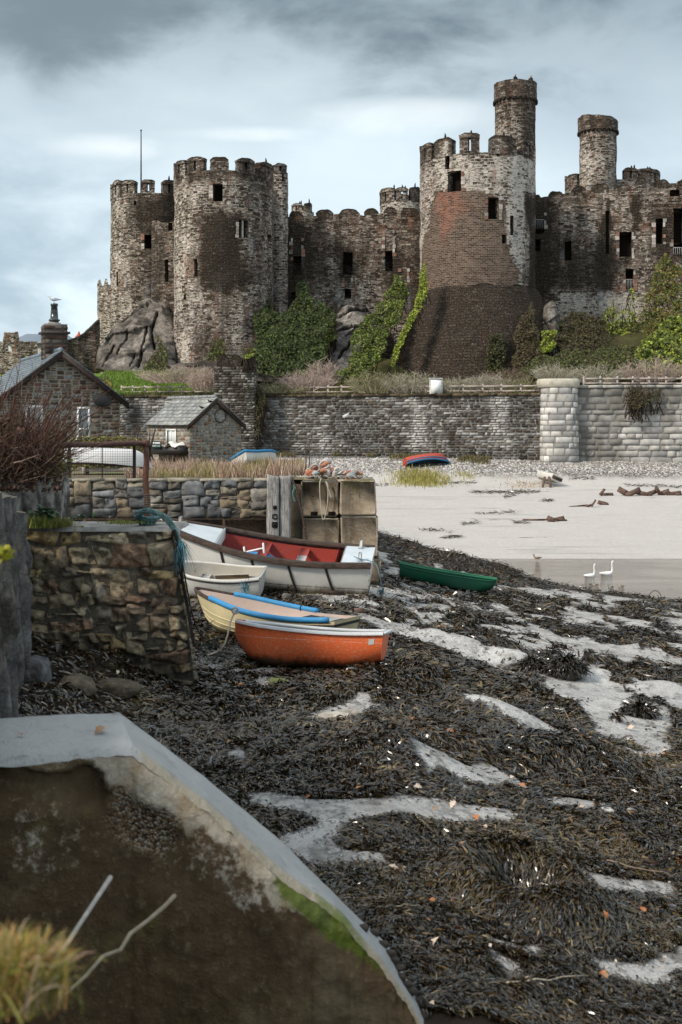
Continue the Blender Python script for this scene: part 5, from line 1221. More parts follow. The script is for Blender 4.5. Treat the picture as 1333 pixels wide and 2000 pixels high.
# the gable's apex at px 118; right eave at px 213, ridge runs back and to the left
ox=ax(119,D0); uR=2.45
GPc,roofc=house(cot,(ox,D0),gdir,2.45,az(779,51),az(688,50),-1.9,9.,bdir*np.array((1,1)),HC,.42,.19,SLC,.2,.3,201,over=.3,eave=.32,
  wins=[(-1.42,-.72,az(838,49.6),az(792,49.6)),(.66,1.2,az(856,50.5),az(795,50.5))])
chx,chy=np.array((ox,D0))+bdir*1.35
m=MB(); zc0=az(700,50)
for k in range(4):
    hw2=.47; cs=[(-hw2,-.38),(hw2,-.38),(hw2,.38),(-hw2,.38)]; a,b=cs[k],cs[(k+1)%4]
    A=np.array((chx,chy))+gdir*a[0]+bdir*a[1]; Bq=np.array((chx,chy))+gdir*b[0]+bdir*b[1]; Pk=wall_P(A[0],A[1],Bq[0],Bq[1])
    stones(m,lambda U,V,D,Pk=Pk:Pk(U,V+zc0,D),courses(Pk.L,az(636,51)-zc0,random.Random(k),.34,.2),[(.06,.045,.04),(.09,.05,.035),(.05,.045,.042),(.12,.1,.085)],300+k,.03,.02,1,1,.02,.006)
    U,V=np.meshgrid([0,Pk.L],[zc0,az(636,51)],indexing='ij'); m.grid(Pk(U,V,np.full((2,2),-.015)),col=(.1,.085,.07))
yw=math.atan2(gdir[1],gdir[0])
m.box((chx,chy,az(650,51)),(1.14,.96,.09),rz=yw,col=(.07,.06,.055)); m.box((chx,chy,az(636,51)),(.9,.74,.14),rz=yw,col=(.16,.15,.14),jit=.03); m.box((chx,chy,az(636,51)+.09),(.5,.42,.1),rz=yw,col=(.3,.29,.27),jit=.04)
ch=m.build('chimney',MT['house'],roofc)
cpz=az(636,51)+.1; cp=thing('chimney_pot','tall dark glazed chimney pot on the cottage chimney with a gull on top','chimney pot',(chx,chy,cpz))
m=MB(); m.lathe((chx,chy,cpz),[(.17,0),(.19,.05),(.19,.1),(.235,.12),(.235,.16),(.165,.2),(.13,.72),(.15,.74),(.155,.82),(.13,.84),(.1,.84)],20,col=(1,1,1)); m.build('pot',MT['potblack'],cp,smooth=True)
# satellite dish under the right verge
sdp=GPc(np.array(1.62),np.array(az(782,50.5)),np.array(.32)); sdt=thing('satellite_dish','dark grey oval satellite dish fixed below the right bargeboard of the cottage','satellite dish',tuple(sdp))
m=MB(); V=[];F=[]
for i,r in enumerate(np.linspace(0.02,1,6)):
    for j in range(20):
        q=2*math.pi*j/20; V.append((r*.42*math.cos(q),.1*r*r-.1,r*.3*math.sin(q)))
for i in range(5):
    for j in range(20): F.append((i*20+j,i*20+(j+1)%20,(i+1)*20+(j+1)%20,(i+1)*20+j))
V=np.array(V)@np.array(Euler((R_(-12),R_(10),R_(30))).to_matrix()).T+np.array(sdp); m.add(V,F); m.build('dish',MT['black'],sdt,smooth=True)
m=MB(); m.tube([tuple(sdp),tuple(GPc(np.array(1.62),np.array(az(782,50.5)-.05),np.array(.0)))],.03,6); m.tube([tuple(sdp+np.array((0,-.02,-.28))),tuple(sdp+np.array((.15,-.4,-.05)))],.012,5); m.build('bracket',MT['black'],sdt)
# ---- gull on the pot
def bird(name,label,cat,loc,yaw,L,body,neck,bill,legs,cols,group=None,wing=True,tail=.35,sink=0):
    """body loft along +x; neck: list of (x,z,r); cols: body,wing,bill,leg"""
    t=thing(name,label,cat,loc,(0,0,yaw),group); m=MB()
    # body rings joined to the neck and head as one skin
    rings=[(x*L,0,z*L,ry*L,rz*L) for (x,z,ry,rz) in body]+[(x*L,0,z*L,r*L*.85,r*L) for (x,z,r) in neck]
    V=[];F=[];n=12;K=[]
    P=[Vector((r[0],0,r[2])) for r in rings]
    for i,r in enumerate(rings):
        d=(P[min(i+1,len(P)-1)]-P[max(i-1,0)]).normalized(); up=Vector((-d.z,0,d.x))
        if up.length<1e-4: up=Vector((0,0,1))
        for j in range(n):
            q=2*math.pi*j/n; v=P[i]+Vector((0,1,0))*r[3]*math.cos(q)+up*r[4]*math.sin(q); V.append(tuple(v)); K.append(cols[1] if (wing and i<len(body)-2 and math.sin(q)>.15) else cols[0])
    for i in range(len(rings)-1):
        for j in range(n): F.append((i*n+j,i*n+(j+1)%n,(i+1)*n+(j+1)%n,(i+1)*n+j))
    F.append(tuple(range(n))[::-1]); F.append(tuple(range((len(rings)-1)*n,len(rings)*n))); m.add(V,F,col=np.array(K)); b_=m.build('body',MT['bird'],t,local=True,smooth=True)
    hx,hz,hr=neck[-1]; hd=neck[-2]
    m=MB(); m.tube([((hd[0]+.3*hr)*L,0,hd[1]*L),((hx+bill)*L,0,(hd[1]-.03)*L)],[hr*L*.5,hr*L*.12],8,col=cols[2]); m.build('bill',MT['bird'],t,local=True)
    for s in (-1,1):
        m=MB(); m.lathe(((hd[0]+hr*.25)*L,s*hr*L*.78,(hd[1]+hr*.25)*L),[(.001,-hr*.16*L),(hr*.16*L,0),(.001,hr*.16*L)],6,col=(.005,.005,.005)); m.build('eye',MT['bird'],t,local=True)
    if legs:
        for s in (-1,1):
            m=MB(); m.tube([(0.02*L,s*.06*L,-.08*L),(0.0,s*.06*L,-.2*L),(.02*L,s*.06*L,-legs*L)],.012*L,5,col=cols[3]); m.box((.05*L,s*.06*L,-legs*L+.006*L),(.12*L,.08*L,.012*L),col=cols[3]); m.build('leg',MT['bird'],t,local=True)
    return t
GULL_B=[(-.55,.02,.02,.012),(-.42,.03,.05,.035),(-.25,.03,.1,.075),(-.05,.02,.135,.115),(.12,.04,.13,.125),(.24,.08,.1,.1)]
bird('herring_gull','grey gull with white breast standing on the cottage chimney pot','gull',(chx,chy,cpz+.84+.28*.56),R_(200),.56,GULL_B,[(.3,.15,.075),(.34,.21,.068),(.37,.245,.06),(.4,.25,.035)],.14,.28,[(.62,.64,.66),(.2,.24,.28),(.5,.35,.05),(.4,.25,.2)])

# ---- shed
shd=thing('boat_shed','small stone shed with a lichen grey slate roof, its long eaves facing the quay','shed',(ax(370,62),62,-1.9))
Ds=62.; gs=np.array((math.cos(R_(38)),math.sin(R_(38)))); bs=np.array((-math.sin(R_(38)),math.cos(R_(38))))
SC=[(.2,.19,.18),(.27,.26,.25),(.15,.135,.12),(.24,.21,.17),(.3,.29,.27),(.2,.12,.08),(.22,.235,.25)]
GPs,roofs=house(shd,(ax(422,Ds+.6),Ds+.6),gs,1.55,az(827,62),az(779,62.6),-2.1,4.25,bs,SC,.36,.22,[(.24,.25,.25),(.19,.2,.2),(.28,.29,.275)],.3,.5,211,over=.16,eave=.2)
# front (long, left) wall with its window
of=np.array((ax(422,Ds+.6),Ds+.6))-gs*1.55; nf=-gs
def FP(U,V,D): return np.array((of[0]+bs[0]*U+nf[0]*D,of[1]+bs[1]*U+nf[1]*D,V))
m=MB()
def fbar(m,u0,u1,z0,z1,d0,dd,c=(1,1,1)): m.poly([FP(u0,z0,d0),FP(u1,z0,d0),FP(u1,z1,d0),FP(u0,z1,d0)],np.array((nf[0],nf[1],0))*dd,col=c)
zw0,zw1=az(871,62),az(838,62); ua,ub_=1.2,2.2
for q in ((ua,ub_,zw0,zw0+.09),(ua,ub_,zw1-.09,zw1),(ua,ua+.1,zw0+.09,zw1-.09),(ub_-.1,ub_,zw0+.09,zw1-.09),((ua+ub_)/2-.04,(ua+ub_)/2+.04,zw0+.09,zw1-.09)): fbar(m,*q,.05,.05)
wn=m.build('window',MT['frame'],shd); m=MB(); fbar(m,ua,ub_,zw0,zw1,.03,.02); m.build('pane',MT['glass'],wn)
m=MB(); fbar(m,ua+.15,ub_-.2,zw0+.1,zw1-.1,.045,.008); m.build('curtain',MT['curtain'],wn)
m=MB(); fbar(m,.1,3.1,az(889,62),az(873,62),.06,.5,(.02,.022,.02)); m.build('planter_box',MT['black'],shd)
# sign board hung on the shed: dark green with two pale lines of lettering
sg=thing('notice_board','small dark green notice board with two lines of white lettering below the shed eaves','sign',tuple(FP(2.25,az(868,62),.62)))
m=MB(); fbar(m,1.75,2.75,az(877,62),az(862,62),.6,.04,(1,1,1)); m.build('board',m_paint('dark_green_board',(.012,.045,.045),(.02,.05,.05),.8),sg)
m=MB(); rs=random.Random(5)
for (zz,h,c) in ((az(866.3,62),.1,(.75,.8,.8)),(az(872,62),.07,(.45,.6,.62))):
    u=1.85
    while u<2.63:
        w_=rs.uniform(.04,.07); fbar(m,u,u+w_,zz-h/2,zz+h/2,.645,.004,c); u+=w_+.022
        if rs.random()<.18: u+=.04
m.build('lettering',MT['white'],sg)
tr=thing('white_tarpaulin','folded white tarpaulin lying over the planter box under the shed window','tarpaulin',tuple(FP(1.5,az(868,62),.3)))
m=MB(); U,V=np.meshgrid(np.linspace(0,1,16),np.linspace(0,1,8),indexing='ij'); G=np.array([[FP(.25+1.2*u,az(869,62)+.22*math.sin(math.pi*u)**.7*(.6+.4*math.sin(9*u+3*v))-.25*max(0,v-.6),.1+.6*v) for v in np.linspace(0,1,8)] for u in np.linspace(0,1,16)]); m.grid(G,col=(.8,.78,.72)); m.grid(G-np.array((0,0,.03)),col=(.8,.78,.72),flip=True); m.build('sheet',MT['white'],tr,smooth=True)
# round wreath and dark jackdaws on the roof verge
p=GPs(np.array(.25),np.array(az(812,62.6)),np.array(.04)); wr=thing('wall_ring','thin dark ring hung on the shed gable','ring',tuple(p)); m=MB(); m.tube([tuple(GPs(np.array(.25+.34*math.cos(q)),np.array(az(812,62.6)+.34*math.sin(q)),np.array(.05))) for q in np.linspace(0,2*math.pi,22)],.025,5); m.build('ring',MT['black'],wr)
for k,(px,py,lb) in enumerate(((392,795,'small black bird perched low on the shed roof verge'),(409,783,'small black bird perched near the top of the shed roof verge'))):
    p=at(px,py,61.6); bird('jackdaw',lb,'bird',(p.x,p.y+.55,p.z-.02),R_(150+60*k),.36,GULL_B,[(.3,.15,.085),(.34,.22,.08),(.37,.25,.07),(.4,.25,.035)],.12,.2,[(.012,.012,.014)]*4,'jackdaws on the shed roof')

# ---- hedge, gatepost, fence panel, upturned boat
ivy('clipped hedge with yellow green top behind the white upturned boat',[(128,856),(160,851),(240,853),(290,858),(292,905),(285,930),(130,930)],47,47.6,5200,.085,[(.16,.17,.03),(.22,.22,.05),(.1,.1,.025),(.13,.07,.04),(.08,.06,.03)],61,'hedge','hedge',.5,.25,.22)
gpz=az(940,44); gpp=thing('gatepost','squat mossy stone gatepost with a yellow lichen block on top','gatepost',(ax(117,44),44,-1.65))
m=MB(); m.box((ax(117,44),44,-1.0),(.36,.36,1.3),jit=.03,col=(.28,.24,.17)); m.build('shaft',MT['house'],gpp); m=MB(); m.box((ax(116,44),44,az(862,44)),(.34,.36,.46),bev=.05,jit=.015,col=(.24,.21,.03)); m.build('capstone',MT['rubble'],gpp)
m=MB(); m.box((ax(126,43.6),43.6,az(895,43.6)),(.13,.13,1.75),col=(1,1,1),bev=.012); m.box((ax(126,43.6),43.6,az(847,43.6)),(.16,.16,.03)); tag(m.build('timber_post',MT['darkwood'],loc=(ax(126,43.6),43.6,-1.6)),'dark square timber post beside the mossy gatepost','post')
wf=thing('wire_fence','black wire mesh fence panel on the quay wall before the upturned boat','fence',(ax(205,36.5),36.5,-1.6)); zt_,zb_=az(872,36.5),-1.6
for px_ in (136,263):
    m=MB(); x=ax(px_,36.5); m.box((x,36.5,(zt_+zb_)/2+.05),(.09,.09,zt_-zb_+.1),bev=.01); 
    if px_>200: m.lathe((x,36.5,zt_+.1),[(.05,0),(.06,.05),(.03,.1),(.001,.11)],8)
    m.build('post',MT['black'],wf)
m=MB(); x0,x1=ax(136,36.5),ax(263,36.5)
for k in range(1,27): x=x0+(x1-x0)*k/27; m.tube([(x,36.5,zb_),(x,36.5,zt_)],.0035,4,cap=False)
for k in range(1,14): z=zb_+(zt_-zb_)*k/13; m.tube([(x0,36.5,z),(x1,36.5,z)],.0035,4,cap=False)
m.build('wire_mesh',MT['black'],wf); m=MB(); m.box((ax(200,36.5),36.5,(zt_+zb_)/2),(.025,.025,zt_-zb_)); m.build('stay',MT['black'],wf)

# ---- old quay wall (W2), its brown footing, the timbers and the concrete pier
qw=thing('quay_wall','low wall of big grey and tan rubble stones along the quay behind the boats','wall',(ax(330,36),36,-4.4))
q0,q1=ax(-40,36),ax(523,36); L=q1-q0; rr=random.Random(8)
QC=[(.15,.14,.125),(.22,.205,.18),(.17,.175,.18),(.12,.105,.085),(.27,.24,.19),(.13,.135,.14),(.2,.17,.13),(.25,.2,.14)]
def QP(U,V,D): return np.stack([q0+U,36.-D+.0*U,V+0*U],-1)
m=MB(); zq0,zq1=az(1012,36),-1.6
def tq(X,Y,c): k=(sst(.3,.0,Y)*.45+.35*sst(5.2,4.2,X)*sst(.9,.2,Y))[:,None]; return c*(1-k)
stones(m,lambda U,V,D:QP(U,V+zq0,D),split_rects(L,zq1-zq0,rr,.66,.36),QC,71,.022,.03,5,4,.11,.03,tint=tq,rnd=.07,deep=.02)
m.grid(QP(*np.meshgrid([0.,L],[-5.,zq1-.02],indexing='ij'),np.full((2,2),-.03)),col=(.05,.042,.034))
m.build('wall',MT['rubble'],qw)
m=MB(); u=0
while u<L:
    w_=rr.uniform(.5,1.1); m.box((q0+u+w_/2,36.22,-1.615),(w_-.03,.5,.07+rr.uniform(0,.03)),jit=.012,col=np.array((.26,.24,.19))*rr.uniform(.6,1.2)); u+=w_
m.build('coping',MT['rubble'],qw)
m=MB(); u=0
while u<L-.2:
    w_=rr.uniform(1.3,2.2); w_=min(w_,L-u); m.box((q0+u+w_/2,36.1,(zq0-4.9)/2-.0),(w_-.015,.5,zq0+4.9),bev=.03,col=np.array((.15,.095,.06))*rr.uniform(.8,1.2)); u+=w_
m.build('footing',MT['wetrubble'],qw)
def timber(px0,px1,ytop,ybot,D,label,holes,seed,taper=0):
    x0,x1=ax(px0,D),ax(px1,D); zt,zb=az(ytop,D),az(ybot,D); t=thing('mooring_timber',label,'timber',((x0+x1)/2,D,zb),group='weathered timbers on the quay face')
    m=MB(); rg=rg_(seed); nz=24; n=10
    V=[];F=[]
    for i in range(nz):
        z=zb+(zt-zb)*i/(nz-1)
        for j in range(n):
            a=[(-1,-1),(-.5,-1.04),(0,-1),(.5,-1.03),(1,-1),(1,0),(1,1),(0,1),(-1,1),(-1,0)][j]; w_=(x1-x0)/2*(1-taper*(1-i/(nz-1)))
            V.append(((x0+x1)/2+a[0]*w_*(1+.05*(vnoise(j*3.,z*1.5,None,seed)-.5)),D+a[1]*.16+.03*(vnoise(j*2.3,z*4.,None,seed+1)-.5)-.0,z+(.05*rg.uniform(-1,1) if i==nz-1 else 0)))
    for i in range(nz-1):
        for j in range(n): F.append((i*n+j,i*n+(j+1)%n,(i+1)*n+(j+1)%n,(i+1)*n+j))
    F.append(tuple(range((nz-1)*n,nz*n))); m.add(V,F,col=(1,1,1)); m.build('plank',MT['oldwood'],t)
    if holes:
        h=MB()
        for (py,s,kind) in holes:
            xx=(x0+x1)/2+.06; z=az(py,D); y=D-.185
            if kind=='hole': h.box((xx,y,z),(s,.03,s),col=(.01,.01,.01))
            else:
                for (dx,dz,w_,hh) in ((-s/2,0,.03,s),(s/2,0,.03,s),(0,s/2,s,.03),(0,-s/2,s,.03)): h.box((xx+dx,y,z+dz),(w_,.02,hh),col=(.02,.02,.02))
                if kind=='cross':
                    for q in (.8,-.8): h.box((xx,y,z),(s*1.2,.02,.03),rot=Euler((0,q,0)))
        h.build('cut_mark',MT['hole'],t)
timber(522,546,929,1075,35.7,'grey weathered timber with square cut marks on the quay face',[(990,.1,'hole'),(1008,.12,'box'),(1024,.14,'cross')],5)
timber(547,569,929,1080,35.75,'second weathered timber, paler and worn at its top, beside the marked one',None,6,.12)
m=MB(); m.box((ax(579,36.4),36.55,(-1.75-4.8)/2),(.62,.5,3.05),col=(1,1,1)); tag(m.build('recessed_wall',m_conc('dark_concrete',(.07,.055,.04),(.2,.16,.11)),loc=(ax(579,36.4),36.5,-4.8)),'dark concrete panel set back between the timbers and the pier blocks','wall')  # set-back panel in darker concrete tones
pr=thing('concrete_pier','square pier of stacked stained concrete blocks at the end of the quay','pier',(ax(665,36),37,-4.7))
def pblock(pxa,pxb,ya,yb,D,dep,nm='block',jx=.028):
    m=MB(); x0,x1=ax(pxa,D),ax(pxb,D); z0,z1=az(yb,D),az(ya,D); m.box(((x0+x1)/2,D+dep/2,(z0+z1)/2),(x1-x0,dep,z1-z0),bev=.05,jit=jx); return m.build(nm,MT['pier'],pr)
pblock(590,662,938,1008,35.9,1.9); pblock(665,735,938,1006,35.9,1.95); pblock(592,663,1011,1085,35.92,1.9); pblock(666,738,1009,1088,35.88,1.95)
pblock(592,663,1089,1140,35.9,1.95); pblock(666,743,1092,1150,35.75,2.15)
m=MB(); m.box((ax(662,36),36.85,-1.64),(2.05,1.8,.06),jit=.02); m.build('top_slab',MT['pier'],pr)
m=MB(); 
for px_ in (614,648): m.box((ax(px_,35.9),35.895,az(1003,35.9)),(.2,.03,.12))
m.build('lifting_slot',MT['hole'],pr)
# ---- heap of old nets and floats on the pier
nh=thing('net_heap','untidy heap of faded orange and white net floats and rope on the pier','heap',(ax(650,36.6),36.7,-1.6)); rg=rg_(77)
FC=[(.5,.46,.42),(.42,.36,.32),(.45,.2,.12),(.38,.13,.07),(.55,.52,.5),(.3,.25,.22),(.33,.36,.36)]
for k in range(70):
    u=rg.uniform(-1,1); x=ax(652,36.5)+u*.78; hz=max(.05,.42*math.exp(-((u+.25)/.5)**2)+.12); z=-1.58+rg.uniform(0,1)*hz; y=36.45+rg.uniform(-.3,.5); m=MB(); q=rg.integers(0,3); c=np.array(FC[rg.integers(0,len(FC))])*rg.uniform(.7,1.2); r=rg.uniform(.06,.12)
    if q==0: m.tube([(x-r,y,z),(x,y+.02,z+r*.5),(x+r*1.3,y,z+rg.uniform(-.05,.1))],[r*.55,r*.8,r*.4],8,col=c)
    elif q==1:
        m.tube([(x+r*math.cos(a)*1.1,y+.03*math.sin(2*a),z+r*math.sin(a)*.9) for a in np.linspace(0,2*math.pi,12)],r*.28,6,col=c)
    else: rock(m,(x,y,z),(r*2.4,r*1.8,r*1.6),k+3,5,.3,tuple(c),rot=(k,k*2,0))
    m.build('net_float' if q!=2 else 'net_bundle',MT['floats'],nh)
m=MB()
for k in range(26):
    x=ax(640,36)+rg.normal(0,.55); y=36.1+rg.uniform(-.12,.4); P_=[(x+.1*i*rg.uniform(.3,1)*(1 if k%2 else -1),y+rg.normal(0,.05),-1.58+.1*abs(math.sin(i*1.7+k))) for i in range(6)]; m.tube(P_,.014,5,col=(.42,.4,.37))
m.build('rope_strand',MT['ropeteal'],nh)
def rope(name,label,pts,r,colr,group=None,twist=False,mat='ropeteal',frz=None):
    P_=[Vector(p) for p in pts]; Q=[]
    for i in range(len(P_)-1):
        a,b,c,d=P_[max(i-1,0)],P_[i],P_[i+1],P_[min(i+2,len(P_)-1)]
        for k in range(8):
            s=k/8; Q.append(.5*((2*b)+(-a+c)*s+(2*a-5*b+4*c-d)*s*s+(-a+3*b-3*c+d)*s**3))
    Q.append(P_[-1]); m=MB()
    if twist:
        L_=0
        for st in range(3):
            R__=[]
            for i,q in enumerate(Q):
                t_=(Q[min(i+1,len(Q)-1)]-Q[max(i-1,0)]).normalized(); e1=t_.cross(Vector((.3,.8,.52))).normalized(); e2=t_.cross(e1); a=i*.9+st*2.094; R__.append(q+(e1*math.cos(a)+e2*math.sin(a))*r*.5)
            m.tube(R__,r*.55,6,col=np.array(colr)*(1+.15*(st-1)))
    else: m.tube(Q,r,6,col=colr)
    return tag(m.build(name,MT[mat],loc=tuple(P_[0]),smooth=False),label,'rope',group)
rope('hanging_rope','pale looped rope hanging down the face of the pier block',[at(628,934,36.0),at(625,945,35.8),at(626,975,35.78),at(630,1010,35.78),at(634,1013,35.78),at(640,985,35.77),at(641,950,35.78),at(637,941,35.8),at(643,958,35.78),at(647,972,35.77)],.016,(.4,.37,.3))
ch_=thing('mooring_chain','rusty chain slanting down the dark recess beside the pier','chain',tuple(at(572,935,35.9)))
m=MB()
for k in range(34):
    s=k/33; p=at(571+27*s+4*math.sin(s*3),934+122*s,35.55-.25*s); d=.05; m.tube([(p.x+(.028*math.cos(a) if k%2 else 0),p.y+(0 if k%2 else .028*math.cos(a)),p.z+.055*math.sin(a)) for a in np.linspace(0,2*math.pi,9)],.012,5,col=(.07,.05,.04))
m.build('links',MT['rustpipe'],ch_)
rope('frayed_rope','tuft of teal rope knotted at the top of the chain',[at(570,938,35.8),at(575,950,35.5),at(573,968,35.5),at(577,980,35.5),at(572,962,35.48),at(578,952,35.5)],.022,(.1,.2,.18),twist=True)
# two iron rods behind the pier
for k,px_ in enumerate((597,602)):
    m=MB(); p=at(px_,932,38.3); m.tube([p,(p.x+.02+.03*k,p.y,p.z+.55),(p.x+.06*k-.02,p.y,p.z+1.05)],.02,6,col=(.05,.04,.035)); tag(m.build('iron_rod',MT['rustpipe'],loc=tuple(p)),'thin dark iron rod standing behind the net heap, the %s one'%('left','right')[k],'rod','iron rods behind the pier')
# ---- dry grass on the quay ground
rg=rg_(91); n=17000; y=rg.uniform(36.6,60,n)**1.; y=36.6+(y-36.6)*rg.uniform(.3,1,n); xr=np.interp(y,[e[0] for e in QE],[e[1] for e in QE])-.15; x=np.minimum(rg.uniform(-.175,-.0,n)*y,xr-rg.uniform(0,1,n)); 
k=(~((np.abs(x-ax(210,40.2))<1.5)&(np.abs(y-40.2)<.8)))&(~((np.abs(x-ax(509,44)-.15)<1.)&(y>41.8)&(y<45)&(rg.uniform(0,1,n)<.93)))&(fbm(x*.7,y*.5,None,3,3)>.36)&~((x>ax(580,37))&(y<38.5)); x,y=x[k],y[k]; n=len(x); tall=fbm(x*.5,y*.4,None,3,17)
c=pal(rg,n,[(.46,.32,.26),(.52,.41,.33),(.36,.23,.18),(.44,.36,.25),(.24,.14,.11)],.3); gr_=fbm(x*.8,y*.5,None,3,5)<.34; c[gr_]=pal(rg,n,[(.27,.25,.1),(.36,.3,.16)])[gr_]
hgt=np.where(x<ax(290,1)*y,.25,.26+.45*sst(.42,.7,tall))*rg.uniform(.5,1.2,n)*sst(55,40,y)+.1
m=MB(); blades(m,np.stack([x,y,quay_z(x,y)-.03],-1),np.stack([rg.normal(0,.3,n),rg.normal(0,.3,n),np.ones(n)],-1),hgt*.85,np.full(n,.024),.12,c,rg,3)
tag(m.build('dry_grass',MT['grass']),kind='stuff')

# ---- foreground stone jetty wall (W1)
jw=thing('jetty_wall','rough brown stone jetty wall with a wet dark foot, standing left of the beached boats','wall',(ax(200,18.5),18.6,-4.1)); DJ=18.4
zj1=az(1032,DJ); zj0=az(1375,DJ); xl=ax(20,DJ); HJ=zj1-zj0
def xr_(v): return ax(343,DJ)+(ax(388,DJ)-ax(343,DJ))*(1-v/HJ)
WJ=xr_(0)-xl
def JP(U,V,D):                                        # front face, right edge battered
    t=np.asarray(U)/WJ; return np.stack([xl+t*(xr_(V)-xl)+.0*D,DJ-D-.12*(1-np.asarray(V)/HJ),zj0+V+.05*(np.asarray(V)>HJ-.02)*0],-1)
JC=[(.34,.27,.18),(.42,.34,.22),(.25,.2,.135),(.48,.4,.27),(.36,.3,.2),(.46,.34,.17),(.3,.26,.2),(.4,.25,.16)]
rr=random.Random(31); 
def tj(X,Y,c):
    wet=sst(1.4,.6,Y+.35*(fbm(X*1.5,Y*.8,None,3,2)-.5)); c=c*(1-.72*wet)[:,None]
    red=np.exp(-((X-2.15)/.4)**2-((Y-1.5)/.28)**2); return c*(1-.7*red)[:,None]+np.array((.27,.14,.1))*(.7*red)[:,None]
m=MB()
r1=split_rects(WJ*.985,HJ*.78,rr,.5,.28,.3); r2=[(x,HJ*.78+y,w_,h) for (x,y,w_,h) in courses(WJ*.985,HJ*.21,random.Random(4),.62,.42)]
stones(m,JP,r1+r2,JC,81,.014,.035,7,6,.14,.05,tint=tj,rnd=.07,deep=.016)
U,V=np.meshgrid(np.linspace(0,WJ,30),np.linspace(-.8,HJ-.01,30),indexing='ij'); m.grid(JP(U,V,-.02+.03*(fbm(U*5,V*5,None,3,3)-.5)),col=np.clip(((.1+.08*fbm(U*4,V*4,None,3,5))*(1-.6*sst(1.4,.6,V)))[...,None]*np.array((1,.85,.65)),0,1))
# right flank running back
def JR(U,V,D): return np.stack([xr_(V)+D-.2*np.asarray(U),DJ+np.asarray(U)-.1,zj0+V+0*U],-1)
stones(m,JR,split_rects(3.2,HJ*.99,random.Random(6),.5,.3),JC,83,.05,.06,4,3,.05,.02,tint=lambda X,Y,c:c*(1-.7*sst(1.5,.6,Y))[:,None])
m.grid(JR(*np.meshgrid([0.,3.4],[-.6,HJ-.02],indexing='ij'),np.full((2,2),-.02)),col=(.03,.024,.018))
m.build('wall',MT['wetrubble'],jw)
m=MB(); U,V=np.meshgrid(np.linspace(-.02,1.01,60),np.linspace(0,1.15,26),indexing='ij'); xx=xl+U*(ax(344,DJ)-xl+.04); zz=zj1+.03*(fbm(xx*2.5,V*2.5,None,4,8)-.5)+.02
zz=zz-.06*sst(.05,0,V)-.05*sst(1.0,1.01,U); m.grid(np.stack([xx,DJ-.06+V+.05*(fbm(xx*3,V*0,None,3,4)-.5),zz],-1),col=np.clip((.26*(.6+.8*fbm(xx*1.5,V*2,None,4,9)))[...,None]*np.array((1,.97,.9)),0,1),flip=True)
m.build('top_slab',MT['rubble'],jw)
# ---- railing
rl=thing('handrail','rusty brown pipe handrail with one corner post on the jetty wall','railing',(ax(288,18.8),18.8,zj1))
px_,py_=ax(288,18.8),18.8
m=MB(); zt3=az(866,18.8); zz=np.linspace(zj1-.1,zt3-.02,12); m.tube([(px_+.012*math.sin(z*9)+.02*(z-zj1)*-1,py_,z) for z in zz],.046,12,col=(.12,.055,.036)); m.build('post',MT['rustpipe'],rl,smooth=True)
m=MB(); m.tube([(px_+.05-.02,py_,zt3)]+[(ax(286-(286-60)*s,18.8-1.6*s),18.8-1.6*s,az(866+5*s,18.8-1.6*s)+.006*math.sin(s*11)) for s in np.linspace(0,1,12)],.041,12,col=(.085,.042,.033)); m.build('rail',MT['rustpipe'],rl,smooth=True)
m=MB(); m.lathe((px_-.02,py_,zt3-.05),[(.05,0),(.056,.02),(.056,.075),(.045,.1),(.01,.11)],12,col=(.1,.05,.035)); m.build('elbow_joint',MT['rustpipe'],rl)
m=MB(); 
for k in range(8): m.tube([(px_+.052*math.cos(a),py_+.052*math.sin(a),zj1+.22+.035*k+.03*a/6.28) for a in np.linspace(0,6.28,10)],.006,4,col=(.2,.2,.19))
m.build('wire_lashing',MT['ropeteal'],rl)
# rope coils draped over the corner of the jetty
TE=(.11,.19,.2); rg=rg_(17)
for k in range(9):
    z0=zj1+.05+.035*(k%4); y0=18.55+.06*(k//3)
    pts=[at(268+rg.uniform(-3,3),1012-6*(k%3),18.6),at(285+rg.uniform(-3,3),1000-2*(k%4),18.45),at(305+rg.uniform(-3,3),1003-2*(k%3),18.42),at(325+rg.uniform(-3,3),1012+4*(k%3)-4,18.38),at(340+rg.uniform(-3,3),1032+5*(k%2),18.32),at(349+rg.uniform(-3,4),1065+rg.uniform(-12,12),18.3),at(353+rg.uniform(-2,4),1100+rg.uniform(-14,20),18.3)]
    rope('mooring_rope','thick teal grey mooring rope in the bundle draped over the jetty corner',pts,.024,np.array(TE)*rg.uniform(.6,1.3),'mooring ropes bundled round the railing post',True)
for k in range(5):
    a0=rg.uniform(0,6); pts=[(px_+(.1+.02*k)*math.cos(a),py_-.02+(.1+.02*k)*math.sin(a),zj1+.03+.03*k+.02*math.sin(2*a)) for a in np.linspace(a0,a0+6.5,9)]
    rope('rope_coil','teal grey rope turn wound round the foot of the railing post',pts,.022,np.array(TE)*rg.uniform(.7,1.2),'mooring ropes bundled round the railing post',True)
DK=(.02,.018,.016)
rope('dark_rope','dark wet rope hanging down the battered corner of the jetty wall',[at(340,1035,18.25),at(350,1075,18.2),at(356,1130,18.18),at(366,1180,18.17),at(374,1230,18.16),at(380,1262,18.16)],.028,DK,twist=True)
rope('dark_rope','thinner dark rope trailing from the jetty corner to the cream boat',[at(351,1070,18.1),at(366,1150,18.2),at(376,1200,19.),at(390,1236,20.),at(410,1250,21.),at(440,1240,22.)],.012,(.05,.045,.04))
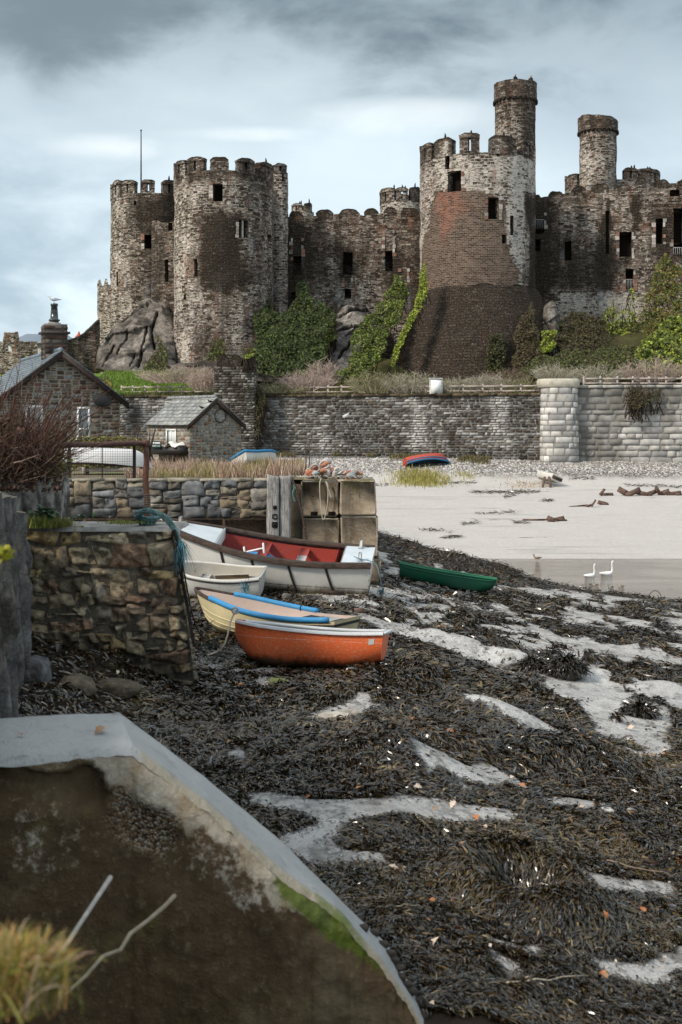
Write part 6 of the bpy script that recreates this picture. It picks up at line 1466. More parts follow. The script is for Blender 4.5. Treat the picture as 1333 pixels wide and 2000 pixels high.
m=MB(); rg=rg_(23); P0=np.array([at(354,1062,18.2)]*130)+rg.normal(0,.03,(130,3)); blades(m,P0,np.stack([rg.normal(.12,.2,130),rg.normal(0,.2,130),-np.ones(130)],-1),rg.uniform(.25,.5,130),np.full(130,.008),.1,pal(rg,130,[(.1,.28,.34),(.16,.36,.42),(.08,.2,.25)]),rg,3); tag(m.build('frayed_rope',MT['ropeteal'],loc=tuple(P0[0])),'frayed bright blue rope end hanging at the jetty corner','rope')
# ---- slate rock on the left, its stump, and its plants
def slab_rock(name,label,path,zb,zt,seed,thick=1.6,amp=.3,nu=260,nv=110,colr=(.12,.115,.115),fis=7.,top=.25):
    """upright fissured rock wall along a ground path, closed at the top and behind"""
    path=np.array(path,float); d=np.concatenate([[0],np.cumsum(np.hypot(*np.diff(path,axis=0).T))]); u=np.linspace(0,d[-1],nu)
    x=np.interp(u,d,path[:,0]); y=np.interp(u,d,path[:,1]); tx=np.gradient(x); ty=np.gradient(y); l=np.hypot(tx,ty); nx,ny=ty/l,-tx/l
    v=np.linspace(0,1,nv); U,V=np.meshgrid(u,v,indexing='ij'); zt_=np.interp(u,d,zt)+.3*(fbm(u*2,u*0,None,3,seed)-.5) if hasattr(zt,'__len__') else zt+top*(fbm(u*1.6,u*0,None,4,seed)-.5)*2
    Z=zb+(zt_[:,None]-zb)*V; q=U*fis*.3+Z*.35+.8*fbm(U*1.2,Z*.8,None,3,seed)
    st=np.abs((q%1)-.5)*2; r=amp*(1.4*(fbm(U*1.1,Z*.5,None,5,seed+2)-.5)+.5*(st-.4)+.5*(fbm(U*4,Z*1.1,None,4,seed+5)-.5))-.25*amp*V
    k=.5+.75*fbm(U*2,Z*.7,None,4,seed+7)+.3*(st-.5); 
    k=k*(1-.6*sst(.3,.12,st))*(.45+1.1*fbm(U*9,Z*5,None,4,seed+15)); col=np.array(colr)*k[...,None]; w_=sst(.55,.7,fbm(U*1.4,Z*.6,None,4,seed+8))[...,None]; col=col*(1-.6*w_)+np.array((.2,.17,.13))*.6*w_; low=sst(zb+1.6,zb+.5,Z)[...,None]; col=col*(1-.55*low)
    G=np.stack([x[:,None]+nx[:,None]*r,y[:,None]+ny[:,None]*r,Z],-1); m=MB(); m.grid(G,col=np.clip(col,0,1),flip=True)
    Bk=G[:,-1]-np.stack([nx*thick,ny*thick,0*nx-.15],-1); m.grid(np.stack([G[:,-1],G[:,-1]*.6+Bk*.4+np.array((0,0,.12)),Bk],1),col=(.16,.15,.1),flip=True)
    Bb=Bk.copy(); Bb[:,2]=zb; m.grid(np.stack([Bk,Bb],1),col=colr,flip=True)
    for e in (0,-1): m.grid(np.stack([G[e],np.linspace(Bb[e],Bk[e],nv)],0),col=colr)
    return tag(m.build(name,MT['slaterock'],loc=tuple(G[nu//2,0])),label,'rock')
slab_rock('rock_wall','fissured blue grey slate rock wall along the left edge of the foreshore',[(-1.15,3.2),(-1.75,5.2),(-2.2,7.2),(-2.95,10.5),(-3.62,13.5),(-4.45,17.3),(-5.0,18.4)],-4.3,[-1.35,-1.35,-1.1,-.65,-.8,-1.4,-1.55],7,1.8,top=.1)
slab_rock('rock_wall','pale grey upright slate stump under the dead heather, beside the leafy plant',[(ax(10,18.3),18.2),(ax(40,18.9),18.9),(ax(85,19.3),19.3),(ax(122,19.4),19.4),(ax(136,20.4),20.4)],-4.2,[-.75,-.72,-.5,-.42,-.75],9,1.4,.14,80,50,(.33,.31,.29),11.,.1)
# dead heather
rg=rg_(33); m=MB()
for k in range(620):
    b_=at(rg.uniform(-60,95),rg.uniform(900,945),17.4+rg.uniform(-.8,1.2)); p=np.array(b_); s=rg.uniform(.45,1.25); tgt=np.array((rg.normal(.2,.38),rg.normal(-.1,.35),abs(rg.normal(.75,.3)))); 
    if b_.x>ax(55,17.4): tgt=tgt*np.array((.8,1,.75))
    P_=[p,p+tgt*s*.5+rg.normal(0,.05,3),p+tgt*s+rg.normal(0,.07,3)+np.array((.08,0,-.04))]; m.tube(P_,[.012,.008,.003],3,col=np.array([(.075,.045,.034),(.13,.085,.06),(.27,.22,.18),(.06,.032,.022)][rg.integers(0,4)])*rg.uniform(.7,1.3),cap=False)
    for q in range(4):
        a=P_[1]+(P_[2]-P_[1])*rg.uniform(-.6,.9); m.tube([a,a+tgt*.18+rg.normal(0,.09,3)],[.005,.002],3,col=np.array((.11,.06,.05))*rg.uniform(.6,1.6),cap=False)
N=5200; P=np.array([at(a,b,c) for a,b,c in zip(rg.uniform(-40,120,N),rg.uniform(800,960,N),17.3+rg.uniform(-.7,1.1,N))]); pxx,pyy=pxy(P); k=(pyy>800+np.maximum(0,pxx-5)*.9+ (fbm(pxx*.04,pyy*.04,None,3,2)-.5)*60)&(fbm(pxx*.05,pyy*.05,None,3,6)>.44); P=P[k]; leaves(m,P,.045,pal(rg,len(P),[(.06,.03,.022),(.09,.045,.03),(.035,.022,.016),(.12,.08,.05)],.4),rg,None,1.,1)
P=np.array([at(a,b,c) for a,b,c in zip(rg.normal(110,12,500),rg.normal(908,14,500),17.8+rg.uniform(-.4,.6,500))]); leaves(m,P,.05,pal(rg,500,[(.16,.14,.04),(.2,.18,.06)]),rg,None,1.,1)
tag(m.build('dead_heather',[MT['twig'],MT['leaf']],loc=tuple(at(40,900,17.5))),'dense dark red brown dead heather bush at the left edge','bush')
def leafy(px,py,D,n,L,label,seed):
    rg=rg_(seed); b_=np.array(at(px,py,D)); t=thing('leafy_plant',label,'plant',tuple(b_)); m=MB()
    for k in range(n):
        a=rg.uniform(0,6.28); tilt=rg.uniform(.3,1.1); l=L*rg.uniform(.6,1.15); d=np.array((math.cos(a)*math.sin(tilt),math.sin(a)*math.sin(tilt),math.cos(tilt))); s=np.cross(d,(0,0,1)); s=s/np.linalg.norm(s); nn=np.cross(s,d)
        c=np.array([(.05,.12,.03),(.07,.15,.045),(.16,.22,.17),(.04,.085,.025)][rg.integers(0,4)])*rg.uniform(.7,1.2); rows=[]; o=b_+rg.normal(0,.07,3)*np.array((1.6,1,.2))
        for i,(t_,w_) in enumerate(((0,.02),(.3,.05),(.5,.3),(.75,.36),(1,.05))):
            cc=o+d*l*t_+np.array((0,0,-1))*l*.45*t_*t_; wv=l*w_*.55*(1+.25*math.sin(i*2.3+k)); rows.append([cc-s*wv+nn*wv*.35,cc,cc+s*wv+nn*wv*.35])
        m.grid(np.array(rows),col=c)
    m.build('leaf_rosette',MT['leaf'],t)
leafy(82,1012,18.45,34,.36,'leafy sea cabbage plant with broad green leaves at the back of the jetty top',3); leafy(150,1018,18.5,9,.24,'small leafy seedling right of the sea cabbage',4)
def tuft(px,py,D,n,L,wd_,spread,cols,label,seed,name='grass_tuft',lift=.15,bx=.1):
    rg=rg_(seed); b_=np.array(at(px,py,D)); P=b_+rg.normal(0,1,(n,3))*np.array((bx,bx*.6,.01)); m=MB(); blades(m,P,np.stack([rg.normal(0,spread,n),rg.normal(0,spread,n),np.ones(n)],-1),L*rg.uniform(.5,1.15,n),np.full(n,wd_),lift,pal(rg,n,cols,.3),rg,4); return tag(m.build(name,MT['grass'],loc=tuple(b_)),label,'grass tuft')
tuft(65,1029,18.3,900,.17,.012,.6,[(.14,.2,.03),(.2,.24,.05),(.28,.28,.1)],'mossy green grass tuft left on the jetty edge',5,bx=.2); tuft(112,1028,18.3,500,.13,.012,.6,[(.2,.22,.04),(.3,.27,.1)],'yellowish grass tuft on the jetty edge under the seedling',6,bx=.1); _g=tuft(250,1022,18.6,300,.05,.012,.6,[(.2,.24,.05),(.26,.26,.08)],None,7,'turf',bx=.16); del _g['category']; _g['kind']='stuff'
# ================================================================ boats
class Hull:
    def __init__(s,L,B,D,bow=.3,stern=.75,rake=.25,fine=2.2,full=.7,srise=.06,bluff=0.,flat=1.1):
        s.L,s.B,s.D,s.bow,s.stern,s.rake,s.fine,s.full,s.srise,s.bluff,s.flat=L,B,D,bow,stern,rake,fine,full,srise,bluff,flat
    def beam(s,t):
        a=s.stern+(1-s.stern)*math.sin(math.pi/2*min(t/.45,1)) if t<.45 else s.bluff+(1-s.bluff)*max(0,1-((t-.45)/.55)**s.fine)**.85
        return max(a,.012)*s.B/2
    def keel(s,t): return s.D*(.75*max(0,(t-.72)/.28)**2.6*(1-.6*s.bluff)+getattr(s,'rock',.1)*max(0,(.25-t)/.25)**2)
    def sheer(s,t): return s.D+s.bow*max(0,(t-.25)/.75)**2+s.srise*max(0,(.3-t)/.3)**2
    def pt(s,t,q,off=0.,up=0.):
        b,k,z1=s.beam(t),s.keel(t),s.sheer(t); a=abs(q)*math.pi/2; y=max(0,b-off)*math.sin(a)**s.full*(1 if q>=0 else -1); z=k+(z1-k)*(1-math.cos(a))**s.flat
        if off: z=min(max(z+off*.6*(1-abs(q)),k+.09),z1)
        x=-s.L/2+s.L*t+s.rake*(z-k)/s.D*max(0,(t-.75)/.25)**1.5-.06*(z/s.D)*max(0,(.12-t)/.12)
        return np.array((x,y,z+up))
    def gun(s,t,side,off=0.,up=0.): return s.pt(t,side,off)+np.array((0,0,up))
    def outer(s,m,nt=36,nq=22,mat=0):
        T=np.concatenate([np.linspace(0,.8,nt-10),np.linspace(.82,1,10)]); Q=np.linspace(-1,1,nq)
        m.grid(np.array([[s.pt(t,q) for q in Q] for t in T]),mat)
        tr=[s.pt(0,q) for q in Q]; m.add(np.array(tr),[tuple(range(len(tr)))],mat)
        if s.bluff:
            tr=[s.pt(1,q) for q in Q]; m.add(np.array(tr),[tuple(range(len(tr)))[::-1]],mat)
    def inner(s,m,nt=30,nq=18,mat=0,t0=.012,t1=.975,off=.035):
        T=np.linspace(t0,t1,nt); Q=np.linspace(-1,1,nq); m.grid(np.array([[s.pt(t,q,off) for q in Q] for t in T]),mat,flip=True)
        for t in (t0,t1):
            tr=[s.pt(t,q,off) for q in Q]; m.add(np.array(tr),[tuple(range(len(tr)))],mat)
        # rim closing the two skins
        for sd in (-1,1): m.grid(np.array([[s.pt(t,sd),s.pt(t,sd,off)] for t in T]),mat,flip=sd<0)
        m.grid(np.array([[s.pt(0,q),s.pt(t0,q,off)] for q in Q]),mat)
    def strake(s,m,side,q,r,t0=0.,t1=1.,mat=0,col=None,w=None,n=30):
        P_=[s.pt(t0+(t1-t0)*k/(n-1),side*q)*np.array((1,1,1))+np.array((0,side*r*.4,0)) for k in range(n)]
        m.tube(P_,r,8,mat,col=col)
    def rail(s,m,side,w,h,t0=0.,t1=1.,out=.5,col=(1,1,1),n=34,up=.0):
        V=[]; 
        for k in range(n):
            t=t0+(t1-t0)*k/(n-1); p=s.pt(t,side); i=np.array((0,side,0)); u=np.array((0,0,1))
            a=p+i*w*out; b=p-i*w*(1-out)
            if abs(b[1])<.004 or b[1]*side<0: b[1]=.0
            V.append([a+u*(up-h/2),a+u*(up+h/2),b+u*(up+h/2),b+u*(up-h/2),a+u*(up-h/2)])
        m.grid(np.array(V),col=col,flip=side<0)
        for e in (0,-1): m.add(np.array(V[e][:4]),[(0,1,2,3)],col=col)
    def thwart(s,m,t,w,zf,th=.035,col=(1,1,1),y0=-1,y1=1):
        z=s.keel(t)+(s.sheer(t)-s.keel(t))*zf; q=2/math.pi*math.acos(1-zf**(1/s.flat)); b=s.beam(t)*math.sin(q*math.pi/2)**s.full-.03; x=s.pt(t,1)[0]
        m.box((x,(y0+y1)/2*b,z),(w,(y1-y0)*b,th),bev=.008,col=col)
    def deck(s,m,t0,t1,up=.015,camber=.03,n=10,th=.03,col=(1,1,1)):
        G=np.array([[s.pt(t,1)*np.array((1,q,1))+np.array((0,0,up+camber*(1-q*q))) for q in np.linspace(-1.0,1.0,9)] for t in np.linspace(t0,t1,n)]); m.grid(G,col=col,flip=True); Bt=G-np.array((0,0,th+.02)); m.grid(Bt,col=col)
        m.grid(np.stack([G[0],Bt[0]],0),col=col); m.grid(np.stack([G[-1],Bt[-1]],0),col=col,flip=True); m.grid(np.stack([G[:,0],Bt[:,0]],1),col=col); m.grid(np.stack([G[:,-1],Bt[:,-1]],1),col=col,flip=True)
def boat(label,x,y,yaw,heel,pitch,dz=0.,z=None,name='rowing_boat',cat='boat',group=None):
    zz=(float(H0(x,y)) if z is None else z)+dz
    return thing(name,label,cat,(x,y,zz),(R_(heel),R_(pitch),R_(yaw)),group)
def mk(h,parent,name,mat,fn,smooth=False):
    m=MB(); fn(m); return m.build(name,mat,parent,local=True,smooth=smooth)
WHITE=(.66,.65,.61)
# 1 the big white boat with the red inside
b1=boat('large white rowing boat with red inside, pale decks and dark wooden gunwales by the pier',-2.0,32.45,175,-12,-4.0,-.02); h=Hull(5.45,1.75,1.14,.6,.82,.3,2.4,.5)
mk(h,b1,'hull',m_paint('white_hull_paint',WHITE,(.3,.27,.22),.66,(.36,.58),.45,4,(.50,.54,(.12,.08,.05)),under=(.045,.036,.014)),lambda m:h.outer(m),True)
mk(h,b1,'lining',m_paint('red_lining_paint',(.36,.045,.03),(.6,.5,.44),.6,None,.6,7),lambda m:h.inner(m,t0=.16,t1=.74))
mk(h,b1,'foredeck',m_paint('pale_deck_paint',(.5,.56,.6),(.35,.36,.36),.7,None,.5,5),lambda m:h.deck(m,.735,.985,.02))
mk(h,b1,'stern_deck',m_paint('pale_stern_paint',(.52,.58,.63),(.35,.36,.36),.7,None,.5,5),lambda m:h.deck(m,-.002,.125,.03,.02))
mk(h,b1,'deck_beam',m_paint('white_trim_paint',(.62,.63,.63),(.3,.28,.25),.7,None,.5,5),lambda m:m.box((h.pt(.735,1)[0]-.02,0,h.sheer(.735)-.1),(.05,h.beam(.735)*1.98,.3),bev=.01)); mk(h,b1,'deck_beam',bpy.data.materials['white_trim_paint'],lambda m:m.box((h.pt(.125,1)[0]+.02,0,h.sheer(.125)-.13),(.05,h.beam(.125)*1.96,.3),bev=.01,col=(1,1,1)))
for sd in (-1,1):
    mk(h,b1,'gunwale',MT['gunwood'],lambda m:h.rail(m,sd,.13,.14,0.,.995,.6,up=-.01))
    for k,t in enumerate((.2,.375,.55,.7)):
        mk(h,b1,'rub_batten',MT['gunwood'],lambda m:m.grid(np.array([[h.pt(t-.05*(1-qq)-w_,sd*(.52+.46*qq))+np.array((0,sd*.022,0)) for w_ in (-.006,.006)]+[h.pt(t-.05*(1-qq)+.006,sd*(.52+.46*qq))] for qq in np.linspace(0,1,8)]),flip=sd>0))
mk(h,b1,'thwart',m_paint('red_thwart_paint',(.38,.06,.045),(.6,.5,.44),.6,None,.6,7),lambda m:h.thwart(m,.52,.26,.86))
mk(h,b1,'thwart',m_paint('white_thwart_paint',(.66,.64,.62),(.4,.1,.08),.72,None,.5,5),lambda m:h.thwart(m,.33,.24,.86,y0=-.25))
mk(h,b1,'thwart',m_paint('red_thwart_end',(.42,.07,.05),(.6,.5,.44),.62,None,.6,7),lambda m:h.thwart(m,.33,.242,.86,y0=-1,y1=-.25))
for (t,yy) in ((.9,-.1),(.06,-.55),(.05,.5)): mk(h,b1,'mooring_bitt',MT['oldwood'] if t>.5 else MT['white'],lambda m:[m.box((h.pt(t,1)[0],yy,h.sheer(t)+.13),(.09,.09,.26),bev=.015,col=(.42,.44,.45)),m.box((h.pt(t,1)[0],yy,h.sheer(t)+.06),(.13,.13,.04),col=(.35,.37,.38))])
ld=thing('boarding_ladder','small white frame ladder lying inside the big white boat','ladder',tuple(b1.location),tuple(b1.rotation_euler))
for k,(a,b) in enumerate((((.55,-.1,.7),(.62,-.05,1.16)),((.02,.0,.7),(.1,.05,1.34)))): mk(h,ld,'side_rail',MT['white'],lambda m:m.tube([a,b],.028,6,col=(.75,.77,.78)))
for zz in (.45,.62): mk(h,ld,'rung',MT['white'],lambda m:m.tube([(.56,-.08,zz+.4),(.07,.02,zz+.58)],.024,6,col=(.75,.77,.78)))
tp=thing('blue_sheet','crumpled bright blue plastic sheet lying inside the big white boat','sheet',tuple(b1.location),tuple(b1.rotation_euler))
U,V=np.meshgrid(np.linspace(-1,1,26),np.linspace(-1,1,18),indexing='ij'); rr_=np.hypot(U,V); G=np.stack([.35+.75*U,-.25+.5*V,.66+.3*np.clip(1-rr_**2,0,1)**.7+.1*(fbm(U*3,V*3,None,3,5)-.5)],-1); mk(h,tp,'fabric',m_simple('blue_plastic',(.03,.22,.5),.4,.5,0,.25,6,.01),lambda m:(m.grid(G,flip=True),m.grid(G-np.array((0,0,.02)))))
oa=MB(); oa.tube([(-2.2,.9,.42),(-1.65,.93,.5)],.02,6); oa.box((-1.85,.93,.46),(.62,.03,.11),rot=Euler((0,-.12,.1))); tag(oa.build('broken_oar',MT['gunwood'],None,local=True),'short dark broken oar blade leaning on the side of the big white boat','oar'); o_=bpy.data.objects['broken_oar']; o_.location=b1.location; o_.rotation_euler=b1.rotation_euler
rope('stern_rope','thin blue rope hanging from the stern deck of the big white boat',[at(692,1087,31.6),at(706,1092,31.3),at(724,1096,31.0),at(736,1104,30.9),at(742,1124,30.8),at(749,1152,31.0)],.012,(.1,.2,.26))
# 2 small white dinghy
b2=boat('small stained white dinghy lying between the big white boat and the cream boat',-3.2,30.9,172,-12,-2,.05); h=Hull(2.4,1.2,.6,.16,.72,.1,2.6,.5)
DW=m_paint('dinghy_white',(.62,.61,.58),(.2,.13,.08),.62,(.0,.13),.45,9,under=(.09,.08,.03))
mk(h,b2,'hull',DW,lambda m:h.outer(m),True); mk(h,b2,'lining',m_paint('dinghy_inside',(.5,.47,.41),(.16,.09,.05),.58,(.06,.3),.6,6,under=(.1,.07,.03)),lambda m:h.inner(m))
for sd in (-1,1): mk(h,b2,'gunwale',DW,lambda m:h.rail(m,sd,.06,.05,0,.99,.7)); 
for sd in (-1,1): mk(h,b2,'fender_strip',MT['gunwood'],lambda m:h.strake(m,sd,.93,.012))
mk(h,b2,'thwart',DW,lambda m:h.thwart(m,.62,.24,.55)); mk(h,b2,'stern_seat',DW,lambda m:h.thwart(m,.1,.3,.6))
mk(h,b2,'transom_cap',DW,lambda m:m.box((h.pt(0,1)[0],0,h.sheer(0)),(.05,h.beam(0)*1.95,.06),bev=.01))
lp=thing('loose_board','stained white board with rust marks tilted across the small white dinghy','board',tuple(b2.location),tuple(b2.rotation_euler))
mk(h,lp,'panel',m_paint('rusty_board',(.5,.46,.4),(.14,.04,.02),.56,None,.6,8),lambda m:m.box((-.45,-.12,.47),(.86,.24,.025),rot=Euler((.75,.05,.1)),bev=.006))
# 3 cream boat with the blue pipe lagging
b3=boat('cream rowing boat with blue padded gunwales lying behind the orange dinghy',-1.36,23.75,151,1.5,-1.6,-.02); h=Hull(3.2,1.4,.5,.3,.7,.26,2.3,.6)
CRM=m_paint('cream_paint',(.56,.49,.29),(.36,.3,.18),.66,(.08,.26),.42,4,under=(.04,.034,.016)); mk(h,b3,'hull',CRM,lambda m:h.outer(m),True)
for sd in (-1,1):
    for q in (.5,.62,.75): mk(h,b3,'moulded_strake',CRM,lambda m:h.strake(m,sd,q,.011,.5,.93))
mk(h,b3,'lining',m_paint('pinkish_inside',(.5,.4,.35),(.3,.25,.2),.62,None,.5,4),lambda m:h.inner(m))
for sd in (-1,1):
    mk(h,b3,'padded_gunwale',m_paint('blue_foam_tube',(.03,.24,.5),(.3,.4,.48),.7,None,.55,8),lambda m:m.tube([h.gun(t,sd,0,.03) for t in np.linspace(.03 if sd>0 else .3,.84,30)],.052,12),True)
    mk(h,b3,'gunwale',MT['gunwood'],lambda m:h.rail(m,sd,.06,.06,.82,.995,.6,up=.01))
mk(h,b3,'stern_deck',m_simple('black_nonslip',(.022,.024,.026),.8,.3,0,.3,20),lambda m:h.deck(m,.0,.34,-.06,.0)); mk(h,b3,'seat_pad',m_simple('grey_mat',(.33,.35,.36),.8,.2,0,.2,14),lambda m:m.box((h.pt(.17,1)[0],0,h.sheer(.17)-.055),(.42,h.beam(.17)*1.7,.03),bev=.01))
mk(h,b3,'stem_band',MT['gunwood'],lambda m:m.tube([h.pt(1,q*.999)+np.array((.012,0,0)) for q in np.linspace(0,1,10)],.018,6))
for t in (.42,): mk(h,b3,'lashing',MT['black'],lambda m:m.tube([h.gun(t,-1,0,.03)+np.array((.0,.06*math.cos(a),.06*math.sin(a))) for a in np.linspace(0,6.28,12)],.01,5))
# 4 orange dinghy
b4=boat('bright orange dinghy with a white rim and dark weedy bottom, nearest of the boats',-.57,20.55,172,7,-1.5,-.03); h=Hull(2.5,1.25,.6,.1,.86,.04,3.0,.52,.03,0,.95); h.rock=.3
mk(h,b4,'hull',m_paint('orange_gelcoat',(.95,.18,.05),(.66,.45,.33),.56,(.06,.25),.38,3.2,(.475,.487,(.72,.6,.52)),under=(.022,.016,.008)),lambda m:h.outer(m),True)
mk(h,b4,'lining',m_paint('dull_white_inside',(.5,.5,.48),(.3,.27,.24),.65,None,.6),lambda m:h.inner(m))
RW=m_paint('white_rim',(.68,.7,.72),(.34,.34,.34),.66,None,.45,12)
for sd in (-1,1): mk(h,b4,'gunwale',RW,lambda m:h.rail(m,sd,.1,.05,0,.985,.45,up=.01))
mk(h,b4,'transom_cap',RW,lambda m:m.box((h.pt(0,1)[0],0,h.sheer(0)+.01),(.1,h.beam(0)*2.05,.052),bev=.012)); mk(h,b4,'thwart',RW,lambda m:h.thwart(m,.45,.24,.6)); mk(h,b4,'stern_seat',RW,lambda m:h.thwart(m,.1,.34,.75))
mk(h,b4,'bow_plate',m_paint('red_bow',(.4,.06,.03),(.4,.3,.2),.66),lambda m:h.deck(m,.94,.99,.03,.01)); mk(h,b4,'stern_sticker',MT['white'],lambda m:m.grid(np.array([[h.pt(t,q)+np.array((0,.004,0)) for q in (.78,.9)] for t in (.045,.075)]),col=(.6,.62,.6)))
mk(h,b4,'bow_fitting',MT['rustpipe'],lambda m:m.tube([h.pt(.995,.0)+np.array((.02,0,.4)),h.pt(.995,.0)+np.array((.06,0,.44)),h.pt(.995,0)+np.array((.02,0,.48))],.014,6))
P4=np.array(b4.matrix_basis@Vector(tuple(h.pt(.995,0)+np.array((.03,0,.42)))))
rope('painter_rope','pale painter rope from the orange dinghy bow down to the tangled net',[P4,P4+np.array((-.06,-.12,-.12)),at(440,1255,20.4),at(425,1272,20.4),at(405,1280,20.3)],.016,(.45,.4,.34),twist=True)
rope('painter_knot','knot of pale rope at the bow of the orange dinghy',[P4+np.array((.05*math.cos(a),-.05,.05*math.sin(a)+.03)) for a in np.linspace(0,11,14)],.016,(.45,.4,.36))
# 5 green punt
b5=boat('flat dark green punt lying on the shingle right of the pier',ax(870,39.6),39.6,-4,-4,0,.0); h=Hull(3.0,1.1,.5,.04,.85,.12,2.,.35,.03,.62,.8); hx0,hx1=H0(ax(790,39.6),39.6),H0(ax(955,39.6),39.6); b5.rotation_euler[1]=math.atan2(hx0-hx1,2.75); b5.location.z=(hx0+hx1)/2+.0
GRN=m_paint('green_paint',(.012,.12,.065),(.1,.25,.18),.68,(.0,.1),.4,5,under=(.012,.016,.01)); GR2=m_paint('green_rim',(.02,.2,.1),(.2,.4,.3),.7,None,.4,5)
mk(h,b5,'hull',GRN,lambda m:h.outer(m),False); mk(h,b5,'lining',GRN,lambda m:h.inner(m,t1=.985))
for sd in (-1,1): mk(h,b5,'gunwale',GR2,lambda m:h.rail(m,sd,.09,.04,0,1,.5)); mk(h,b5,'moulded_strake',GR2,lambda m:h.strake(m,sd,.86,.02,.02,.98))
for t in (.35,.6): mk(h,b5,'thwart',GRN,lambda m:h.thwart(m,t,.24,.7))
for t in (0,1): mk(h,b5,'end_cap',GR2,lambda m:m.box((h.pt(t,1)[0],0,h.sheer(t)),(.09,h.beam(t)*2.05,.045),bev=.01))
# 6 white dinghy with a blue rim on the quay
b6=boat('white dinghy with a bright blue rim resting in dry grass on the quay',ax(509,44),44,48,-24,1,.14,z=-1.62); h=Hull(1.75,1.0,.38,.1,.78,.1,2.4,.6)
mk(h,b6,'hull',DW,lambda m:h.outer(m),True); mk(h,b6,'lining',DW,lambda m:h.inner(m)); 
for sd in (-1,1): mk(h,b6,'gunwale',MT['blue'],lambda m:m.tube([h.gun(t,sd,0,.0) for t in np.linspace(.0,.99,26)],.052,10),True)
mk(h,b6,'transom_rim',MT['blue'],lambda m:m.tube([h.pt(0,-.98)+np.array((0,0,.02)),h.pt(0,.98)+np.array((0,0,.02))],.05,10)); mk(h,b6,'thwart',MT['blue'],lambda m:h.thwart(m,.45,.26,.75)); mk(h,b6,'motor_pad',MT['gunwood'],lambda m:m.grid(np.array([[h.pt(.32,.7)+np.array((0,-.0,0)),h.pt(.32,.95)],[h.pt(.42,.7),h.pt(.42,.95)]])+np.array((0,-.015,0)))) 
rope('bow_line','thin pale line from the blue rimmed dinghy down to the quay edge',[at(545,905,43.5),at(556,917,41),at(572,931,37.2)],.014,(.42,.38,.34))
# 7 red upturned boat on the shingle
b7=boat('upturned red boat with a blue gunwale tilted on the shingle below the wall',ax(830,97.5),97.5,20,155,-6,.75); h=Hull(3.6,1.6,.62,.25,.7,.2,2.3,.55)
mk(h,b7,'hull',m_paint('red_hull',(.42,.06,.03),(.25,.12,.08),.66,None,.5,4,(.5,.6,(.02,.02,.02))),lambda m:h.outer(m),True); mk(h,b7,'lining',m_paint('dark_blue_inside',(.02,.05,.09),(.1,.1,.1),.7),lambda m:h.inner(m))
for sd in (-1,1): mk(h,b7,'gunwale',MT['blue'],lambda m:h.rail(m,sd,.12,.11,0,.99,.6)); mk(h,b7,'rub_strake',MT['blue'],lambda m:h.strake(m,sd,.8,.03))
b7.location.z+=.0
# 8 white boat upside down behind the wire fence
b8=boat('long white boat lying upside down behind the wire fence',ax(211,40.3),40.3,8,180,2,.86,z=-1.62); h=Hull(2.75,1.2,.5,.15,.6,.2,2.4,.55)
mk(h,b8,'hull',m_paint('chalky_white',(.66,.66,.67),(.4,.38,.36),.66,None,.6,4),lambda m:h.outer(m),True)
for sd in (-1,1): mk(h,b8,'gunwale',MT['darkwood'],lambda m:h.rail(m,sd,.06,.07,0,.99,.6))
tg_=thing('boat_trestle','pale low timber trestle under the upside down white boat','trestle',(ax(211,40.3),40.3,-1.62)); m=MB(); m.box((ax(215,40.),39.85,-1.46),(1.9,.1,.12),col=(.5,.48,.46)); m.build('beam',MT['railwood'],tg_)
for xx in (-.8,.85): m=MB(); m.box((ax(215,40.)+xx,40.05,-1.48),(.1,.7,.24),col=(.4,.38,.36)); m.build('leg',MT['railwood'],tg_)
# 9 small wrecked boat far down the beach
b9=boat('small tilted white boat propped on brown timbers near the buttress',ax(1066,91),91,112,22,-4,.3); h=Hull(2.7,1.25,.5,.2,.75,.15)
mk(h,b9,'hull',DW,lambda m:h.outer(m),True); mk(h,b9,'lining',m_simple('dark_inside',(.03,.022,.018),.9),lambda m:h.inner(m))
mk(h,b9,'transom_board',MT['gunwood'],lambda m:m.box((-1.4,0,.33),(.04,.9,.24)))
for k,(px,lean) in enumerate(((1066,-.22),(1075,.05))): m=MB(); p=at(px,941,89.3); p.z=float(H0(p.x,p.y)); m.tube([(p.x+lean,p.y,p.z-.05),(p.x-.1*lean,p.y+.5,p.z+.75)],.09,6,col=(.25,.14,.08)); tag(m.build('prop_timber',MT['drift'],loc=tuple(p)),'brown timber propping the small tilted boat, the %s one'%('slanting','upright')[k],'timber','timbers propping the small tilted boat')
# ================================================================ slipway wall in front
SEC=[((-3.6,8.4,-2.0),(-3.6,7.35,-2.0)),((-2.34,8.42,-2.0),(-2.05,7.38,-2.0)),((-1.56,8.62,-2.0),(-1.3,7.63,-2.0)),((-.958,8.5,-2.416),(-.8176,7.62,-2.353)),((-.415,8.4,-2.82),(-.335,7.62,-2.794)),((-.067,8.2,-3.096),(-.02,7.62,-3.02)),((.308,8.0,-3.39),(.24,7.62,-3.31)),((.455,7.85,-3.6),(.4,7.6,-3.53)),((.68,7.6,-3.92),(.64,7.45,-3.9))]
s_=np.array([0,1.,2.0,3,4,5,6,7,8]); so=np.array([a for a,b in SEC]); si=np.array([b for a,b in SEC])
tt_=np.concatenate([np.linspace(0,2,50)[:-1],np.linspace(2,8,170)]); O_=np.stack([np.interp(tt_,s_,so[:,k]) for k in range(3)],-1); I_=np.stack([np.interp(tt_,s_,si[:,k]) for k in range(3)],-1)
sw=thing('slipway_wall','massive concrete wall with a pale sloping cap and dark mossy face in the foreground','wall',(-1.,8.,-4.2))
wv=np.linspace(0,1,26); T=O_[:,None]*(1-wv[None,:,None])+I_[:,None]*wv[None,:,None]
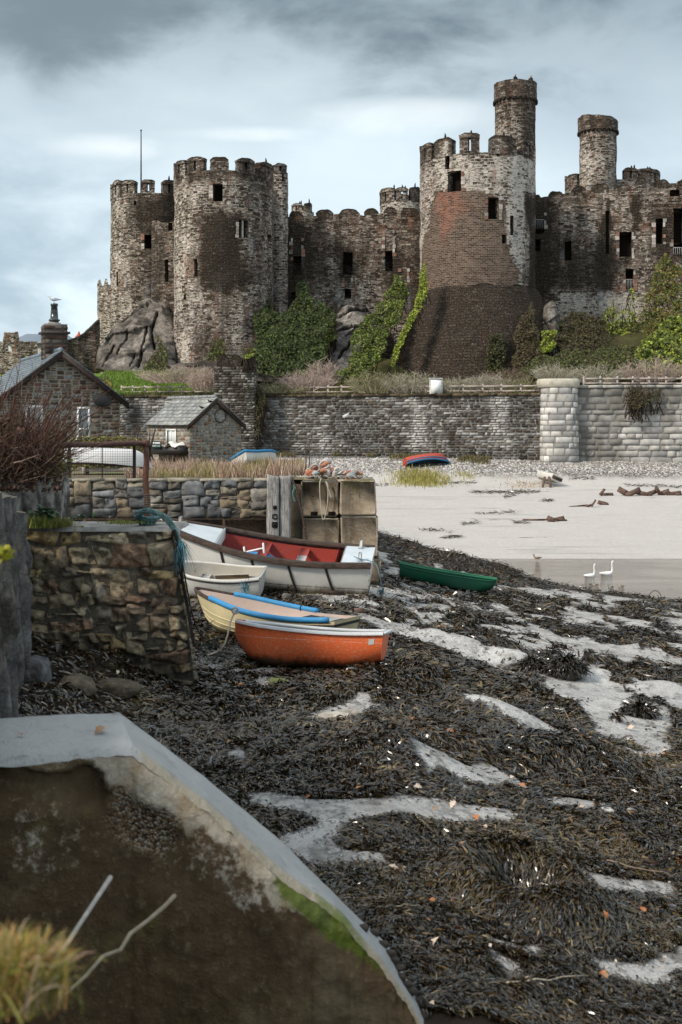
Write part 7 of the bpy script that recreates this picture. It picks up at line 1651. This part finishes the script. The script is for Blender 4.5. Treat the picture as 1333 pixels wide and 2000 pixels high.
T[...,2]+=.035*(fbm(T[...,0]*2.2,T[...,1]*2.2,None,4,3)-.5)+.012*(fbm(T[...,0]*9,T[...,1]*9,None,3,4)-.5); lo=sst(5.2,6.2,tt_)[:,None]
T[:,-1,1]+=.02*(fbm(tt_*9,tt_*0,None,3,1)-.5); T[:,-3:,2]-=np.array([.0,.012,.05])[None]*(.6+.8*fbm(tt_*7,tt_*0,None,3,2))[:,None]; T[:,0,2]-=.03
m=MB(); cc=np.zeros(T.shape); cc[...,0]=1-.25*sst(2,2.2,tt_)[:,None]*sst(.75,1,wv)[None]; cc[...,2]=sst(.2,.0,wv)[None]*.5*(fbm(tt_*3,tt_*0,None,3,6))[:,None]+ .85*np.exp(-((tt_[:,None]-5.1)/.9)**2)*sst(.62,1,wv)[None]
cc[...,2]*=.5+1.0*fbm(T[...,0]*14,T[...,1]*14,T[...,2]*14,3,12); m.grid(T,0,col=np.clip(cc,0,1),flip=True)
# faces: near side with losses, far side plain
fv=np.linspace(0,1,90)**1.15; Fc=np.empty((len(tt_),len(fv),3)); 
for i in range(len(tt_)):
    p=T[i,-1]; Fc[i,:,0]=p[0]; Fc[i,:,2]=p[2]+( -5.0-p[2])*fv; Fc[i,:,1]=p[1]-.22*fv
px_,py_=pxy(Fc); wx=px_+(fbm(px_*.03,py_*.03,None,4,5)-.5)*46; wy=py_+(fbm(px_*.03+9,py_*.03,None,4,6)-.5)*46
Wp=pm(wx,wy,[(186,1468),(267,1452),(409,1560),(561,1700),(660,1778),(650,1815),(560,1770),(500,1720),(440,1655),(365,1618),(322,1625),(290,1580),(240,1545),(215,1536),(192,1530)],20)
Wp=np.maximum(Wp,pm(wx,wy,[(560,1690),(700,1800),(830,1930),(800,1950),(700,1850),(600,1770)],8)*.55)
Ag=pm(wx,wy,[(222,1545),(300,1568),(345,1605),(335,1660),(300,1668),(250,1640),(215,1600)],14)
Wp=np.maximum(Wp,.42*pm(wx,wy,[(345,1600),(420,1640),(520,1730),(540,1800),(470,1790),(400,1720),(330,1700)],30)*(.3+1.2*fbm(px_*.03,py_*.012,None,4,15))); Wp=np.maximum(Wp,.36*pm(wx,wy,[(10,1560),(120,1550),(190,1610),(180,1720),(90,1740),(20,1700)],30)*(.3+1.2*fbm(px_*.04,py_*.03,None,4,16)))
Mo=pm(wx,wy,[(500,1655),(575,1695),(650,1762),(735,1835),(790,1905),(740,1900),(660,1850),(580,1780),(530,1720)],16)
lip=sst(1478+22,1478+30,wy)*sst(205,190,wx); rec=lip*.10*(1-sst(1530,1600,wy))+.04*Ag*(.6+.8*fbm(px_*.2,py_*.2,None,3,7))+.015*(1-Wp)*sst(1500,1560,wy)
Fc[...,1]+=rec-.05*(fbm(Fc[...,0]*3,Fc[...,2]*3,None,5,9)-.5)*2-.02*(fbm(Fc[...,0]*14,Fc[...,2]*14,None,3,10)-.5)
lipc=(1-sst(1486,1500,wy))*sst(260,200,wx)*.45
m.grid(Fc,1,col=np.stack([np.clip(np.maximum(Wp,lipc),0,1),Ag,Mo],-1),flip=True)
Bf=np.stack([O_,O_*np.array((1,1,0))+np.array((0,.1,-5))],1); Bf[:,0]=T[:,0]; m.grid(Bf,1,col=(.15,0,.1))
def m_cap():
    t=NT('slipway_cap_concrete'); p=t.obj(); a=t.sepc(t.col()); n=t.noise(p,1.6,6,.6); n2=t.noise(p,22,6,.75); n3=t.noise(p,6,5,.65)
    x=t.mix(n,(.3,.315,.32),(.43,.435,.43)); x=t.mix(t.ss(n2,.55,.7,0,.5),x,(.18,.18,.17)); x=t.mix(t.ss(n3,.6,.75,0,.5),x,(.2,.19,.16))
    x=t.mix(t.ss(a[0],.95,.75,0,.75),x,(.34,.28,.18)); x=t.mix(t.ss(t.math('ADD',a[2],t.math('MULTIPLY',t.math('SUBTRACT',n3,.5),1.2)),.3,.95,0,.9),x,t.mix(n2,(.06,.1,.01),(.15,.2,.03)))
    x=t.mix(t.ss(t.noise(t.map(p,(1,1,1),loc=(3,3,3)),3.5,7,.75),.56,.66,0,.6),x,(.17,.165,.15)); ckk=t.vor(p,1.3,'DISTANCE_TO_EDGE'); x=t.mix(t.ss(t.math('ADD',ckk,t.math('MULTIPLY',t.math('SUBTRACT',n2,.5),.03)),.0,.012,.0,0),x,(.05,.045,.04)); return t.fin(x,t.lin(n,.3,.7,.42,.7),t.bump(t.math('ADD',n2,t.math('MULTIPLY',n3,1.2)),.025),.4)
def m_face():
    t=NT('slipway_face_concrete'); p=t.obj(); a=t.sepc(t.col()); n=t.noise(p,2.6,6,.65); n2=t.noise(p,17,6,.75); st=t.noise(t.map(p,(4,4,.7)),1.1,5,.6)
    dark=t.mix(n,(.036,.022,.011),(.17,.11,.058)); dark=t.mix(t.ss(n2,.52,.7,0,.9),dark,(.2,.15,.085)); dark=t.mix(t.ss(t.noise(t.vmath('ADD',p,(9.,2.,4.)),2.2,5,.65),.56,.7,0,.8),dark,(.16,.135,.045)); dark=t.mix(t.ss(st,.6,.72,0,.6),dark,(.12,.085,.05))
    wht=t.mix(n2,(.36,.3,.22),(.7,.65,.56)); wht=t.mix(t.ss(st,.5,.7,0,.7),wht,(.3,.2,.1)); wht=t.mix(t.ss(n,.6,.75,0,.6),wht,(.14,.11,.07))
    dark=t.mix(t.ss(t.noise(p,.9,5,.6),.5,.64,0,.75),dark,t.mix(n2,(.09,.065,.032),(.3,.23,.135))); dark=t.mix(t.ss(t.noise(t.map(p,(3,3,.35),loc=(5,1,2)),1.,5,.6),.58,.68,0,.6),dark,t.mix(n2,(.1,.05,.025),(.24,.15,.09))); x=t.mix(t.ss(t.math('ADD',a[0],t.math('MULTIPLY',t.math('SUBTRACT',n2,.5),1.5)),.3,.7),dark,wht)
    v=t.vor(p,52,out='Color'); vd=t.vor(p,52); ag=t.ramp(t.sepc(v)[0],[(0,(.14,.085,.05)),(.4,(.36,.23,.13)),(.7,(.5,.4,.29)),(1,(.62,.56,.47))]); ag=t.mix(t.ss(vd,.55,.8),ag,(.07,.05,.032))
    x=t.mix(t.math('MULTIPLY',a[1],t.ss(n,.3,.5)),x,ag); x=t.mix(t.ss(t.math('ADD',a[2],t.math('MULTIPLY',t.math('SUBTRACT',n2,.5),1.3)),.3,.85,0,.92),x,t.mix(n2,(.05,.085,.008),(.17,.23,.025)))
    h=t.math('ADD',n2,t.math('MULTIPLY',t.math('MULTIPLY',vd,a[1]),-2.)); return t.fin(x,.85,t.bump(t.math('ADD',h,n),.03),.3)
m.build('body',[m_cap(),m_face()],sw,smooth=True)
rg=rg_(3)
for k in range(13):
    i=int(150+k*5); p=T[min(i,len(T)-1),4+int(rg.integers(0,8))]; m=MB(); rock(m,p+np.array((0,0,.005)),(rg.uniform(.05,.11),rg.uniform(.04,.08),.05),k+50,6,.3,(.04,.03,.022)); tag(m.build('mussel_clump',MT['wetrubble'],loc=tuple(p)),'small dark weedy clump clinging to the low end of the slipway cap','clump','dark clumps on the slipway cap')
# pale sticks leaning out in front of the dark face
for k,(a,b,D0_,D1_,r,lb) in enumerate((((216,1714),(112,1872),6.7,5.6,.014,'straight pale grey stick leaning before the dark slipway face'),((341,1750),(168,1906),6.9,5.9,.013,'crooked pale branch leaning before the dark slipway face'))):
    p,q=np.array(at(*a,D0_)),np.array(at(*b,D1_)); P_=[p+(q-p)*s+(rg.normal(0,.015,3) if k and 0<s<1 else 0) for s in np.linspace(0,1,7)]; P_.append(q+(q-p)*.2); m=MB(); m.tube(P_,[r*1.1,r,r*.9,r*.9,r*.85,r*.8,r*.75,r*.7],7,col=(.36,.33,.3) if k==0 else (.26,.22,.16)); tag(m.build('stick',MT['drift'] if k==2 else MT['twig'],loc=tuple(p)),lb,'stick')
GC=[(.34,.3,.08),(.42,.34,.14),(.3,.32,.06),(.5,.38,.26),(.45,.28,.1),(.2,.22,.04),(.36,.2,.07)]
tuft(8,1955,2.75,3000,.125,.0042,.75,GC,'big blurred green and straw coloured grass tuft at the bottom left corner','a' and 41,'grass_tuft',.3,.05)
rg=rg_(71); m=MB(); b_=np.array(at(-8,1085,4.4)); m.tube([b_+np.array((-.5,.1,-.05)),b_,b_+np.array((.05,0,.02))],[.006,.004,.002],5,col=(.1,.09,.03)); leaves(m,b_+rg.normal(0,.018,(26,3))+np.array((.03,0,.01)),.035,pal(rg,26,[(.3,.32,.03),(.4,.36,.04),(.22,.2,.03)]),rg,None,1.,1); tag(m.build('leaf_sprig',[MT['twig'],MT['leaf']],loc=tuple(b_)),'small blurred yellow green sprig growing from the rock at the left edge','sprig')
# ================================================================ seaweed
rg=rg_(101); N=800000; yp=830+ (2060-830)*rg.uniform(.09,1,N)**.95; D=3.95*F_PX/(yp-830); pxs=np.where(rg.uniform(0,1,N)<.86,rg.uniform(-120,1440,N),rg.uniform(1440,2000,N)); x=(pxs-CX)/F_PX*D; y=D
wv_=weed(x,y); keep=(wv_>np.where(rg.uniform(0,1,N)<.03,.0,rg.uniform(.3,.97,N)))&(y>6.9)&~((x<np.interp(y,[6.9,7.6,7.9,8.5,8.7],[.9,.5,.42,-.85,-5.]))&(y<8.75))&~((x<-1.0)&(y<17.6)&(x<-.9-.22*(y-7))&(rg.uniform(0,1,N)<.8))
x,y,wv_=x[keep],y[keep],wv_[keep]; N=len(x); e=.08
z=Hfull(x,y)[0]; gx=(Hfull(x+e,y)[0]-z)/e; gy=(Hfull(x,y+e)[0]-z)/e
ang=6.28*1.6*fbm(x*.55,y*.55,None,3,61)+rg.normal(0,1.0,N); dx,dy=np.cos(ang)-1.0*gx,np.sin(ang)-1.0*gy; l=np.hypot(dx,dy); dx,dy=dx/l,dy/l
dz=gx*dx+gy*dy; Ln=np.clip(.0072*y,.07,.28)*rg.uniform(.5,1.5,N)*(.5+.5*wv_); Wd=np.clip(.0013*y,.0115,.032)*rg.uniform(.5,1.7,N)
nrm=unit(np.stack([-gx,-gy,np.ones(N)],-1))
clump=fbm(x*1.8,y*1.8,None,4,66); col=pal(rg,N,[(.022,.013,.006),(.04,.025,.011),(.012,.009,.006),(.065,.043,.019),(.026,.022,.012)],.45); tp=sst(.52,.66,fbm(x*.8,y*.8,None,4,68)); br=rg.uniform(0,1,N)<tp*.6; col[br]=pal(rg,int(br.sum()),[(.075,.052,.024),(.1,.07,.03),(.055,.042,.018)],.4); col*= (.3+1.3*clump)[:,None]; gl=rg.uniform(0,1,N)<.07; col[gl]=pal(rg,int(gl.sum()),[(.06,.068,.075),(.09,.095,.1)],.4); och=rg.uniform(0,1,N)<.06; col[och]=pal(rg,int(och.sum()),[(.13,.085,.03),(.16,.12,.06)],.4)
m=MB(); blades(m,np.stack([x,y,z+.008+rg.uniform(0,.05,N)*wv_],-1),np.stack([dx,dy,dz+rg.normal(0,.15,N)],-1),Ln,Wd,np.where(rg.uniform(0,1,N)<.78,rg.uniform(.0,.1,N),rg.uniform(.1,.38,N)),col,rg,3,0,nrm)
tag(m.build('seaweed',MT['weed']),kind='stuff')
# shells, grit and pale pebbles among the weed
rg=rg_(111); N=1300; yp=830+(2040-830)*rg.uniform(.24,1,N); D=3.9*F_PX/(yp-830); x=(rg.uniform(300,1400,N)-CX)/F_PX*D; y=D; k=~((x<.6)&(y<8.8)); x,y=x[k],y[k]; z=Hfull(x,y)[0]; m=MB(); leaves(m,np.stack([x,y,z+.035],-1),.028,pal(rg,len(x),[(.34,.32,.29),(.22,.2,.17),(.42,.39,.35),(.16,.13,.11)],.3),rg,np.tile((0,0,1.),(len(x),1)),.5); tag(m.build('shell_grit',MT['floats']),kind='stuff')
# beach pebbles under the walls and on the hard by the boats
rg=rg_(121)
def pebbles(nm,x,y,z,s,cols,seed):
    n=len(x); rg=rg_(seed); base=np.array([(1,0,0),(.3,.9,0),(-.8,.6,0),(-.8,-.6,0),(.3,-.9,0),(0,0,.75)]); a=rg.uniform(0,6.28,n); sc=s*rg.uniform(.5,1.5,n); c,si_=np.cos(a),np.sin(a); st=rg.uniform(.6,1.2,(n,1))
    V=base[None]*(1+.25*rg.normal(0,1,(n,6,1))); X=V[...,0]*c[:,None]-V[...,1]*st*si_[:,None]; Y=V[...,0]*si_[:,None]+V[...,1]*st*c[:,None]; V=np.stack([X,Y,V[...,2]],-1)*sc[:,None,None]+np.stack([x,y,z],-1)[:,None]
    F=np.array([(0,1,5),(1,2,5),(2,3,5),(3,4,5),(4,0,5)]); F=(np.arange(n)*6)[:,None,None]+F[None]; m=MB(); m.add(V.reshape(-1,3),F.reshape(-1,3),col=np.repeat(pal(rg,n,cols,.35),6,axis=0)); return tag(m.build(nm,MT['floats']),kind='stuff')
PC=[(.3,.29,.28),(.42,.41,.395),(.17,.16,.15),(.52,.5,.48),(.3,.26,.23)]
n=15000; y=rg.uniform(93.5,100.2,n); x=rg.uniform(-7,30,n); k=rg.uniform(0,1,n)<sst(93,97.5,y+.04*x+1.5*(fbm(x*.3,y*.3,None,3,1)-.5)); x,y=x[k],y[k]; pebbles('shingle',x,y,H0(x,y)-.01,.085,PC,5)
n=7000; y=rg.uniform(19,39,n); x=rg.uniform(-4,3.4,n); k=(weed(x,y)<.75)|(rg.uniform(0,1,n)<.25); x,y=x[k],y[k]; z=Hfull(x,y)[0]; pebbles('small_stones',x,y,z-.005,.035,[(.16,.15,.14),(.26,.24,.22),(.1,.09,.08),(.35,.33,.31)],6)
# scattered scraps of weed on the far sand
rg=rg_(131); m=MB()
for (a,b,n_,yy) in ((920,1055,340,962),(850,930,90,944),(985,1015,60,972),(1060,1080,50,978),(870,900,60,1050),(700,760,60,950),(1110,1160,60,935),(1220,1330,160,948),(820,880,50,1035),(905,935,50,1025),(1000,1030,40,1020),(930,1010,60,1004)):
    xs=rg.uniform(a,b,n_); ys=yy+rg.normal(0,1.6,n_)+(xs-a)/(b-a)*rg.normal(0,3); P=[]
    for u,v in zip(xs,ys): P.append(ground_at(u,v))
    P=np.array(P); blades(m,np.stack([P[:,0],P[:,1],H0(P[:,0],P[:,1])+.02],-1),np.stack([rg.normal(0,1,n_),rg.normal(0,.4,n_),rg.normal(0,.05,n_)],-1),rg.uniform(.15,.5,n_),np.full(n_,.05),.15,pal(rg,n_,[(.03,.026,.02),(.06,.05,.035),(.1,.09,.07)]),rg,3)
tag(m.build('strand_weed',MT['weed']),kind='stuff')
def gpt(px,py,up=0.):
    x,y=ground_at(px,py); return np.array((x,y,float(Hfull(np.array([x]),np.array([y]))[0][0])+up))
# yellow marsh grass on the far sand
for k,(px,py,n_,bx_,L_,lb) in enumerate(((822,937,1500,1.1,.42,'yellow green patch of marsh grass on the sand before the red boat'),(912,929,160,.5,.2,'small flat green scrap of grass on the sand right of the marsh grass'),(1024,948,260,.8,.1,'low orange brown strip of weed on the sand below the small tilted boat'))):
    b_=gpt(px,py); rg=rg_(140+k); P=b_+rg.normal(0,1,(n_,3))*np.array((bx_,bx_*1.3,0)); P[:,2]=H0(P[:,0],P[:,1]); m=MB(); blades(m,P,np.stack([rg.normal(0,.4,n_),rg.normal(0,.3,n_),np.ones(n_)],-1),L_*rg.uniform(.4,1.1,n_),np.full(n_,.05),.15,pal(rg,n_,[(.34,.3,.08),(.4,.35,.12),(.26,.25,.07)] if k<2 else [(.42,.26,.1),(.36,.24,.12)]),rg,3); tag(m.build('marsh_grass',MT['grass'],loc=tuple(b_)),lb,'grass')
# ================================================================ stones, timber and litter
def stone(px,py,w,d,h,label,seed,colr,name='boulder',mat='wetrubble',facet=.5,sink=.3,weedn=0,cat='rock',rough=.22):
    p=gpt(px,py); m=MB(); rock(m,p+np.array((0,0,h*(.5-sink))),(w,d,h),seed,16,rough,colr,facet=facet)
    if weedn:
        rg=rg_(seed); th=rg.uniform(0,6.28,weedn); ph=rg.uniform(.0,1.35,weedn); n_=np.stack([np.sin(ph)*np.cos(th),np.sin(ph)*np.sin(th),np.cos(ph)],-1); P=p+np.array((0,0,h*(.5-sink)))+n_*np.array((w,d,h))*.5*1.02; Dv=np.stack([np.cos(th),np.sin(th),-.5-.6*ph],-1)+rg.normal(0,.75,(weedn,3)); blades(m,P,Dv,rg.uniform(.12,.3,weedn)*(w+.2),rg.uniform(.015,.04,weedn),rg.uniform(.05,.5,weedn),pal(rg,weedn,[(.018,.013,.007),(.03,.02,.01),(.012,.01,.008)],.4),rg,3,1,n_)
    return tag(m.build(name,[MT[mat],MT['weed']],loc=tuple(p)),label,cat)
stone(1106,1325,.62,.55,.42,'big weed draped boulder standing on the mud flat at the right',3,(.05,.045,.04),weedn=1500,sink=.2)
stone(1275,1338,.36,.3,.2,'small brown boulder on the weed near the right edge',5,(.1,.07,.055),sink=.25)
stone(561,1172,.26,.24,.27,'upright dark stone on the shingle behind the cream boat',7,(.09,.085,.08),sink=.15)
stone(1045,1312,.42,.35,.22,'flat weed covered boulder left of the big boulder',8,(.04,.035,.03),weedn=800)
stone(1250,1398,.5,.4,.22,'weed covered boulder at the right edge beside the sand strip',9,(.035,.03,.026),weedn=900)
stone(760,1262,.14,.12,.1,'pale yellowish stone at the stern of the orange dinghy',10,(.42,.37,.28),'stone','rubble'); stone(655,1408,.5,.4,.16,'broad flat pale stone lying in the seaweed below the orange dinghy',11,(.46,.42,.36),'stone','rubble',.9,.35); stone(690,1395,.36,.3,.1,'smaller flat pale stone behind the broad one',12,(.36,.33,.29),'stone','rubble',.9,.35); stone(610,1412,.3,.26,.12,'grey stone left of the broad pale stone',13,(.25,.23,.2),'stone','rubble',.8,.3)
stone(545,1332,.34,.3,.09,'flat stone with bright green algae under the orange dinghy',14,(.17,.2,.06),'stone','rubble',.6,.4); stone(1185,1588,.2,.16,.1,'white rounded stone among seaweed at the right',15,(.5,.49,.46),'stone','rubble',.3); stone(60,1325,.5,.6,.5,'large dark rock at the foot of the left rock wall',16,(.1,.105,.11),'boulder','slaterock',.8,.3); stone(225,1352,.7,.5,.3,'brown rock at the foot of the jetty wall',17,(.1,.075,.05),'boulder','wetrubble',.7,.35); stone(150,1340,.5,.5,.36,'lumpy brown rock between the jetty wall and the left rock wall',18,(.13,.1,.07),'boulder','wetrubble',.7,.35)
stone(700,1290,.4,.3,.14,'low weedy stone just below the orange dinghy stern',19,(.05,.042,.03),weedn=200)
lg=thing('log','short grey log lying in the seaweed below the jetty wall','log',tuple(gpt(405,1415))); p=gpt(405,1415); m=MB(); m.tube([p+np.array((-.19,.02,.05)),p+np.array((-.05,0,.06)),p+np.array((.2,-.04,.03))],[.075,.085,.07],12,col=(.1,.09,.08)); m.build('trunk',MT['twig'],lg)
pk=MB(); p=gpt(702,1197); pk.box(p+np.array((0,0,.05)),(.22,.1,.1),jit=.008,col=(.1,.05,.03)); tag(pk.build('timber_offcut',MT['drift'],loc=tuple(p)),'small red brown timber offcut on the mud behind the cream boat','timber')
def wreck(px,py,parts,label,seed):
    p=gpt(px,py); t=thing('driftwood_pile',label,'driftwood',tuple(p)); rg=rg_(seed)
    for (dx,L_,w_,h_,yaw,tilt) in parts:
        m=MB(); m.box(p+np.array((dx,rg.uniform(-.3,.3),h_*.4+abs(math.sin(tilt))*L_*.4)),(L_,.16,w_),rot=Euler((rg.uniform(-.5,.5),-tilt,yaw)),jit=.03,col=np.array((.06,.035,.028))*rg.uniform(.6,1.6)); m.build('plank',MT['drift'],t)
wreck(1250,968,[(-2.6,.5,.2,.25,.2,.9),(-2.2,.8,.2,.1,-.2,.1),(-1.1,.9,.4,.2,.1,-.5),(-.5,1.2,.3,.15,.4,.35),(.2,1.2,.3,.12,-.3,-.2),(.9,1.1,.25,.12,.3,.3),(1.3,.9,.2,.2,.8,-.7),(1.7,.8,.3,.15,-.4,.4),(2.3,.8,.25,.12,.2,-.15),(2.7,.5,.2,.1,.5,.1)],'long broken line of dark driftwood planks on the sand at the far right',3)
wreck(1072,1018,[(-.8,1.3,.1,.1,.05,.03),(.1,.5,.25,.1,-.3,-.4),(.6,.7,.22,.12,-.2,.25),(.75,.6,.16,.05,.2,-.2)],'low wedge of brown driftwood on the sand left of the middle',4)
wreck(1150,990,[(-.6,1.2,.06,.05,.1,.05),(.3,.5,.1,.2,.2,.9),(.0,.4,.1,.1,-.4,.3)],'thin dark driftwood branch with an upright end on the sand',5)
wreck(1176,986,[(0,.5,.25,.12,.1,-.3),(.2,.4,.12,.05,.3,.1)],'small brown driftwood block on the sand below the long line',6)
wreck(1322,966,[(0,.7,.25,.14,.1,.1)],'single rounded brown timber lump on the sand at the far right edge',7)
def branch(px,py,dx,dy,r,label,colr,kink=.06):
    p=gpt(px,py,.07); q=gpt(px+dx,py+dy,.09); rg=rg_(int(px)); m=MB(); m.tube([p+(q-p)*s+rg.normal(0,kink,3)*np.array((1,1,.3))*(0<s<1) for s in np.linspace(0,1,7)],[r,r,r*.9,r*.8,r*.7,r*.6,r*.4],6,col=colr); return tag(m.build('twig',MT['twig'],loc=tuple(p)),label,'twig')
branch(990,1952,160,-5,.006,'long thin pale twig lying on the nearest seaweed',(.42,.36,.28),.02); branch(770,1782,50,-6,.006,'short pale dry stalk left of the ring of seaweed',(.4,.34,.24),.03); branch(1185,1690,130,42,.008,'thin brown twig lying across the right hand strip of sand',(.2,.15,.12),.02); branch(1250,1702,70,-6,.02,'dark twisted root on the sand near the right edge',(.05,.035,.028),.05); branch(1100,1400,40,60,.006,'thin grey stalk on the seaweed below the boulder',(.24,.2,.16),.02)
m=MB(); p=gpt(1280,1172,.02); m.tube([p+np.array((.22*math.cos(a),0,.3*math.sin(a))) for a in np.linspace(-.2,3.3,14)],.012,5,col=(.04,.035,.03)); tag(m.build('hoop',MT['black'],loc=tuple(p)),'thin dark hoop standing at the water edge','hoop')
# tangled net at the orange bow
rg=rg_(151); nt=thing('tangled_net','tangle of old net and pale line by the orange dinghy bow','net',tuple(gpt(420,1290))); m=MB(); c0=gpt(420,1288,.12)
for k in range(60):
    p=c0+rg.normal(0,1,3)*np.array((.26,.2,.12)); P_=[p]; 
    for q in range(5): p=p+rg.normal(0,.12,3)*np.array((1,1,.7)); p[2]=max(p[2],c0[2]-.16); P_.append(p)
    m.tube(P_,.005,4,col=np.array([(.06,.06,.05),(.1,.12,.11),(.04,.035,.03),(.14,.13,.11)][rg.integers(0,4)]),cap=False)
m.build('mesh',MT['ropeteal'],nt)
for k in range(9):
    p=c0+rg.normal(0,1,3)*np.array((.22,.2,.06)); P_=[p]; a=rg.uniform(0,6.28)
    for q in range(7): a+=rg.normal(.3,.5); p=p+np.array((.1*math.cos(a),.06*math.sin(a),rg.normal(0,.03))); p[2]=max(p[2],c0[2]-.12); P_.append(p)
    m=MB(); m.tube(P_,.008,5,col=(.46,.42,.37)); m.build('loose_line',MT['ropeteal'],nt)
for (px,py,c,lb) in ((480,1152,(.06,.2,.26),'knot of blue line and weed on top of the cream boat bow'),(745,1163,(.05,.22,.26),'small knot of blue rope on the mud right of the big white boat')):
    p=np.array(at(px,py,25.0)) if px<600 else gpt(px,py,.05); m=MB(); P0=p+rg.normal(0,.04,(90,3)); blades(m,P0,rg.normal(0,1,(90,3))+np.array((0,0,.6)),rg.uniform(.08,.24,90),np.full(90,.01),.1,pal(rg,90,[c,(.03,.05,.06)]),rg,3); tag(m.build('rope_scrap',MT['ropeteal'],loc=tuple(p)),lb,'rope')
# fallen leaves: one built, the rest copies
rg=rg_(161); m=MB(); us=np.linspace(0,1,9); rows=[]
for u in us:
    w_=.5*math.sin(math.pi*min(1,u*1.02))**.8*(1+.3*math.sin(u*22))*.55; z_=.14*math.sin(u*3.1)+.1*u; rows.append([(u-.5,-w_,z_+.12*w_*2),(u-.5,0,z_),(u-.5,w_,z_+.16*w_*2)])
m.grid(np.array(rows),col=(1,1,1))
def m_oak(nm,c1,c2):
    t=NT(nm); n=t.noise(t.obj(),4,4,.6); return t.fin(t.mix(n,c1,c2),.7)
LM=[m_oak('orange_leaf',(.3,.09,.025),(.46,.2,.07)),m_oak('brown_leaf',(.2,.1,.05),(.36,.22,.12)),m_oak('pale_leaf',(.48,.36,.28),(.6,.5,.42))]
protos=[]
for q in LM: protos.append(m.build('oak_leaf',q,None,loc=(0,0,0)))
LBL=['curled orange oak leaf lying on the foreshore','dull brown oak leaf lying on the foreshore','pale buff oak leaf lying on the foreshore']; used=[False]*3
FIX=[(660,1420,2),(805,1445,0),(853,1590,1),(1070,1640,2),(770,1700,2),(880,1475,0),(1020,1545,0),(700,1540,0),(895,1830,0),(845,1760,0),(1180,1925,0),(1130,1440,1),(1000,1530,2),(1155,1505,2),(505,1380,0),(930,1610,0),(1115,1625,0),(120,1345,1),(230,1330,2),(255,1372,1),(300,1380,0),(195,1432,1),(40,1440,0),(470,1360,0)]
for k in range(72):
    if k<len(FIX): px,py,kd=FIX[k]
    else: px,py,kd=rg.uniform(430,1330),830+ (1990-830)*rg.uniform(.42,1),int(rg.integers(0,3))
    if px<830 and py>1500 and py>1390+(px-240)*.96: continue
    if kd is None: continue
    if py in (1432,1440):
        D=2.0*F_PX/(py-830); p=np.array((ax(px,D),D,-1.985))
    else: p=gpt(px,py,.05)
    if not used[kd]: o=protos[kd]; used[kd]=True
    else: o=protos[kd].copy(); C.objects.link(o)
    s=rg.uniform(.05,.1)*(1+.02*p[1]); o.location=tuple(p); o.scale=(s,s,s); o.rotation_euler=(rg.normal(0,.4),rg.normal(0,.4),rg.uniform(0,6.28)); tag(o,LBL[kd],'leaf',('orange','brown','pale')[kd]+' oak leaves scattered on the foreshore')
# ================================================================ swans and ducks
SW_B=[(-.5,.12,.02,.02),(-.42,.1,.09,.05),(-.25,.06,.16,.11),(0,.04,.2,.14),(.2,.05,.17,.13),(.33,.08,.1,.1)]
SW_N=[(.4,.16,.06),(.42,.3,.045),(.4,.46,.04),(.4,.6,.04),(.43,.67,.05),(.48,.68,.05),(.53,.66,.03)]
SWc=[(.8,.8,.78),(.82,.82,.8),(.6,.2,.03),(.05,.05,.05)]
bird('swan','white swan on the creek, the left and slightly nearer one of the pair','swan',(ax(1152,50.2),50.2,-6.2),R_(38),.7,SW_B,SW_N,.12,None,SWc,'pair of white swans on the creek')
bird('swan','white swan on the creek, the right one of the pair with its neck raised higher','swan',(ax(1185,50.9),50.9,-6.2),R_(28),.74,SW_B,[(a,b*1.06,c) for a,b,c in SW_N],.12,None,SWc,'pair of white swans on the creek')
DK_B=[(-.5,.12,.03,.02),(-.35,.08,.12,.08),(-.1,.05,.19,.13),(.15,.05,.18,.13),(.3,.1,.1,.09)]; DK_N=[(.34,.22,.075),(.36,.34,.075),(.4,.4,.085),(.46,.4,.06)]
DC=[(.3,.27,.24),(.02,.02,.02),(.25,.2,.05),(.2,.1,.03)]
for k,(px,py,yw_,lb,cs) in enumerate(((1155,1141,40,'grey duck swimming just below the left swan',[(.4,.38,.36),(.12,.11,.1),(.2,.18,.1),(.2,.1,.05)]),(1163,1143,150,'black and white duck close beside the grey duck below the left swan',DC),(1193,1148,200,'small dark duck swimming alone below the right swan',DC),(1213,1146,160,'dark duck swimming furthest right below the swans',DC))):
    D=6.2*F_PX/(py-830); bird('duck',lb,'duck',(ax(px,D),D,-6.2),R_(yw_),.3,DK_B,DK_N,.16,None,cs,'ducks swimming below the swans')
p=gpt(1050,1093); bird('duck','brown duck resting on the sand edge left of the swans','duck',(p[0],p[1],p[2]+.06),R_(170),.42,DK_B,DK_N,.16,None,[(.25,.18,.13),(.12,.08,.06),(.3,.25,.1),(.3,.15,.05)])
